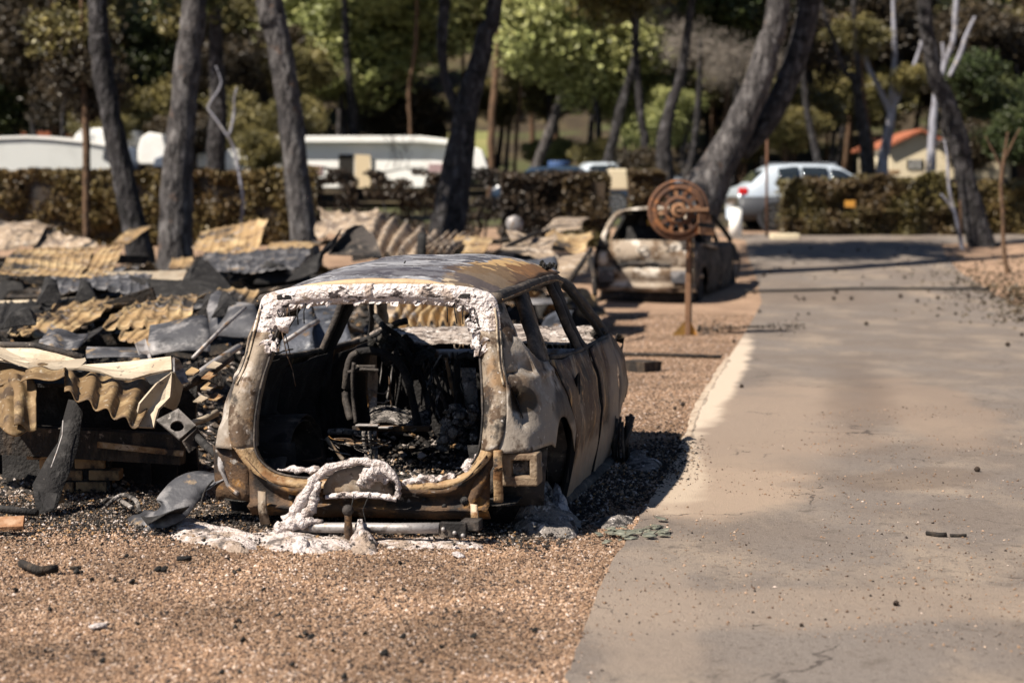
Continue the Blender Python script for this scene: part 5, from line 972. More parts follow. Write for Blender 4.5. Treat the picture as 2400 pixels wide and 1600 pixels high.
# ------------------------------------------------------------------ rusty hose reel on a post
b = G(1612, 786); RL = thing('hose_reel_post', 'rusty wheel-shaped hose reel on a brown post with orange triangular feet', 'hose reel', b)
S_ = b.y / FPX
M['rust'] = material('brown_rust', (.10, .05, .03), [((.24, .10, .04), 9, .54, .64, 2), ((.07, .04, .03), 7, .55, .66, 5)], bump=(60, .5, .01))
M['rustpost'] = material('dull_brown_post_paint', (.19, .105, .06), [((.11, .06, .035), 9, .5, .66, 2)], bump=(60, .3, .01))
M['gusset_dark'] = material('scorched_olive_orange_paint', (.20, .11, .025), [((.09, .05, .02), 6, .5, .62, 2)], bump=(60, .3, .01))
def rl(px, py, dy=0.0): return Vector(((px - 1612) * S_, dy, (786 - py) * S_))
def rp(mb, nm, mat, smooth=False, solid=0, bevel=0, par=None): return mb.build(nm, mat, par or RL, smooth, solid, bevel)
rp(MB().bar(rl(1611, 786), rl(1613, 500), .075, .06), 'post', 'rustpost', False, 0, .006)
for a, c_ in (((1574, 787), 'gusset_dark'), ((1636, 787), 'orange')):
    m = MB(); x = rl(*a); m.add([x, rl(1611 if a[0] < 1600 else 1614, 787), rl(1611 if a[0] < 1600 else 1614, 745), x + Vector((0, .012, 0)), rl(1611 if a[0] < 1600 else 1614, 787, .012), rl(1611 if a[0] < 1600 else 1614, 745, .012)], [(0, 1, 2), (5, 4, 3), (0, 3, 4, 1), (1, 4, 5, 2), (2, 5, 3, 0)]); rp(m, 'foot_gusset', c_)
m = MB(); x = rl(1613, 787); m.add([x + Vector((-.006, .03, 0)), x + Vector((-.006, .22, 0)), x + Vector((-.006, .03, .24)), x + Vector((.006, .03, 0)), x + Vector((.006, .22, 0)), x + Vector((.006, .03, .24))], [(0, 1, 2), (5, 4, 3), (0, 3, 4, 1), (1, 4, 5, 2), (2, 5, 3, 0)]); rp(m, 'foot_gusset', 'orange')
wc = rl(1584, 493, -.20); RW = .355
def ring(r, t, w, mb, y=0.0):
    rows = []
    for a in np.linspace(0, math.tau, 41): rows.append([wc + Vector((rr * math.cos(a), yy + y, rr * math.sin(a))) for rr, yy in ((r - t, -w), (r + t, -w), (r + t, w), (r - t, w), (r - t, -w))])
    return mb.grid(rows)
rim2 = rp(ring(RW, .014, .03, MB()), 'reel_rim', 'rust', True)
rp(ring(RW - .06, .035, .006, MB(), -.01), 'reel_flange', 'rust', True); rp(ring(.155, .02, .02, MB()), 'reel_ring', 'rust', True); rp(ring(.07, .02, .05, MB()), 'reel_hub', 'rustplate', True)
for k in range(12):
    a = k * math.tau / 12 + .15; d = Vector((math.cos(a), 0, math.sin(a))); rp(MB().bar(wc + d * .17, wc + d * .29, .05, .008, (0, 1, 0)), 'reel_spoke', 'rust' if k % 3 else 'rustplate')
for k in range(6):
    a = k * math.tau / 6; d = Vector((math.cos(a), 0, math.sin(a))); rp(MB().bar(wc + d * .08, wc + d * .15, .03, .008, (0, 1, 0)), 'reel_spoke', 'rustplate')
m = MB(); m.grid([[wc + Vector((r * math.cos(a), .14, r * math.sin(a))) for r in (.24, .33)] for a in np.linspace(0, math.tau, 41)]); rp(m, 'back_flange', 'rust', True, .006)
rp(MB().tube([wc + Vector((0, -.04, 0)), wc + Vector((0, .2, 0))], .10, 16, (0, 0, 1)), 'reel_drum', 'beam', True)
rp(MB().bar(rl(1578, 493, -.25), rl(1653, 491, -.25), .04, .045), 'reel_arm', 'rustpost', False, 0, .005)
rp(MB().bar(rl(1587, 500, -.24), rl(1612, 540, -.1), .02, .03), 'reel_brace', 'char'); rp(MB().bar(rl(1653, 492, -.22), rl(1664, 520, .0), .025, .03), 'reel_brace', 'char')
for (x0, y0, x1, y1, mt) in ((1628, 500, 1662, 521, 'rustplate'), (1630, 531, 1668, 547, 'rustplate'), (1630, 521, 1666, 531, 'char')):
    q = [rl(x0, y1, -.30), rl(x1, y1 + 4, -.18), rl(x1 - 4, y0 + 3, -.18), rl(x0, y0, -.30)]; rp(MB().grid([[q[0], q[3]], [q[1], q[2]]]), 'reel_plate', mt, False, .012)
rp(MB().bar(rl(1624, 786, .25), rl(1622, 520, .12), .02, .02), 'back_rod', 'char')
# ------------------------------------------------------------------ hedges, trees, vehicles and homes beyond
def leafmat(n, c, c2, isl=.55, spec=.35, rough=.5):
    m = material(n, c, [(c2, .8, .45, .6, 3)], rough, 0, None, isl, spec=spec); b = m.node_tree.nodes['Principled BSDF']
    b.inputs['Transmission Weight'].default_value = 0; return m
M['hedge_brown'] = leafmat('scorched_brown_hedge_leaf', (.085, .052, .018), (.12, .088, .03))
M['hedge_olive'] = leafmat('half_burnt_olive_hedge_leaf', (.085, .070, .022), (.065, .042, .018))
M['hedge_black'] = leafmat('charred_hedge_twig', (.020, .016, .013), (.045, .03, .018))
M['green'] = leafmat('yellow_green_foliage', (.20, .22, .075), (.33, .33, .125))
M['deepgreen'] = leafmat('deep_green_foliage', (.035, .05, .016), (.07, .08, .024))
M['olive'] = leafmat('olive_foliage', (.10, .088, .03), (.20, .165, .055))
M['brownleaf'] = leafmat('dead_brown_foliage', (.030, .022, .012), (.06, .042, .02))
M['twig'] = leafmat('pale_grey_twigs', (.22, .19, .16), (.14, .12, .10))
M['bark'] = material('grey_pine_bark', (.06, .054, .053), [((.135, .125, .122), 9, .50, .58, 2, (1, 1, .3)), ((.022, .019, .019), 11, .52, .58, 5, (1, 1, .35)), ((.12, .07, .045), 3, .62, .7, 7), ((.03, .027, .028), 1.2, .52, .62, 12)], bump=(12, 1, .12, (1, 1, .35)))
M['bark_burnt'] = material('fire_blackened_bark', (.028, .025, .026), [((.075, .07, .072), 9, .52, .60, 2, (1, 1, .3)), ((.010, .009, .009), 6, .5, .58, 5)], bump=(12, 1, .12, (1, 1, .35)))
M['bark_pale'] = material('whitish_bark', (.26, .26, .30), [((.12, .11, .12), 6, .5, .62, 2, (1, 1, .4)), ((.34, .31, .28), 4, .56, .66, 4)], bump=(14, .6, .03))
M['bark_brown'] = material('brown_thin_bark', (.11, .065, .038), [((.05, .032, .022), 8, .5, .62, 2)], bump=(14, .6, .03))
M['whitewall'] = material('white_painted_panel', (.85, .84, .80), [((.74, .72, .67), 1.2, .5, .7, 2)], rough=.5, bump=None)
M['greywall'] = material('pale_grey_caravan_panel', (.56, .57, .55), [((.50, .51, .49), 1.0, .5, .66, 2)], rough=.5, bump=None)
M['dark'] = material('dark_opening', (.02, .018, .016), bump=None); M['cream'] = material('cream_render', (.62, .53, .37), [((.5, .43, .3), 2, .5, .7, 2)], bump=(30, .2, .01))
M['terracotta'] = material('terracotta_tiles', (.30, .10, .05), [((.20, .07, .04), 5, .5, .62, 2)], bump=(20, .5, .03))
M['glass'] = material('dark_window_glass', (.015, .02, .025), rough=.06, bump=None, spec=.7); M['silver'] = material('silver_white_car_paint', (.60, .67, .74), rough=.22, metallic=.35, bump=None, spec=.6)
M['greypaint'] = material('grey_lower_cladding', (.045, .048, .056), rough=.5, bump=None); M['tyre'] = material('black_tyre', (.015, .015, .016), rough=.85, bump=None)
M['alloy'] = material('bright_alloy', (.55, .55, .57), rough=.2, metallic=.9, bump=None); M['redlamp'] = material('red_lamp_plastic', (.55, .01, .012), rough=.2, bump=None, spec=.6)
M['navy'] = material('dark_blue_paint', (.02, .035, .06), rough=.25, bump=None, spec=.6); M['blue'] = material('blue_tank_plastic', (.05, .09, .20), rough=.4, bump=None)
M['pinkwin'] = material('pinkish_curtained_window', (.35, .25, .25), rough=.3, bump=None); M['creamdoor'] = material('cream_door_panel', (.62, .50, .33), bump=None)
M['orangewall'] = material('orange_wall', (.45, .17, .04), bump=None); M['slate'] = material('slate_blue_cover', (.09, .11, .15), rough=.5, bump=None)
def hedge(px0, px1, Y, ytop, depth, mat, n, label, size=.05, core=True, gaps=0.0, jag=.10, name='hedge'):
    x0 = (px0 - 1200) * Y / FPX; x1 = (px1 - 1200) * Y / FPX; z0 = TZ(0, Y); z1 = P(0, ytop, Y).z; L_ = x1 - x0; H_ = z1 - z0
    h = thing(name, label, 'hedge', ((x0 + x1) / 2, Y + depth / 2, z0))
    if core:
        m = MB(); nx = max(3, int(L_ / .3)); rows = []
        for i in range(nx + 1):
            x = -L_ / 2 + .12 + (L_ - .24) * i / nx; rows.append([Vector((x, a * depth * .36, zz)) for a, zz in ((-1, .02), (-1, H_ * .5), (-.9, H_ - .14), (.9, H_ - .14), (1, H_ * .5), (1, .02))])
        m.grid(rows); m.f.append(tuple(range(6))); m.f.append(tuple(nx * 6 + j for j in reversed(range(6)))); m.noise(.06, 1.5, px0, 2); m.build('hedge_core', 'hedge_black', h, False)
    C_ = RN.uniform(-.5, .5, (n, 3)); side = RN.random(n)
    k = side < .62; C_[k, 1] = -.5 + np.abs(RN.normal(0, .12, k.sum())); k2 = (side > .62) & (side < .85); C_[k2, 2] = .5 - np.abs(RN.normal(0, .07, k2.sum()))
    C_ = C_ * [L_, depth, H_] + [0, 0, H_ / 2]
    nzv = np.array([noise.noise(Vector((c[0] * 1.7 + px0, c[1] * 2, c[2] * 2.2))) for c in C_]); C_[:, 1] += nzv * .22; C_[:, 2] += nzv * jag * 2.2 * (C_[:, 2] / H_)
    if gaps: keep = np.array([noise.noise(Vector((c[0] * 2.6 + 5, px0, c[2] * 3))) for c in C_]) > gaps; C_ = C_[keep]
    C_ = C_[C_[:, 2] > .01]
    o = link('hedge_foliage', leaves_mesh('hedge_foliage', C_, size, mat), h, False); o['kind'] = 'stuff'
    for i in range(int(L_ / .55)):
        x = -L_ / 2 + .2 + i * .55 + R.uniform(-.1, .1); m = MB(); m.tube([(x, 0, -.05), (x + R.uniform(-.08, .08), .05, H_ * .4), (x + R.uniform(-.2, .2), 0, H_ * .8)], [.03, .022, .012], 5); m.build('hedge_stem', 'bark_burnt', h)
    return h
hedge(-120, 742, 38, 402, .9, 'hedge_brown', 26000, 'long brown scorched hedge across the left, behind the two leftmost trunks', .048, True, 0, .08)
hedge(742, 1175, 38.2, 408, .8, 'hedge_black', 9000, 'blackened see-through hedge in front of the white mobile home', .05, False, -.12, .1)
hedge(1175, 1425, 38, 410, .9, 'hedge_black', 12000, 'short black burnt hedge right of the dark leaning trunk', .05, True, 0, .08)
hedge(1320, 1430, 37.8, 412, .5, 'hedge_olive', 3500, 'brown hedge end right of the blackened hedge', .045, True, 0, .08)
hedge(1472, 1560, 41, 398, .8, 'hedge_olive', 3500, 'small yellowish hedge piece behind the far wreck roof', .05, True, 0, .1)
hedge(1832, 2235, 41, 424, 1.1, 'hedge_olive', 22000, 'bushy olive-brown hedge along the far road, in front of the silver car', .05, True, 0, .14)
hedge(2235, 2520, 41.3, 430, 1.0, 'hedge_brown', 12000, 'thin brown hedge at the right edge behind the sapling', .05, True, 0, .14)
m = MB(); m.box((0, 0, 0), (.24, .02, .16)); o = m.build('orange_tag', 'orange', None, False); o.location = P(1992, 478, 40.75); tag(o, 'small faded orange panel on the olive-brown hedge', 'tag')

def trunk_mesh(path, Y, mat, parent, name='trunk', seed=0, nz=.03, n=12, to_ground=True, ext=0.0):
    """path: (px, py, width px[, dY]) from foot to top"""
    q = [P(a[0], a[1], Y + (a[3] if len(a) > 3 else 0)) for a in path]; rr = [a[2] * .5 * Y / FPX for a in path]
    if to_ground:
        d = (q[0] - q[1]).normalized(); g = TZ(q[0].x, q[0].y) - .05
        if q[0].z > g: k = (q[0].z - g) / max(.2, -d.z) ; q.insert(0, q[0] + d * min(k, 1.6)); q[0].z = g; rr.insert(0, rr[0] * 1.25)
    if ext: d = (q[-1] - q[-2]).normalized(); d = (d + Vector((0, 0, 1))).normalized(); q.append(q[-1] + d * ext); rr.append(rr[-1] * .55)
    s5 = smooth_path([(v.x, v.y, v.z, r) for v, r in zip(q, rr)], 6); m = MB(); m.tube([v[:3] for v in s5], [max(.012, v[3]) for v in s5], n, (0, 1, 0)); m.noise(nz, 2.6, seed, 4)
    return m, q
def crown_mesh(name, mat, n=2600, clumps=26, seed=0, size=.075, squash=.75, spread=.26):
    rs = np.random.default_rng(seed); c = rs.normal(size=(clumps, 3)); c /= np.linalg.norm(c, axis=1)[:, None]; c *= (rs.random((clumps, 1)) ** .5) * rs.uniform(.6, 1.0, (clumps, 1))
    idx = rs.integers(0, clumps, n); d = rs.normal(size=(n, 3)); d /= np.linalg.norm(d, axis=1)[:, None]
    r = spread * rs.uniform(.35, 1.5, clumps)[idx][:, None] * rs.random((n, 1)) ** .6
    Cn = (c[idx] + d * r) * [1, 1, squash]; return leaves_mesh(name, Cn, size, mat, .55, rs)
CR = {}
for mt, k, sz in (('green', 3, .044), ('deepgreen', 2, .044), ('olive', 3, .044), ('brownleaf', 2, .042), ('twig', 1, .02)):
    CR[mt] = [crown_mesh('crown', mt, 9500 if mt != 'twig' else 7000, 70, 10 * len(mt) + i, sz, .85, .34 if mt != 'twig' else .4) for i in range(k)]
def add_crown(parent, loc, r, mt, sq=1.0, k=None):
    me = R.choice(CR[mt]); o = bpy.data.objects.new('crown', me); COL.objects.link(o); o.parent = parent
    o.location = Vector(loc) - parent.location; o.scale = (r, r, r * sq); o.rotation_euler = (0, 0, R.uniform(0, 6.28)); return o
def tree(paths, Y, label, mat='bark', ext=5.0, crown='deepgreen', cr=(2.4, .8), name='pine_tree', branches=(), crowns=None, nz=.03):
    m, q = trunk_mesh(paths, Y, mat, None, seed=paths[0][0], nz=nz, ext=ext); t = thing(name, label, 'tree', q[0]); m.build('trunk', mat, t, True, world=True)
    for bp, bm_ in branches:
        b, _ = trunk_mesh(bp, Y, bm_, None, seed=bp[0][0], nz=nz * .6, n=8, to_ground=False); b.build('branch', bm_, t, True, world=True)
    if crown and ext:
        top = q[-1]; add_crown(t, top + Vector((0, 0, .3)), cr[0], crown, cr[1]); add_crown(t, top + Vector((R.uniform(-1.4, 1.4), R.uniform(-1, 1), -.9)), cr[0] * .7, crown, cr[1])
    for c_ in (crowns or ()): add_crown(t, P(c_[0], c_[1], c_[2]), c_[3], c_[4], c_[5] if len(c_) > 5 else .9)
    return t
tree([(318, 548, 62), (303, 480, 58), (286, 400, 52), (268, 310, 52), (252, 230, 50), (240, 160, 50), (233, 90, 48), (228, 0, 46)], 31, 'dark leaning trunk, first big one from the left, footed in the heap', 'bark_burnt')
tree([(412, 565, 82), (412, 480, 78), (416, 400, 72), (424, 310, 68), (434, 220, 64), (444, 120, 60), (456, 0, 56)], 30, 'thick grey pine trunk, second big one from the left', 'bark')
tree([(712, 555, 66), (703, 480, 62), (694, 400, 58), (684, 300, 58), (672, 210, 60), (655, 110, 58), (640, 40, 60), (632, 0, 62)], 30, 'thick light grey pine trunk, third big one, above the upright tile sheet', 'bark')
tree([(1050, 532, 86), (1062, 460, 80), (1072, 400, 72), (1085, 310, 60), (1100, 230, 52), (1125, 140, 48), (1142, 70, 40), (1162, 0, 36)], 33, 'black leaning trunk with lit left rim in the middle', 'bark_burnt', branches=[([(1072, 262, 26), (1052, 215, 22), (1040, 165, 20), (1036, 110, 24), (1040, 30, 26), (1046, -40, 24)], 'bark_burnt')])
tree([(1636, 480, 116), (1660, 430, 100), (1693, 370, 84), (1730, 300, 72), (1774, 200, 64), (1804, 100, 58), (1824, 0, 54)], 33, 'thickest grey trunk leaning right with a forked second stem, behind the rusty reel', 'bark', ext=6, branches=[([(1735, 360, 44, .2), (1792, 296, 50, .3), (1842, 200, 54, .4), (1876, 100, 54, .5), (1901, 0, 52, .5), (1922, -90, 44, .5)], 'bark_burnt')])
tree([(2300, 578, 66), (2284, 510, 58), (2268, 440, 50), (2256, 383, 46), (2246, 330, 50), (2238, 290, 44), (2218, 235, 40), (2192, 180, 38), (2180, 110, 34), (2166, 0, 34)], 38, 'dark kinked trunk with knobs at the right beyond the road', 'bark_burnt', branches=[([(2236, 345, 12), (2212, 330, 9), (2190, 345, 5)], 'bark')])
tree([(2066, 418, 32), (2070, 370, 26), (2082, 310, 22), (2090, 255, 20), (2092, 200, 15), (2096, 130, 12), (2094, 40, 10), (2092, -40, 8)], 50, 'pale white-barked tree forking three ways behind the olive hedge', 'bark_pale', ext=1.5, crown=None, name='pale_tree', branches=[([(2086, 262, 16), (2060, 205, 13), (2034, 155, 11), (2018, 90, 9), (2000, 40, 7)], 'bark_pale'), ([(2092, 250, 15), (2120, 200, 12), (2140, 160, 10), (2156, 115, 8), (2170, 60, 6)], 'bark_pale')], nz=.015)
tree([(2180, 425, 24), (2184, 350, 22), (2188, 280, 18), (2194, 220, 14), (2215, 150, 12), (2235, 90, 12), (2240, 20, 12)], 52, 'second white-barked tree right of the cream cottage', 'bark_pale', ext=1.5, crown=None, name='pale_tree', branches=[([(2225, 180, 10), (2250, 130, 12), (2262, 90, 10), (2285, 40, 6)], 'bark_pale'), ([(2205, 190, 9), (2212, 140, 9), (2208, 100, 7)], 'bark_pale')], nz=.015)
tree([(2034, 412, 28), (2026, 330, 26), (2014, 240, 24), (1998, 180, 18), (1968, 140, 12)], 49, 'black straight trunk left of the white-barked tree', 'bark_burnt', ext=4, crown=None, name='charred_tree', branches=[([(2014, 230, 16), (2010, 150, 16), (2004, 60, 14), (2000, -20, 12)], 'bark_burnt')])
tree([(2050, 412, 9), (2044, 340, 9), (2034, 280, 8), (2026, 235, 7)], 49.5, 'thin tan stem between the black trunk and the white tree', 'bark_brown', ext=1.5, crown='olive', cr=(1, .8), name='sapling')
tree([(202, 560, 16), (202, 480, 17), (203, 400, 18), (202, 330, 18), (200, 260, 17), (196, 200, 14), (194, 120, 12)], 34, 'slim brown young tree left of the first big trunk', 'bark_brown', ext=1.6, crown=None, name='young_tree', crowns=[(195, 150, 34.2, .9, 'brownleaf'), (215, 240, 34.4, .55, 'brownleaf'), (170, 80, 34.5, 1.0, 'olive')], nz=.01)
tree([(566, 516, 8), (569, 470, 7), (560, 400, 7), (547, 345, 7), (527, 310, 6), (500, 272, 6), (488, 250, 5), (510, 215, 4), (518, 190, 4), (506, 155, 3)], 36, 'thin crooked grey sapling between the second and third trunks', 'bark_pale', ext=0, crown=None, name='sapling', branches=[([(538, 318, 7), (548, 270, 6), (550, 230, 5), (555, 205, 4)], 'bark_pale')], nz=.008)
tree([(2254, 576, 10), (2243, 520, 9), (2230, 470, 8), (2222, 420, 7), (2220, 372, 6), (2214, 330, 4)], 37.5, 'thin pale sapling just left of the dark kinked trunk', 'bark_pale', ext=0, crown=None, name='sapling', branches=[([(2252, 570, 8), (2252, 520, 7), (2250, 470, 5)], 'bark_brown'), ([(2236, 500, 5), (2222, 475, 5), (2205, 455, 4)], 'bark_pale')], nz=.006)
tree([(2360, 632, 12), (2352, 570, 10), (2350, 500, 9), (2346, 430, 9), (2354, 365, 7), (2362, 310, 4)], 33.5, 'thin brown sapling on the gravel at the far right', 'bark_brown', ext=0, crown=None, name='sapling', branches=[([(2352, 380, 5), (2375, 330, 4), (2392, 300, 3)], 'bark_brown'), ([(2350, 400, 5), (2325, 350, 4), (2310, 320, 3)], 'bark_brown')], nz=.006)
mid = [([(1262, 378, 26), (1284, 320, 26), (1310, 250, 24), (1332, 180, 22), (1340, 120, 18)], 62, 'grey trunk leaning right behind the dark blue vehicle', 'bark'), ([(1420, 400, 24), (1440, 320, 24), (1462, 230, 22), (1482, 165, 20), (1490, 100, 18)], 58, 'dark trunk leaning right above the cream block', 'bark_burnt'),
       ([(830, 320, 22), (826, 260, 22), (818, 190, 20), (812, 100, 18)], 62, 'dark upright trunk behind the mobile home roof', 'bark_burnt'), ([(884, 310, 12), (882, 250, 12), (880, 180, 12)], 66, 'thin grey trunk behind the mobile home roof', 'bark'), ([(1152, 380, 18), (1152, 300, 17), (1160, 200, 16), (1166, 100, 14)], 60, 'tan upright trunk right of the black leaning trunk', 'bark_brown'),
       ([(1208, 370, 9), (1212, 300, 9), (1220, 220, 8)], 64, 'thin tan stem left of the blue vehicle', 'bark_brown'), ([(130, 305, 22), (124, 240, 20), (118, 170, 18), (122, 80, 16)], 60, 'tan trunk standing behind the grey caravan', 'bark_brown'), ([(30, 312, 14), (22, 220, 14), (34, 140, 12)], 62, 'black stem at the far left behind the caravan', 'bark_burnt'), ([(66, 312, 12), (60, 250, 12), (52, 180, 10)], 64, 'second black stem behind the caravan', 'bark_burnt'),
       ([(505, 395, 46), (508, 320, 44), (512, 240, 40), (508, 150, 36)], 46, 'thick dark trunk between the second and third big trunks', 'bark_burnt'), ([(962, 300, 10), (958, 220, 10), (972, 120, 10), (976, 40, 9)], 62, 'thin yellow-brown pole tree before the round bush', 'bark_brown'), ([(1190, 330, 10), (1196, 250, 10)], 70, 'slim grey trunk in the middle distance', 'bark'), ([(1560, 420, 40), (1556, 330, 34), (1575, 240, 26), (1600, 150, 22)], 46, 'black thicket trunk left of the thickest trunk', 'bark_burnt'),
       ([(1500, 410, 22), (1512, 330, 20), (1500, 250, 18)], 50, 'short black trunk beside the thicket trunk', 'bark_burnt'), ([(1915, 370, 18), (1900, 300, 16), (1885, 200, 14)], 56, 'dark slim trunk behind the silver car', 'bark_burnt'), ([(1690, 360, 14), (1700, 280, 14)], 60, 'brown trunk glimpsed beside the thickest trunk', 'bark_brown')]
for p_, Y, lb, mt in mid: tree(p_, Y, lb, mt, ext=R.uniform(3, 5), crown=R.choice(['olive', 'green']) if 600 < p_[0][0] < 1600 else 'deepgreen', cr=(R.uniform(1.8, 2.8), .8), name='pine_tree')
# forest behind: individual trees with crowns chosen to stand where the photograph's masses stand
spots = []
for px, py, Y, r, mt in ((850, 130, 66, 2.6, 'green'), (760, 60, 70, 2.4, 'olive'), (930, 20, 72, 2.0, 'green'), (800, 220, 64, 1.6, 'green'), (1370, 110, 60, 2.5, 'green'), (1480, 50, 64, 2.3, 'green'), (1500, 200, 62, 1.5, 'green'), (1290, 190, 66, 1.7, 'olive'), (1240, 60, 74, 2.4, 'olive'), (1420, 210, 68, 1.9, 'green'), (330, 150, 60, 1.6, 'deepgreen'), (350, 60, 66, 1.8, 'deepgreen'), (380, 250, 58, 1.5, 'olive'), (540, 40, 60, 1.7, 'olive'), (600, 130, 64, 1.6, 'brownleaf'), (610, 270, 56, 1.2, 'olive'),
                          (1640, 90, 56, 1.5, 'twig'), (1730, 130, 58, 1.3, 'twig'), (1590, 60, 60, 1.4, 'twig'), (1620, 270, 58, 1.3, 'green'), (1700, 230, 62, 1.4, 'olive'), (1860, 240, 62, 1.5, 'olive'), (1900, 130, 64, 2.0, 'brownleaf'), (1960, 200, 70, 1.8, 'olive'), (2130, 40, 70, 2.2, 'brownleaf'), (2230, 110, 70, 2.0, 'brownleaf'), (2350, 230, 56, 1.4, 'deepgreen'), (2370, 100, 60, 2.2, 'brownleaf'), (2320, 240, 66, 1.3, 'olive'), (90, 120, 58, 2.0, 'brownleaf'), (30, 40, 60, 2.3, 'brownleaf'), (150, 220, 56, 1.5, 'brownleaf'), (180, 60, 62, 2.0, 'olive'), (700, 200, 60, 1.5, 'olive'), (1080, 60, 74, 2.0, 'olive'), (1180, 250, 70, 1.2, 'olive'), (460, 180, 58, 1.5, 'brownleaf'), (20, 250, 60, 1.6, 'deepgreen')): spots.append((px, py, Y, r, mt))
col_lab = {'green': 'yellow-green', 'deepgreen': 'deep green', 'olive': 'olive', 'brownleaf': 'dead brown', 'twig': 'leafless pale-twigged'}
def where(px): return 'far left' if px < 300 else 'left of centre' if px < 800 else 'centre' if px < 1300 else 'right of centre' if px < 1750 else 'far right'
def forest_tree(px, py, Y, r, mt, label, grp):
    c = P(px, py, Y); g = Vector((c.x + R.uniform(-.6, .6), Y, TZ(c.x, Y))); t = thing('forest_tree', label, 'tree', g, 0, grp)
    m = MB(); w = R.uniform(.09, .17); m.tube(smooth_path([g, g.lerp(c, .5) + Vector((R.uniform(-.4, .4), 0, 0)), c], 4), [w - w * .6 * i / 8 for i in range(9)], 7, (0, 1, 0)).noise(.03, 2, px, 2); m.build('trunk', R.choice(['bark_burnt', 'bark_burnt', 'bark', 'bark_brown']), t, True, world=True)
    for k in range(3 if mt != 'twig' else 2): add_crown(t, c + Vector((R.uniform(-.9, .9) * r, R.uniform(-.3, .9) * r, R.uniform(-.4, .5) * r)), r * R.uniform(.7, 1.05), mt, .85)
    return t
seen = {}
for i, (px, py, Y, r, mt) in enumerate(spots):
    base_l = '%s tree crown at the %s' % (col_lab[mt], where(px)) ; lvl = 'reaching the top of the photo' if py < 90 else 'in the middle band' if py < 200 else 'low above the vehicles'
    lb = base_l + ' ' + lvl; seen[lb] = seen.get(lb, 0) + 1; forest_tree(px, py, Y, r, mt, lb, lb.replace('tree crown', 'trees') if seen[lb] > 0 else None)
for k in range(210):
    Y = 68 + 68 * (k / 210) ** .9; px = R.uniform(-250, 2650); g = TZ(0, Y); h = R.uniform(4.5, 8)
    py = 460 - (g + h - 1.8) * FPX / Y
    if px < 650: mt = R.choice(['brownleaf', 'deepgreen', 'brownleaf', 'brownleaf', 'olive'])
    elif px < 1560: mt = R.choice(['green', 'green', 'olive', 'green']) if Y < 105 else R.choice(['olive', 'deepgreen', 'brownleaf'])
    else: mt = R.choice(['brownleaf', 'deepgreen', 'olive', 'brownleaf'])
    if 860 < px < 1180 and Y < 112: continue
    lb = '%s tree in the forest on the rising ground, %s' % (col_lab[mt], where(px)); forest_tree(px, py, Y, R.uniform(1.8, 3.0), mt, lb, 'forest: ' + lb)
# round bushes and low scrub
def bush(px, py, Y, r, mt, label, sq=.8):
    c = P(px, py, Y); t = thing('bush', label, 'bush', (c.x, c.y, TZ(c.x, c.y)))
    for k in range(4): add_crown(t, c + Vector((R.uniform(-.4, .4) * r, R.uniform(-.3, .3) * r, -R.uniform(.0, .4) * r)), r * R.uniform(.75, 1), mt, sq)
    m = MB()
    for k in range(5): m.tube([(0, 0, 0), (R.uniform(-.4, .4) * r, R.uniform(-.3, .3) * r, max(.3, c.z - t.location.z))], .03, 5)
    m.build('stem', 'bark_brown', t); return t
bush(968, 262, 66, 1.7, 'brownleaf', 'large round brown bush behind the mobile home', .8); bush(1850, 285, 58, 1.2, 'olive', 'low dark bush above the silver car'); bush(600, 330, 52, .9, 'olive', 'yellow-brown bush above the white trailer'); bush(1290, 330, 66, 1.1, 'green', 'yellowish bush between the two leaning trunks', .7); bush(1530, 380, 50, 1.1, 'brownleaf', 'dark tangled bush beside the thicket trunk'); bush(1400, 345, 60, .9, 'olive', 'small olive bush above the dark hedge'); bush(1740, 330, 60, 1.0, 'olive', 'olive bush between the thickest trunk and the silver car'); bush(240, 285, 54, .9, 'olive', 'olive bush behind the grey caravan end'); bush(430, 300, 54, 1, 'brownleaf', 'brown bush behind the second big trunk'); bush(2270, 330, 54, 1.0, 'brownleaf', 'brown bush behind the dark kinked trunk'); bush(2400, 300, 52, 1.1, 'deepgreen', 'deep green bush at the right edge')
M['meadow'] = material('yellow_meadow_grass', (.15, .155, .055), [((.22, .20, .08), .8, .5, .6, 2)], bump=(20, .6, .03))  # meadow grass in its own yellow-green colour
m = MB(); m.grid([[Vector((x, y, TZ(x, y) + .06)) for x in np.linspace((880 - 1200) * y / FPX, (1150 - 1200) * y / FPX, 8)] for y in np.linspace(86, 98, 8)]); tag(m.build('meadow', 'meadow'), kind='structure')
# ---- mobile homes and caravans
def quadbox(name, pts, Y, d, mat, parent=None, label=None, cat=None, bevel=.03):
    """prism: outline in photo pixels at distance Y, extruded d metres back"""
    q = [P(a, b, Y) for a, b in pts]; n = len(q); m = MB(); m.add(q + [v + Vector((0, d, 0)) for v in q], [tuple(range(n)), tuple(reversed(range(n, 2 * n)))] + [(i, i + n, (i + 1) % n + n, (i + 1) % n) for i in range(n)])
    o = m.build(name, mat, parent, False, 0, bevel, world=parent is not None)
    return tag(o, label, cat) if label else o
Y = 55; z_g = TZ(0, Y)
home = thing('mobile_home', 'long white flat-roofed mobile home with a cream door, behind the black hedge', 'mobile home', (P(880, 460, Y).x, Y, z_g))
quadbox('wall', [(640, 440), (712, 440), (712, 335), (1040, 335), (1052, 338), (1040, 388), (1010, 388), (1010, 440)], Y, 3, 'whitewall', home)
quadbox('roof', [(640, 334), (640, 319), (985, 319), (1062, 328), (1056, 340), (985, 334)], Y - .25, 3.6, 'whitewall', home, bevel=.02)
quadbox('door', [(794, 440), (794, 362), (828, 362), (828, 440)], Y - .02, .05, 'dark', home, bevel=0)
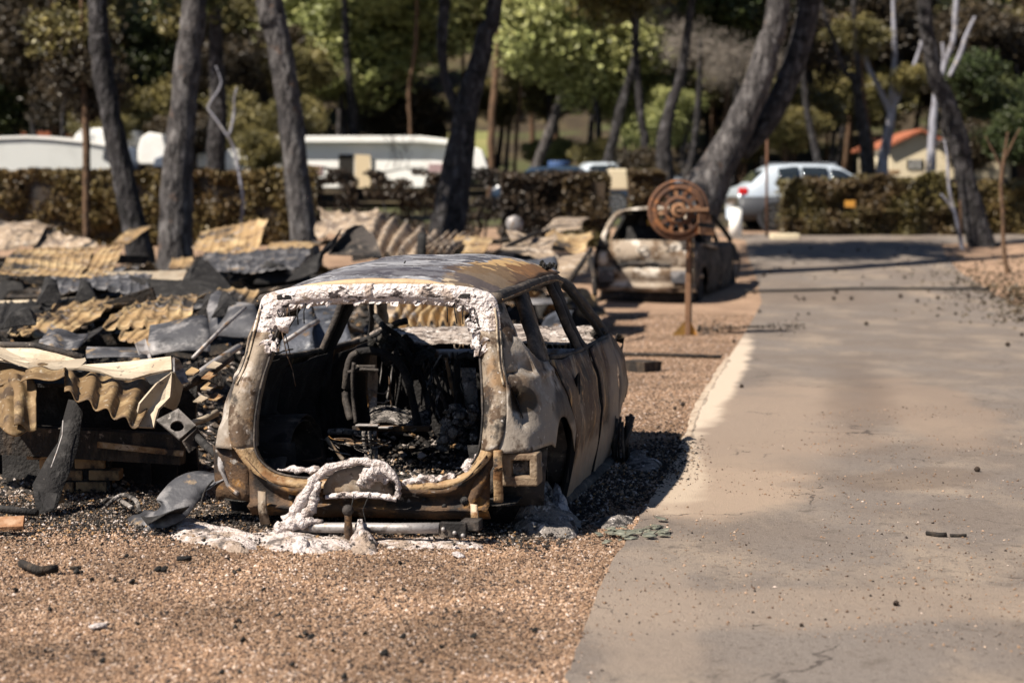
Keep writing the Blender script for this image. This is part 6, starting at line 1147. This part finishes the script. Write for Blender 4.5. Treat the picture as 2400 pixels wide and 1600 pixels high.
dd = quadbox('open_door', [(832, 440), (832, 362), (868, 364), (868, 440)], Y - .3, .05, 'creamdoor', home, bevel=0); quadbox('window', [(870, 400), (870, 374), (878, 374), (878, 400)], Y - .02, .05, 'glass', home, bevel=0)
for a, b, c_, d_ in ((724, 388, 756, 410), (1004, 384, 1046, 404)): quadbox('window', [(a, d_), (a, b), (c_, b), (c_, d_)], Y - .03, .05, 'pinkwin', home, bevel=0)
for k in range(9):
    x0 = R.uniform(900, 1000); m = MB(); a = P(x0, 395, 50); m.tube([a, a + Vector((R.uniform(-.3, .3), 0, .4)), a + Vector((R.uniform(-.7, .7), 0, .9))], .008, 4)
    if k == 0: tw = thing('bare_shrub', 'thin leafless shrub in front of the white mobile home', 'shrub', (P(940, 460, 50).x, 50, TZ(0, 50)))
    m.build('twig', 'bark_brown', tw, world=True)
Y = 50; cv = thing('caravan', 'pale grey caravan with a curved roof at the left edge above the hedge', 'caravan', (P(80, 460, Y).x, Y, TZ(0, Y)))
quadbox('body', [(-160, 425), (-160, 345), (-100, 330), (0, 327), (60, 325), (120, 328), (200, 336), (266, 346), (276, 425)], Y, 2.2, 'greywall', cv, bevel=.05)
quadbox('roof', [(-160, 344), (-160, 338), (-90, 324), (0, 320), (60, 318), (120, 320), (200, 327), (262, 338), (264, 346), (200, 335), (120, 327), (60, 324), (0, 326), (-100, 330)], Y - .06, 2.3, 'whitewall', cv, bevel=0)
quadbox('corner_trim', [(240, 372), (243, 352), (252, 354), (252, 378)], Y - .03, .05, 'greypaint', cv, bevel=0)
quadbox('awning', [(168, 345), (175, 318), (190, 302), (246, 300), (250, 345)], 53, 1.2, 'whitewall', None, 'white awning peeping above the grey caravan beside the slim tree', 'awning')
quadbox('awning', [(290, 340), (296, 312), (318, 306), (326, 330), (320, 342)], 54, 1, 'whitewall', None, 'small white canvas right of the first big trunk', 'awning')
bx = quadbox('trailer', [(322, 385), (322, 350), (330, 322), (350, 310), (380, 316), (388, 345), (388, 385)], 52, 1.6, 'whitewall', None, 'white rounded trailer between the first and second trunks', 'trailer')
quadbox('box', [(358, 392), (362, 372), (386, 362), (388, 392)], 51.5, .6, 'slate', None, 'dark blue box before the white rounded trailer', 'box')
quadbox('grey_board', [(300, 392), (298, 345), (320, 345), (322, 400)], 51.2, .1, 'slate', None, 'grey board right of the first trunk', 'board')
quadbox('orange_shed', [(452, 345), (452, 292), (482, 290), (484, 345)], 58, 1.6, 'orangewall', None, 'tall orange hut behind the second big trunk', 'hut')
quadbox('white_box', [(462, 392), (462, 360), (484, 358), (484, 392)], 54, .8, 'whitewall', None, 'small white appliance below the orange hut', 'box')
cc = thing('caravan', 'small white caravan left of the third big trunk', 'caravan', (P(570, 460, 54).x, 54, TZ(0, 54)))
quadbox('body', [(528, 400), (528, 358), (536, 350), (608, 350), (612, 362), (600, 404), (590, 404)], 54, 2, 'whitewall', cc); quadbox('window', [(556, 392), (556, 376), (588, 376), (588, 392)], 53.97, .05, 'glass', cc, bevel=0)
quadbox('grey_tarp', [(612, 396), (612, 358), (650, 362), (650, 396)], 55, 1, 'greypaint', None, 'dark grey covered load right of the small white caravan', 'covered load')
quadbox('white_board', [(640, 408), (644, 370), (655, 330), (664, 340), (668, 408)], 53, .1, 'whitewall', None, 'tall white pointed board just left of the third trunk', 'board')
tf = quadbox('caravan_end', [(1106, 418), (1106, 360), (1114, 345), (1130, 352), (1150, 414)], 52, 2.2, 'whitewall', None, 'white sloping caravan end right of the black leaning trunk', 'caravan')
# terracotta-roofed house far left
hs = thing('house', 'low house with terracotta roof behind the grey caravan', 'house', (P(60, 460, 64).x, 64, TZ(0, 64)))
quadbox('wall', [(-40, 400), (-40, 322), (120, 322), (120, 400)], 64.2, 4, 'cream', hs); quadbox('roof', [(-50, 323), (-40, 308), (112, 308), (124, 323)], 64, 4.4, 'terracotta', hs)
# cream cottage at right
hs = thing('cottage', 'cream gabled cottage with terracotta roof edge beyond the right hedge', 'house', (P(2140, 460, 54).x, 54, TZ(0, 54)))
quadbox('wall', [(2086, 420), (2086, 345), (2160, 312), (2236, 345), (2236, 420)], 54, 5, 'cream', hs, bevel=0); quadbox('window', [(2126, 396), (2126, 374), (2164, 374), (2164, 396)], 53.97, .06, 'dark', hs, bevel=0)
for x in (2134, 2144, 2154): quadbox('window_bar', [(x, 396), (x, 374), (x + 1.5, 374), (x + 1.5, 396)], 53.94, .03, 'whitewall', hs, bevel=0)
for s, a, b in ((-1, (2078, 348), (2162, 308)), (1, (2160, 308), (2244, 348))): quadbox('roof', [a, b, (b[0], b[1] - 7), (a[0], a[1] - 7)], 53.8, 5.6, 'terracotta', hs, bevel=0)
hs = thing('house', 'pale low house with a dark veranda roof at the right edge', 'house', (P(2380, 460, 58).x, 58, TZ(0, 58)))
quadbox('wall', [(2280, 420), (2284, 352), (2340, 338), (2500, 338), (2500, 420)], 58, 4, 'cream', hs, bevel=0); quadbox('roof', [(2335, 345), (2340, 318), (2520, 314), (2520, 345)], 57, 5.5, 'bark_burnt', hs, bevel=0); quadbox('door', [(2370, 420), (2370, 352), (2470, 352), (2470, 420)], 57.96, .06, 'dark', hs, bevel=0)
quadbox('stone_block', [(1420, 445), (1418, 400), (1432, 396), (1470, 396), (1474, 445)], 42, .6, 'cream', None, 'cream block standing between the dark and yellowish hedges', 'block')
b_ = G(1724, 556); m = MB(); m.tube([b_, b_ + Vector((0, 0, .62))], [.15, .14], 14, (0, 1, 0)).tube([b_ + Vector((0, 0, .62)), b_ + Vector((0, 0, .66))], [.14, .10], 14, (0, 1, 0)); tag(m.build('concrete_bollard', 'whitewall'), 'stout white bollard beside the far wreck, left of the silver car', 'bollard')
m = MB(); b_ = G(1797, 556); m.tube([b_, P(1797, 430, b_.y), P(1798, 290, b_.y)], .03, 8, (0, 1, 0)); tag(m.build('rusty_pole', 'rust'), 'thin rusty pole standing in front of the silver car', 'pole')
m = MB(); a = G(1806, 560); c_ = G(1872, 560); m.bar(a + Vector((0, 0, .05)), c_ + Vector((0, 0, .05)), .35, .14); tag(m.build('kerb_stone', 'cream', None, False, 0, .02), 'low cream kerb block at the near end of the olive-brown hedge', 'kerb block')
# ---- vehicles (generic builder: length along x)
def vehicle(name, label, loc, yaw, L_, prof, belt, W, paint, lower, lower_z, glassx, wheels=True, wr=.34, lamp=None, cat='car'):
    t = thing(name, label, cat, loc, yaw); xs_ = np.linspace(0, L_, 40); top = lambda x: gp([p[0] for p in prof], [p[1] for p in prof], x); bt = lambda x: min(gp([p[0] for p in belt], [p[1] for p in belt], x), top(x))
    def sec(x):
        T = top(x); B = bt(x); ed = 1 - .10 * max(0, 1 - x / .5) ** 2 - .12 * max(0, 1 - (L_ - x) / .7) ** 2; w = W / 2 * ed; r = [(-w * .9, .25), (-w, .5), (-w * .99, B * .8), (-w * .95, B)]
        if T > B + .05: r += [(-w * .95 + (w * .22) * .55, B + (T - B) * .6), (-w * .72, T - .04), (-w * .45, T)]
        else: r += [(-w * .93, T), (-w * .8, T + .005), (-w * .45, T + .02)]
        return [Vector((x, a, b)) for a, b in r] + [Vector((x, -a, b)) for a, b in reversed(r)]
    m = MB(); rows = [sec(x) for x in xs_]; m.grid(rows); n = len(rows[0]); m.f.append(tuple(range(n))); m.f.append(tuple((39) * n + j for j in reversed(range(n)))); m.build('body', paint, t, True)
    m = MB(); m.grid([[v + Vector((0, (.012 if v.y > 0 else -.012), 0)) for v in [Vector((x, p.y, z)) for p, z in zip([sec(x)[0], sec(x)[1], sec(x)[1]], (.24, .4, lower_z))]] for x in xs_]).grid([[Vector((x, -sec(x)[k].y + .012, z)) for k, z in ((0, .24), (1, .4), (1, lower_z))] for x in xs_]); m.build('lower_cladding', lower, t, True, .02)
    for (a, b) in glassx:
        for s in (-1, 1):
            m = MB(); rows = []
            for x in np.linspace(a, b, 8):
                T = top(x) - .10; B = bt(x) + .03; w = W / 2; rows.append([Vector((x, s * (w * .95 - w * .22 * .55 * k - (w * .12 * max(0, k - .9)) + .012), lerp(B, T, k))) for k in (0, .5, 1)] if T > B else [Vector((x, s * (w * .95 + .012), B - .001)), Vector((x, s * (w * .95 + .012), B)), Vector((x, s * (w * .95 + .012), B + .001))])
            m.grid(rows); m.build('side_window', 'glass', t, True, .01)
    if wheels:
        for x in (L_ * .19, L_ * .80):
            for s in (-1, 1):
                m = MB(); m.tube([(x, s * (W / 2 - .02), wr), (x, s * (W / 2 + .012), wr)], [wr + .07, wr + .07], 24, (1, 0, 0)); m.build('wheel_arch', lower, t, False)
                m = MB(); m.tube([(x, s * (W / 2 - .16), wr), (x, s * (W / 2 + .022), wr)], wr, 24, (1, 0, 0)); wh = m.build('wheel', 'tyre', t, False, 0, .01)
                m = MB(); m.tube([(x, s * (W / 2 + .023), wr), (x, s * (W / 2 + .030), wr)], .06, 12, (1, 0, 0))
                for k in range(7):
                    a_ = k * math.tau / 7; m.bar((x, s * (W / 2 + .03), wr), (x + .23 * math.cos(a_), s * (W / 2 + .03), wr + .23 * math.sin(a_)), .05, .012, (0, 1, 0))
                m.grid([[Vector((x + r * math.cos(a_), s * (W / 2 + .034), wr + r * math.sin(a_))) for r in (.21, .25)] for a_ in np.linspace(0, math.tau, 25)]); m.build('rim', 'alloy', wh, False)
    return t
sx = P(1722, 460, 43).x
sv = vehicle('parked_car', 'silver-white sport utility car with grey lower cladding parked beyond the right hedge', (sx, 43.5, TZ(0, 43.3)), math.radians(4), 4.45, [(0, .78), (.05, .98), (.30, 1.12), (.62, 1.42), (.85, 1.55), (1.3, 1.61), (2.0, 1.60), (2.5, 1.52), (3.25, 1.08), (4.1, .95), (4.45, .62)], [(0, 1.0), (1, 1.02), (2, .99), (3.3, .98), (4.4, .9)], 1.82, 'silver', 'greypaint', .80, [(.95, 1.45), (1.52, 2.15), (2.22, 2.9)])
MB().box((.10, -.84, .93), (.22, .06, .16)).build('tail_lamp', 'redlamp', sv, False, 0, .02)
MB().bar((.75, -.62, 1.585), (2.4, -.62, 1.585), .04, .04).build('roof_rail', 'alloy', sv, False, 0, .01)
m = MB(); m.grid([[Vector((.33 - .0 + (.27 * v), -.62 + 1.24 * u, 1.13 + .28 * v)) for v in (0, 1)] for u in (0, .5, 1)]); m.build('rear_window', 'glass', sv, False, .03)
for x in (1.50, 2.2): MB().bar((x, -.905, .32), (x, -.87, .96), .008, .012, (0, 1, 0)).build('door_gap', 'dark', sv, False)
for x in (1.35, 2.1): MB().box((x, -.915, .88), (.16, .03, .03)).build('door_handle', 'silver', sv, False, 0, .006)
sedan = [(0, .7), (.2, .9), (.6, .95), (1.1, 1.35), (2.4, 1.38), (3.1, .98), (4.0, .9), (4.3, .6)]; sb = [(0, .9), (4.3, .88)]
for px0, Y, z_, yaw, paint, lb in ((1150, 50, 1.0, 0, 'navy', 'long dark blue low car roof above the dark hedge'), (1296, 58, 0, .2, 'silver', 'white car left of the blue tank in the middle distance'), (1340, 62, 0, .1, 'silver', 'second white car partly behind the first, by the blue tank'), (1990, 60, 0, 0, 'slate', 'dark slate car behind the black straight trunk'), (1760, 56, 0, 0, 'silver', 'pale car glimpsed just above the silver-white car roof'), (1440, 66, 0, 0, 'navy', 'distant dark car behind the cream block')):
    vehicle('parked_car', lb, (P(px0, 460, Y).x, Y, TZ(0, Y)), yaw, 4.3 if paint != 'navy' else 4.3, sedan, sb, 1.75, paint, 'greypaint' if paint != 'navy' else 'navy', .5, [(1.0, 1.9), (1.98, 2.8)])
m = MB(); c_ = P(1310, 398, 52); m.tube([(c_.x, 52, TZ(0, 52)), (c_.x, 52, c_.z + .25)], .32, 16, (0, 1, 0)); tag(m.build('blue_tank', 'blue', None, False, 0, .03), 'blue drum standing behind the brown hedge end', 'drum')
quadbox('yellow_panel', [(2040, 410), (2040, 398), (2110, 398), (2110, 410)], 53, .1, 'ochre', None, 'low ochre board under the slate car', 'board')
# ------------------------------------------------------------------ small things on the ground
def lay(o, px, py, dz=.0, rz=None):
    g = G(px, py); o.location = g + Vector((0, 0, dz)); o.rotation_euler.z = R.uniform(0, 6.28) if rz is None else rz; return o
cone = MB(); rows = []
for i in range(9):
    t = i / 8; r = .028 * math.sin(math.pi * (.12 + .86 * t)) + .004; rows.append([Vector((-.035 + .075 * t, r * (1 + .25 * ((j + i) % 2)) * math.cos(j * math.tau / 10), r * (1 + .25 * ((j + i) % 2)) * math.sin(j * math.tau / 10))) for j in range(10)])
cone.grid(rows, True); cone = cone.build('pine_cone', 'char', None, False); M['cone'] = material('dark_pine_cone', (.035, .024, .018), bump=(60, .5, .01)); cone.data.materials[0] = M['cone']
pcs = [(1878, 1478), (2030, 765), (2362, 815), (2395, 790), (1738, 912), (1870, 742), (1954, 705), (1895, 740), (1872, 706), (1865, 700), (1884, 706), (1780, 735), (1995, 705), (2150, 710), (2198, 703), (1720, 805), (1910, 655), (1958, 640), (1960, 690), (2020, 670), (2110, 700), (2240, 740), (2360, 740), (2385, 738), (1790, 650), (1805, 640), (1830, 632), (1860, 620), (1900, 585), (2010, 590), (2035, 590), (1850, 595), (2105, 625), (2120, 655), (2270, 700), (2310, 680), (2330, 700), (2350, 690), (2390, 700), (1600, 955), (2100, 1430), (2290, 1110), (1745, 700), (1768, 690), (1582, 965)]
for i, (x, y) in enumerate(pcs):
    o = cone if i == 0 else cone.copy()
    if i: COL.objects.link(o)
    s = R.uniform(.5, .95) * (.42 if y > 1300 else .6 if y > 900 else 1.0); lay(o, x, y, .01 + .035 * s); o.scale = (s, s, s)
    o['category'] = 'pine cone'
    if y > 1000 and x > 1700 and x < 2000: o['label'] = 'single black pine cone on the near road surface'
    elif (x, y) == (2030, 765): o['label'] = 'pine cone alone on the middle of the road'
    else: o['label'] = 'dark pine cone scattered on the far road and gravel'; o['group'] = 'pine cones on the far road and gravel'
lump_ = MB().ball((0, 0, 0), .022, 5, (1.2, .9, .7)).noise(.012, 30, 4, 2).build('charcoal_lump', 'char_rough')
for i in range(52):
    o = lump_ if i == 0 else lump_.copy()
    if i: COL.objects.link(o)
    if i < 12: x, y = [(1110, 1500), (1370 - 655, 1495), (900, 1600 - 60), (730, 1500), (570, 1508), (370, 1345), (385, 1345), (310, 1372), (550, 1350), (945, 1500), (180, 1348), (240, 1560)][i]
    else:
        x = R.uniform(0, 1330); y = R.uniform(1310, 1600)
    s = R.uniform(.35, .7) * (1.2 if i < 12 else .8); lay(o, x, y, .008 + .008 * s); o.scale = (s, s, s); tag(o, 'black charcoal lump on the near gravel', 'charcoal', 'charcoal lumps on the near gravel')
def stickt(pts, r, lab, mat='burnt_wood', nm='charred_stick', cat='stick'):
    m = MB(); m.tube([G(a, b) + Vector((0, 0, r * .9 + .012)) for a, b in pts], r, 7, (0, 0, 1)).noise(.004, 14, pts[0][0], 2); return tag(m.build(nm, mat), lab, cat)
stickt([(50, 1340), (90, 1352), (135, 1350)], .02, 'black charred fragment on the gravel at lower left'); stickt([(165, 1342), (190, 1344)], .008, 'thin charred stick right of the black fragment')
stickt([(2172, 1262), (2200, 1264), (2218, 1268)], .012, 'short black stick on the near right road'); stickt([(2226, 1266), (2250, 1264), (2265, 1268)], .009, 'second shorter black stick beside the first on the road')
stickt([(415, 1322), (448, 1320)], .012, 'flat dark chip on gravel below the white melt', 'char'); stickt([(1420, 836), (1560, 838), (1690, 843)], .02, 'long thin dark line running across the gravel strip', 'burnt_wood', 'dark_line', 'pole')  # last one: thin dark line across the gravel, built as a tube
m = MB(); a, b = G(1475, 868), G(1530, 872); m.bar(a + Vector((0, 0, .05)), b + Vector((0, 0, .05)), .25, .1).noise(.01, 6, 2, 2); tag(m.build('charred_block', 'burnt_wood', None, False), 'dark brown charred block on gravel right of the near wreck nose', 'block')
m = MB(); m.tube(smooth_path([G(1745, 690) + Vector((0, 0, .05)), G(1900, 686) + Vector((0, 0, .045)), G(2000, 682) + Vector((0, 0, .045)), G(2150, 682) + Vector((0, 0, .045)), G(2320, 684) + Vector((0, 0, .05))], 6), .022, 8, (0, 0, 1)); tag(m.build('shadow_line', 'tyre'), 'dark tube drawn as a shadow line straight across the road in the distance', 'hose')  # dark tube added in place of a thin shadow line
for k, (x, y) in enumerate(((1075, 1308), (230, 1478), (745, 1182))): 
    m = MB(); m.ball((0, 0, 0), .03, 5, (1.3, 1, .4)).noise(.008, 20, k, 2); o = m.build('pale_stone', 'white_rough'); lay(o, x, y, .015); tag(o, ['flat pinkish stone on gravel below the tow bar', 'pale crumbly clod on the near left gravel', 'pale clod beside the tow bar bracket'][k], 'stone')
# dead leaf and bark litter under the sapling at right and along the road edge
C = []
while len(C) < 1500:
    x = 2450 - abs(R.gauss(0, 130)); y = R.gauss(700, 26) + (2400 - x) * -.25 if R.random() < .75 else R.uniform(600, 760)
    if y < 556: continue
    g = G(x, y)
    C.append((g.x, g.y, g.z + .02))
tag(link('leaf_litter', leaves_mesh('leaf_litter', np.array(C), .035, 'brownleaf'), None, False), 'dead leaf and needle litter at the right road edge', 'litter', kind='stuff')
C = []
while len(C) < 520:
    t = R.random() ** 1.4; g = G(1635 + 250 * t, 780 - 8 * t + R.gauss(0, 4 + 4 * math.sin(t * 9))); C.append((g.x, g.y, .02))
tag(link('shadow_flecks', leaves_mesh('shadow_flecks', np.array(C), .017, 'hedge_black'), None, False), 'dark flecks painting the post shadow right of the reel post foot', 'litter', kind='stuff')  # leaf flecks strewn as the reel post's painted shadow
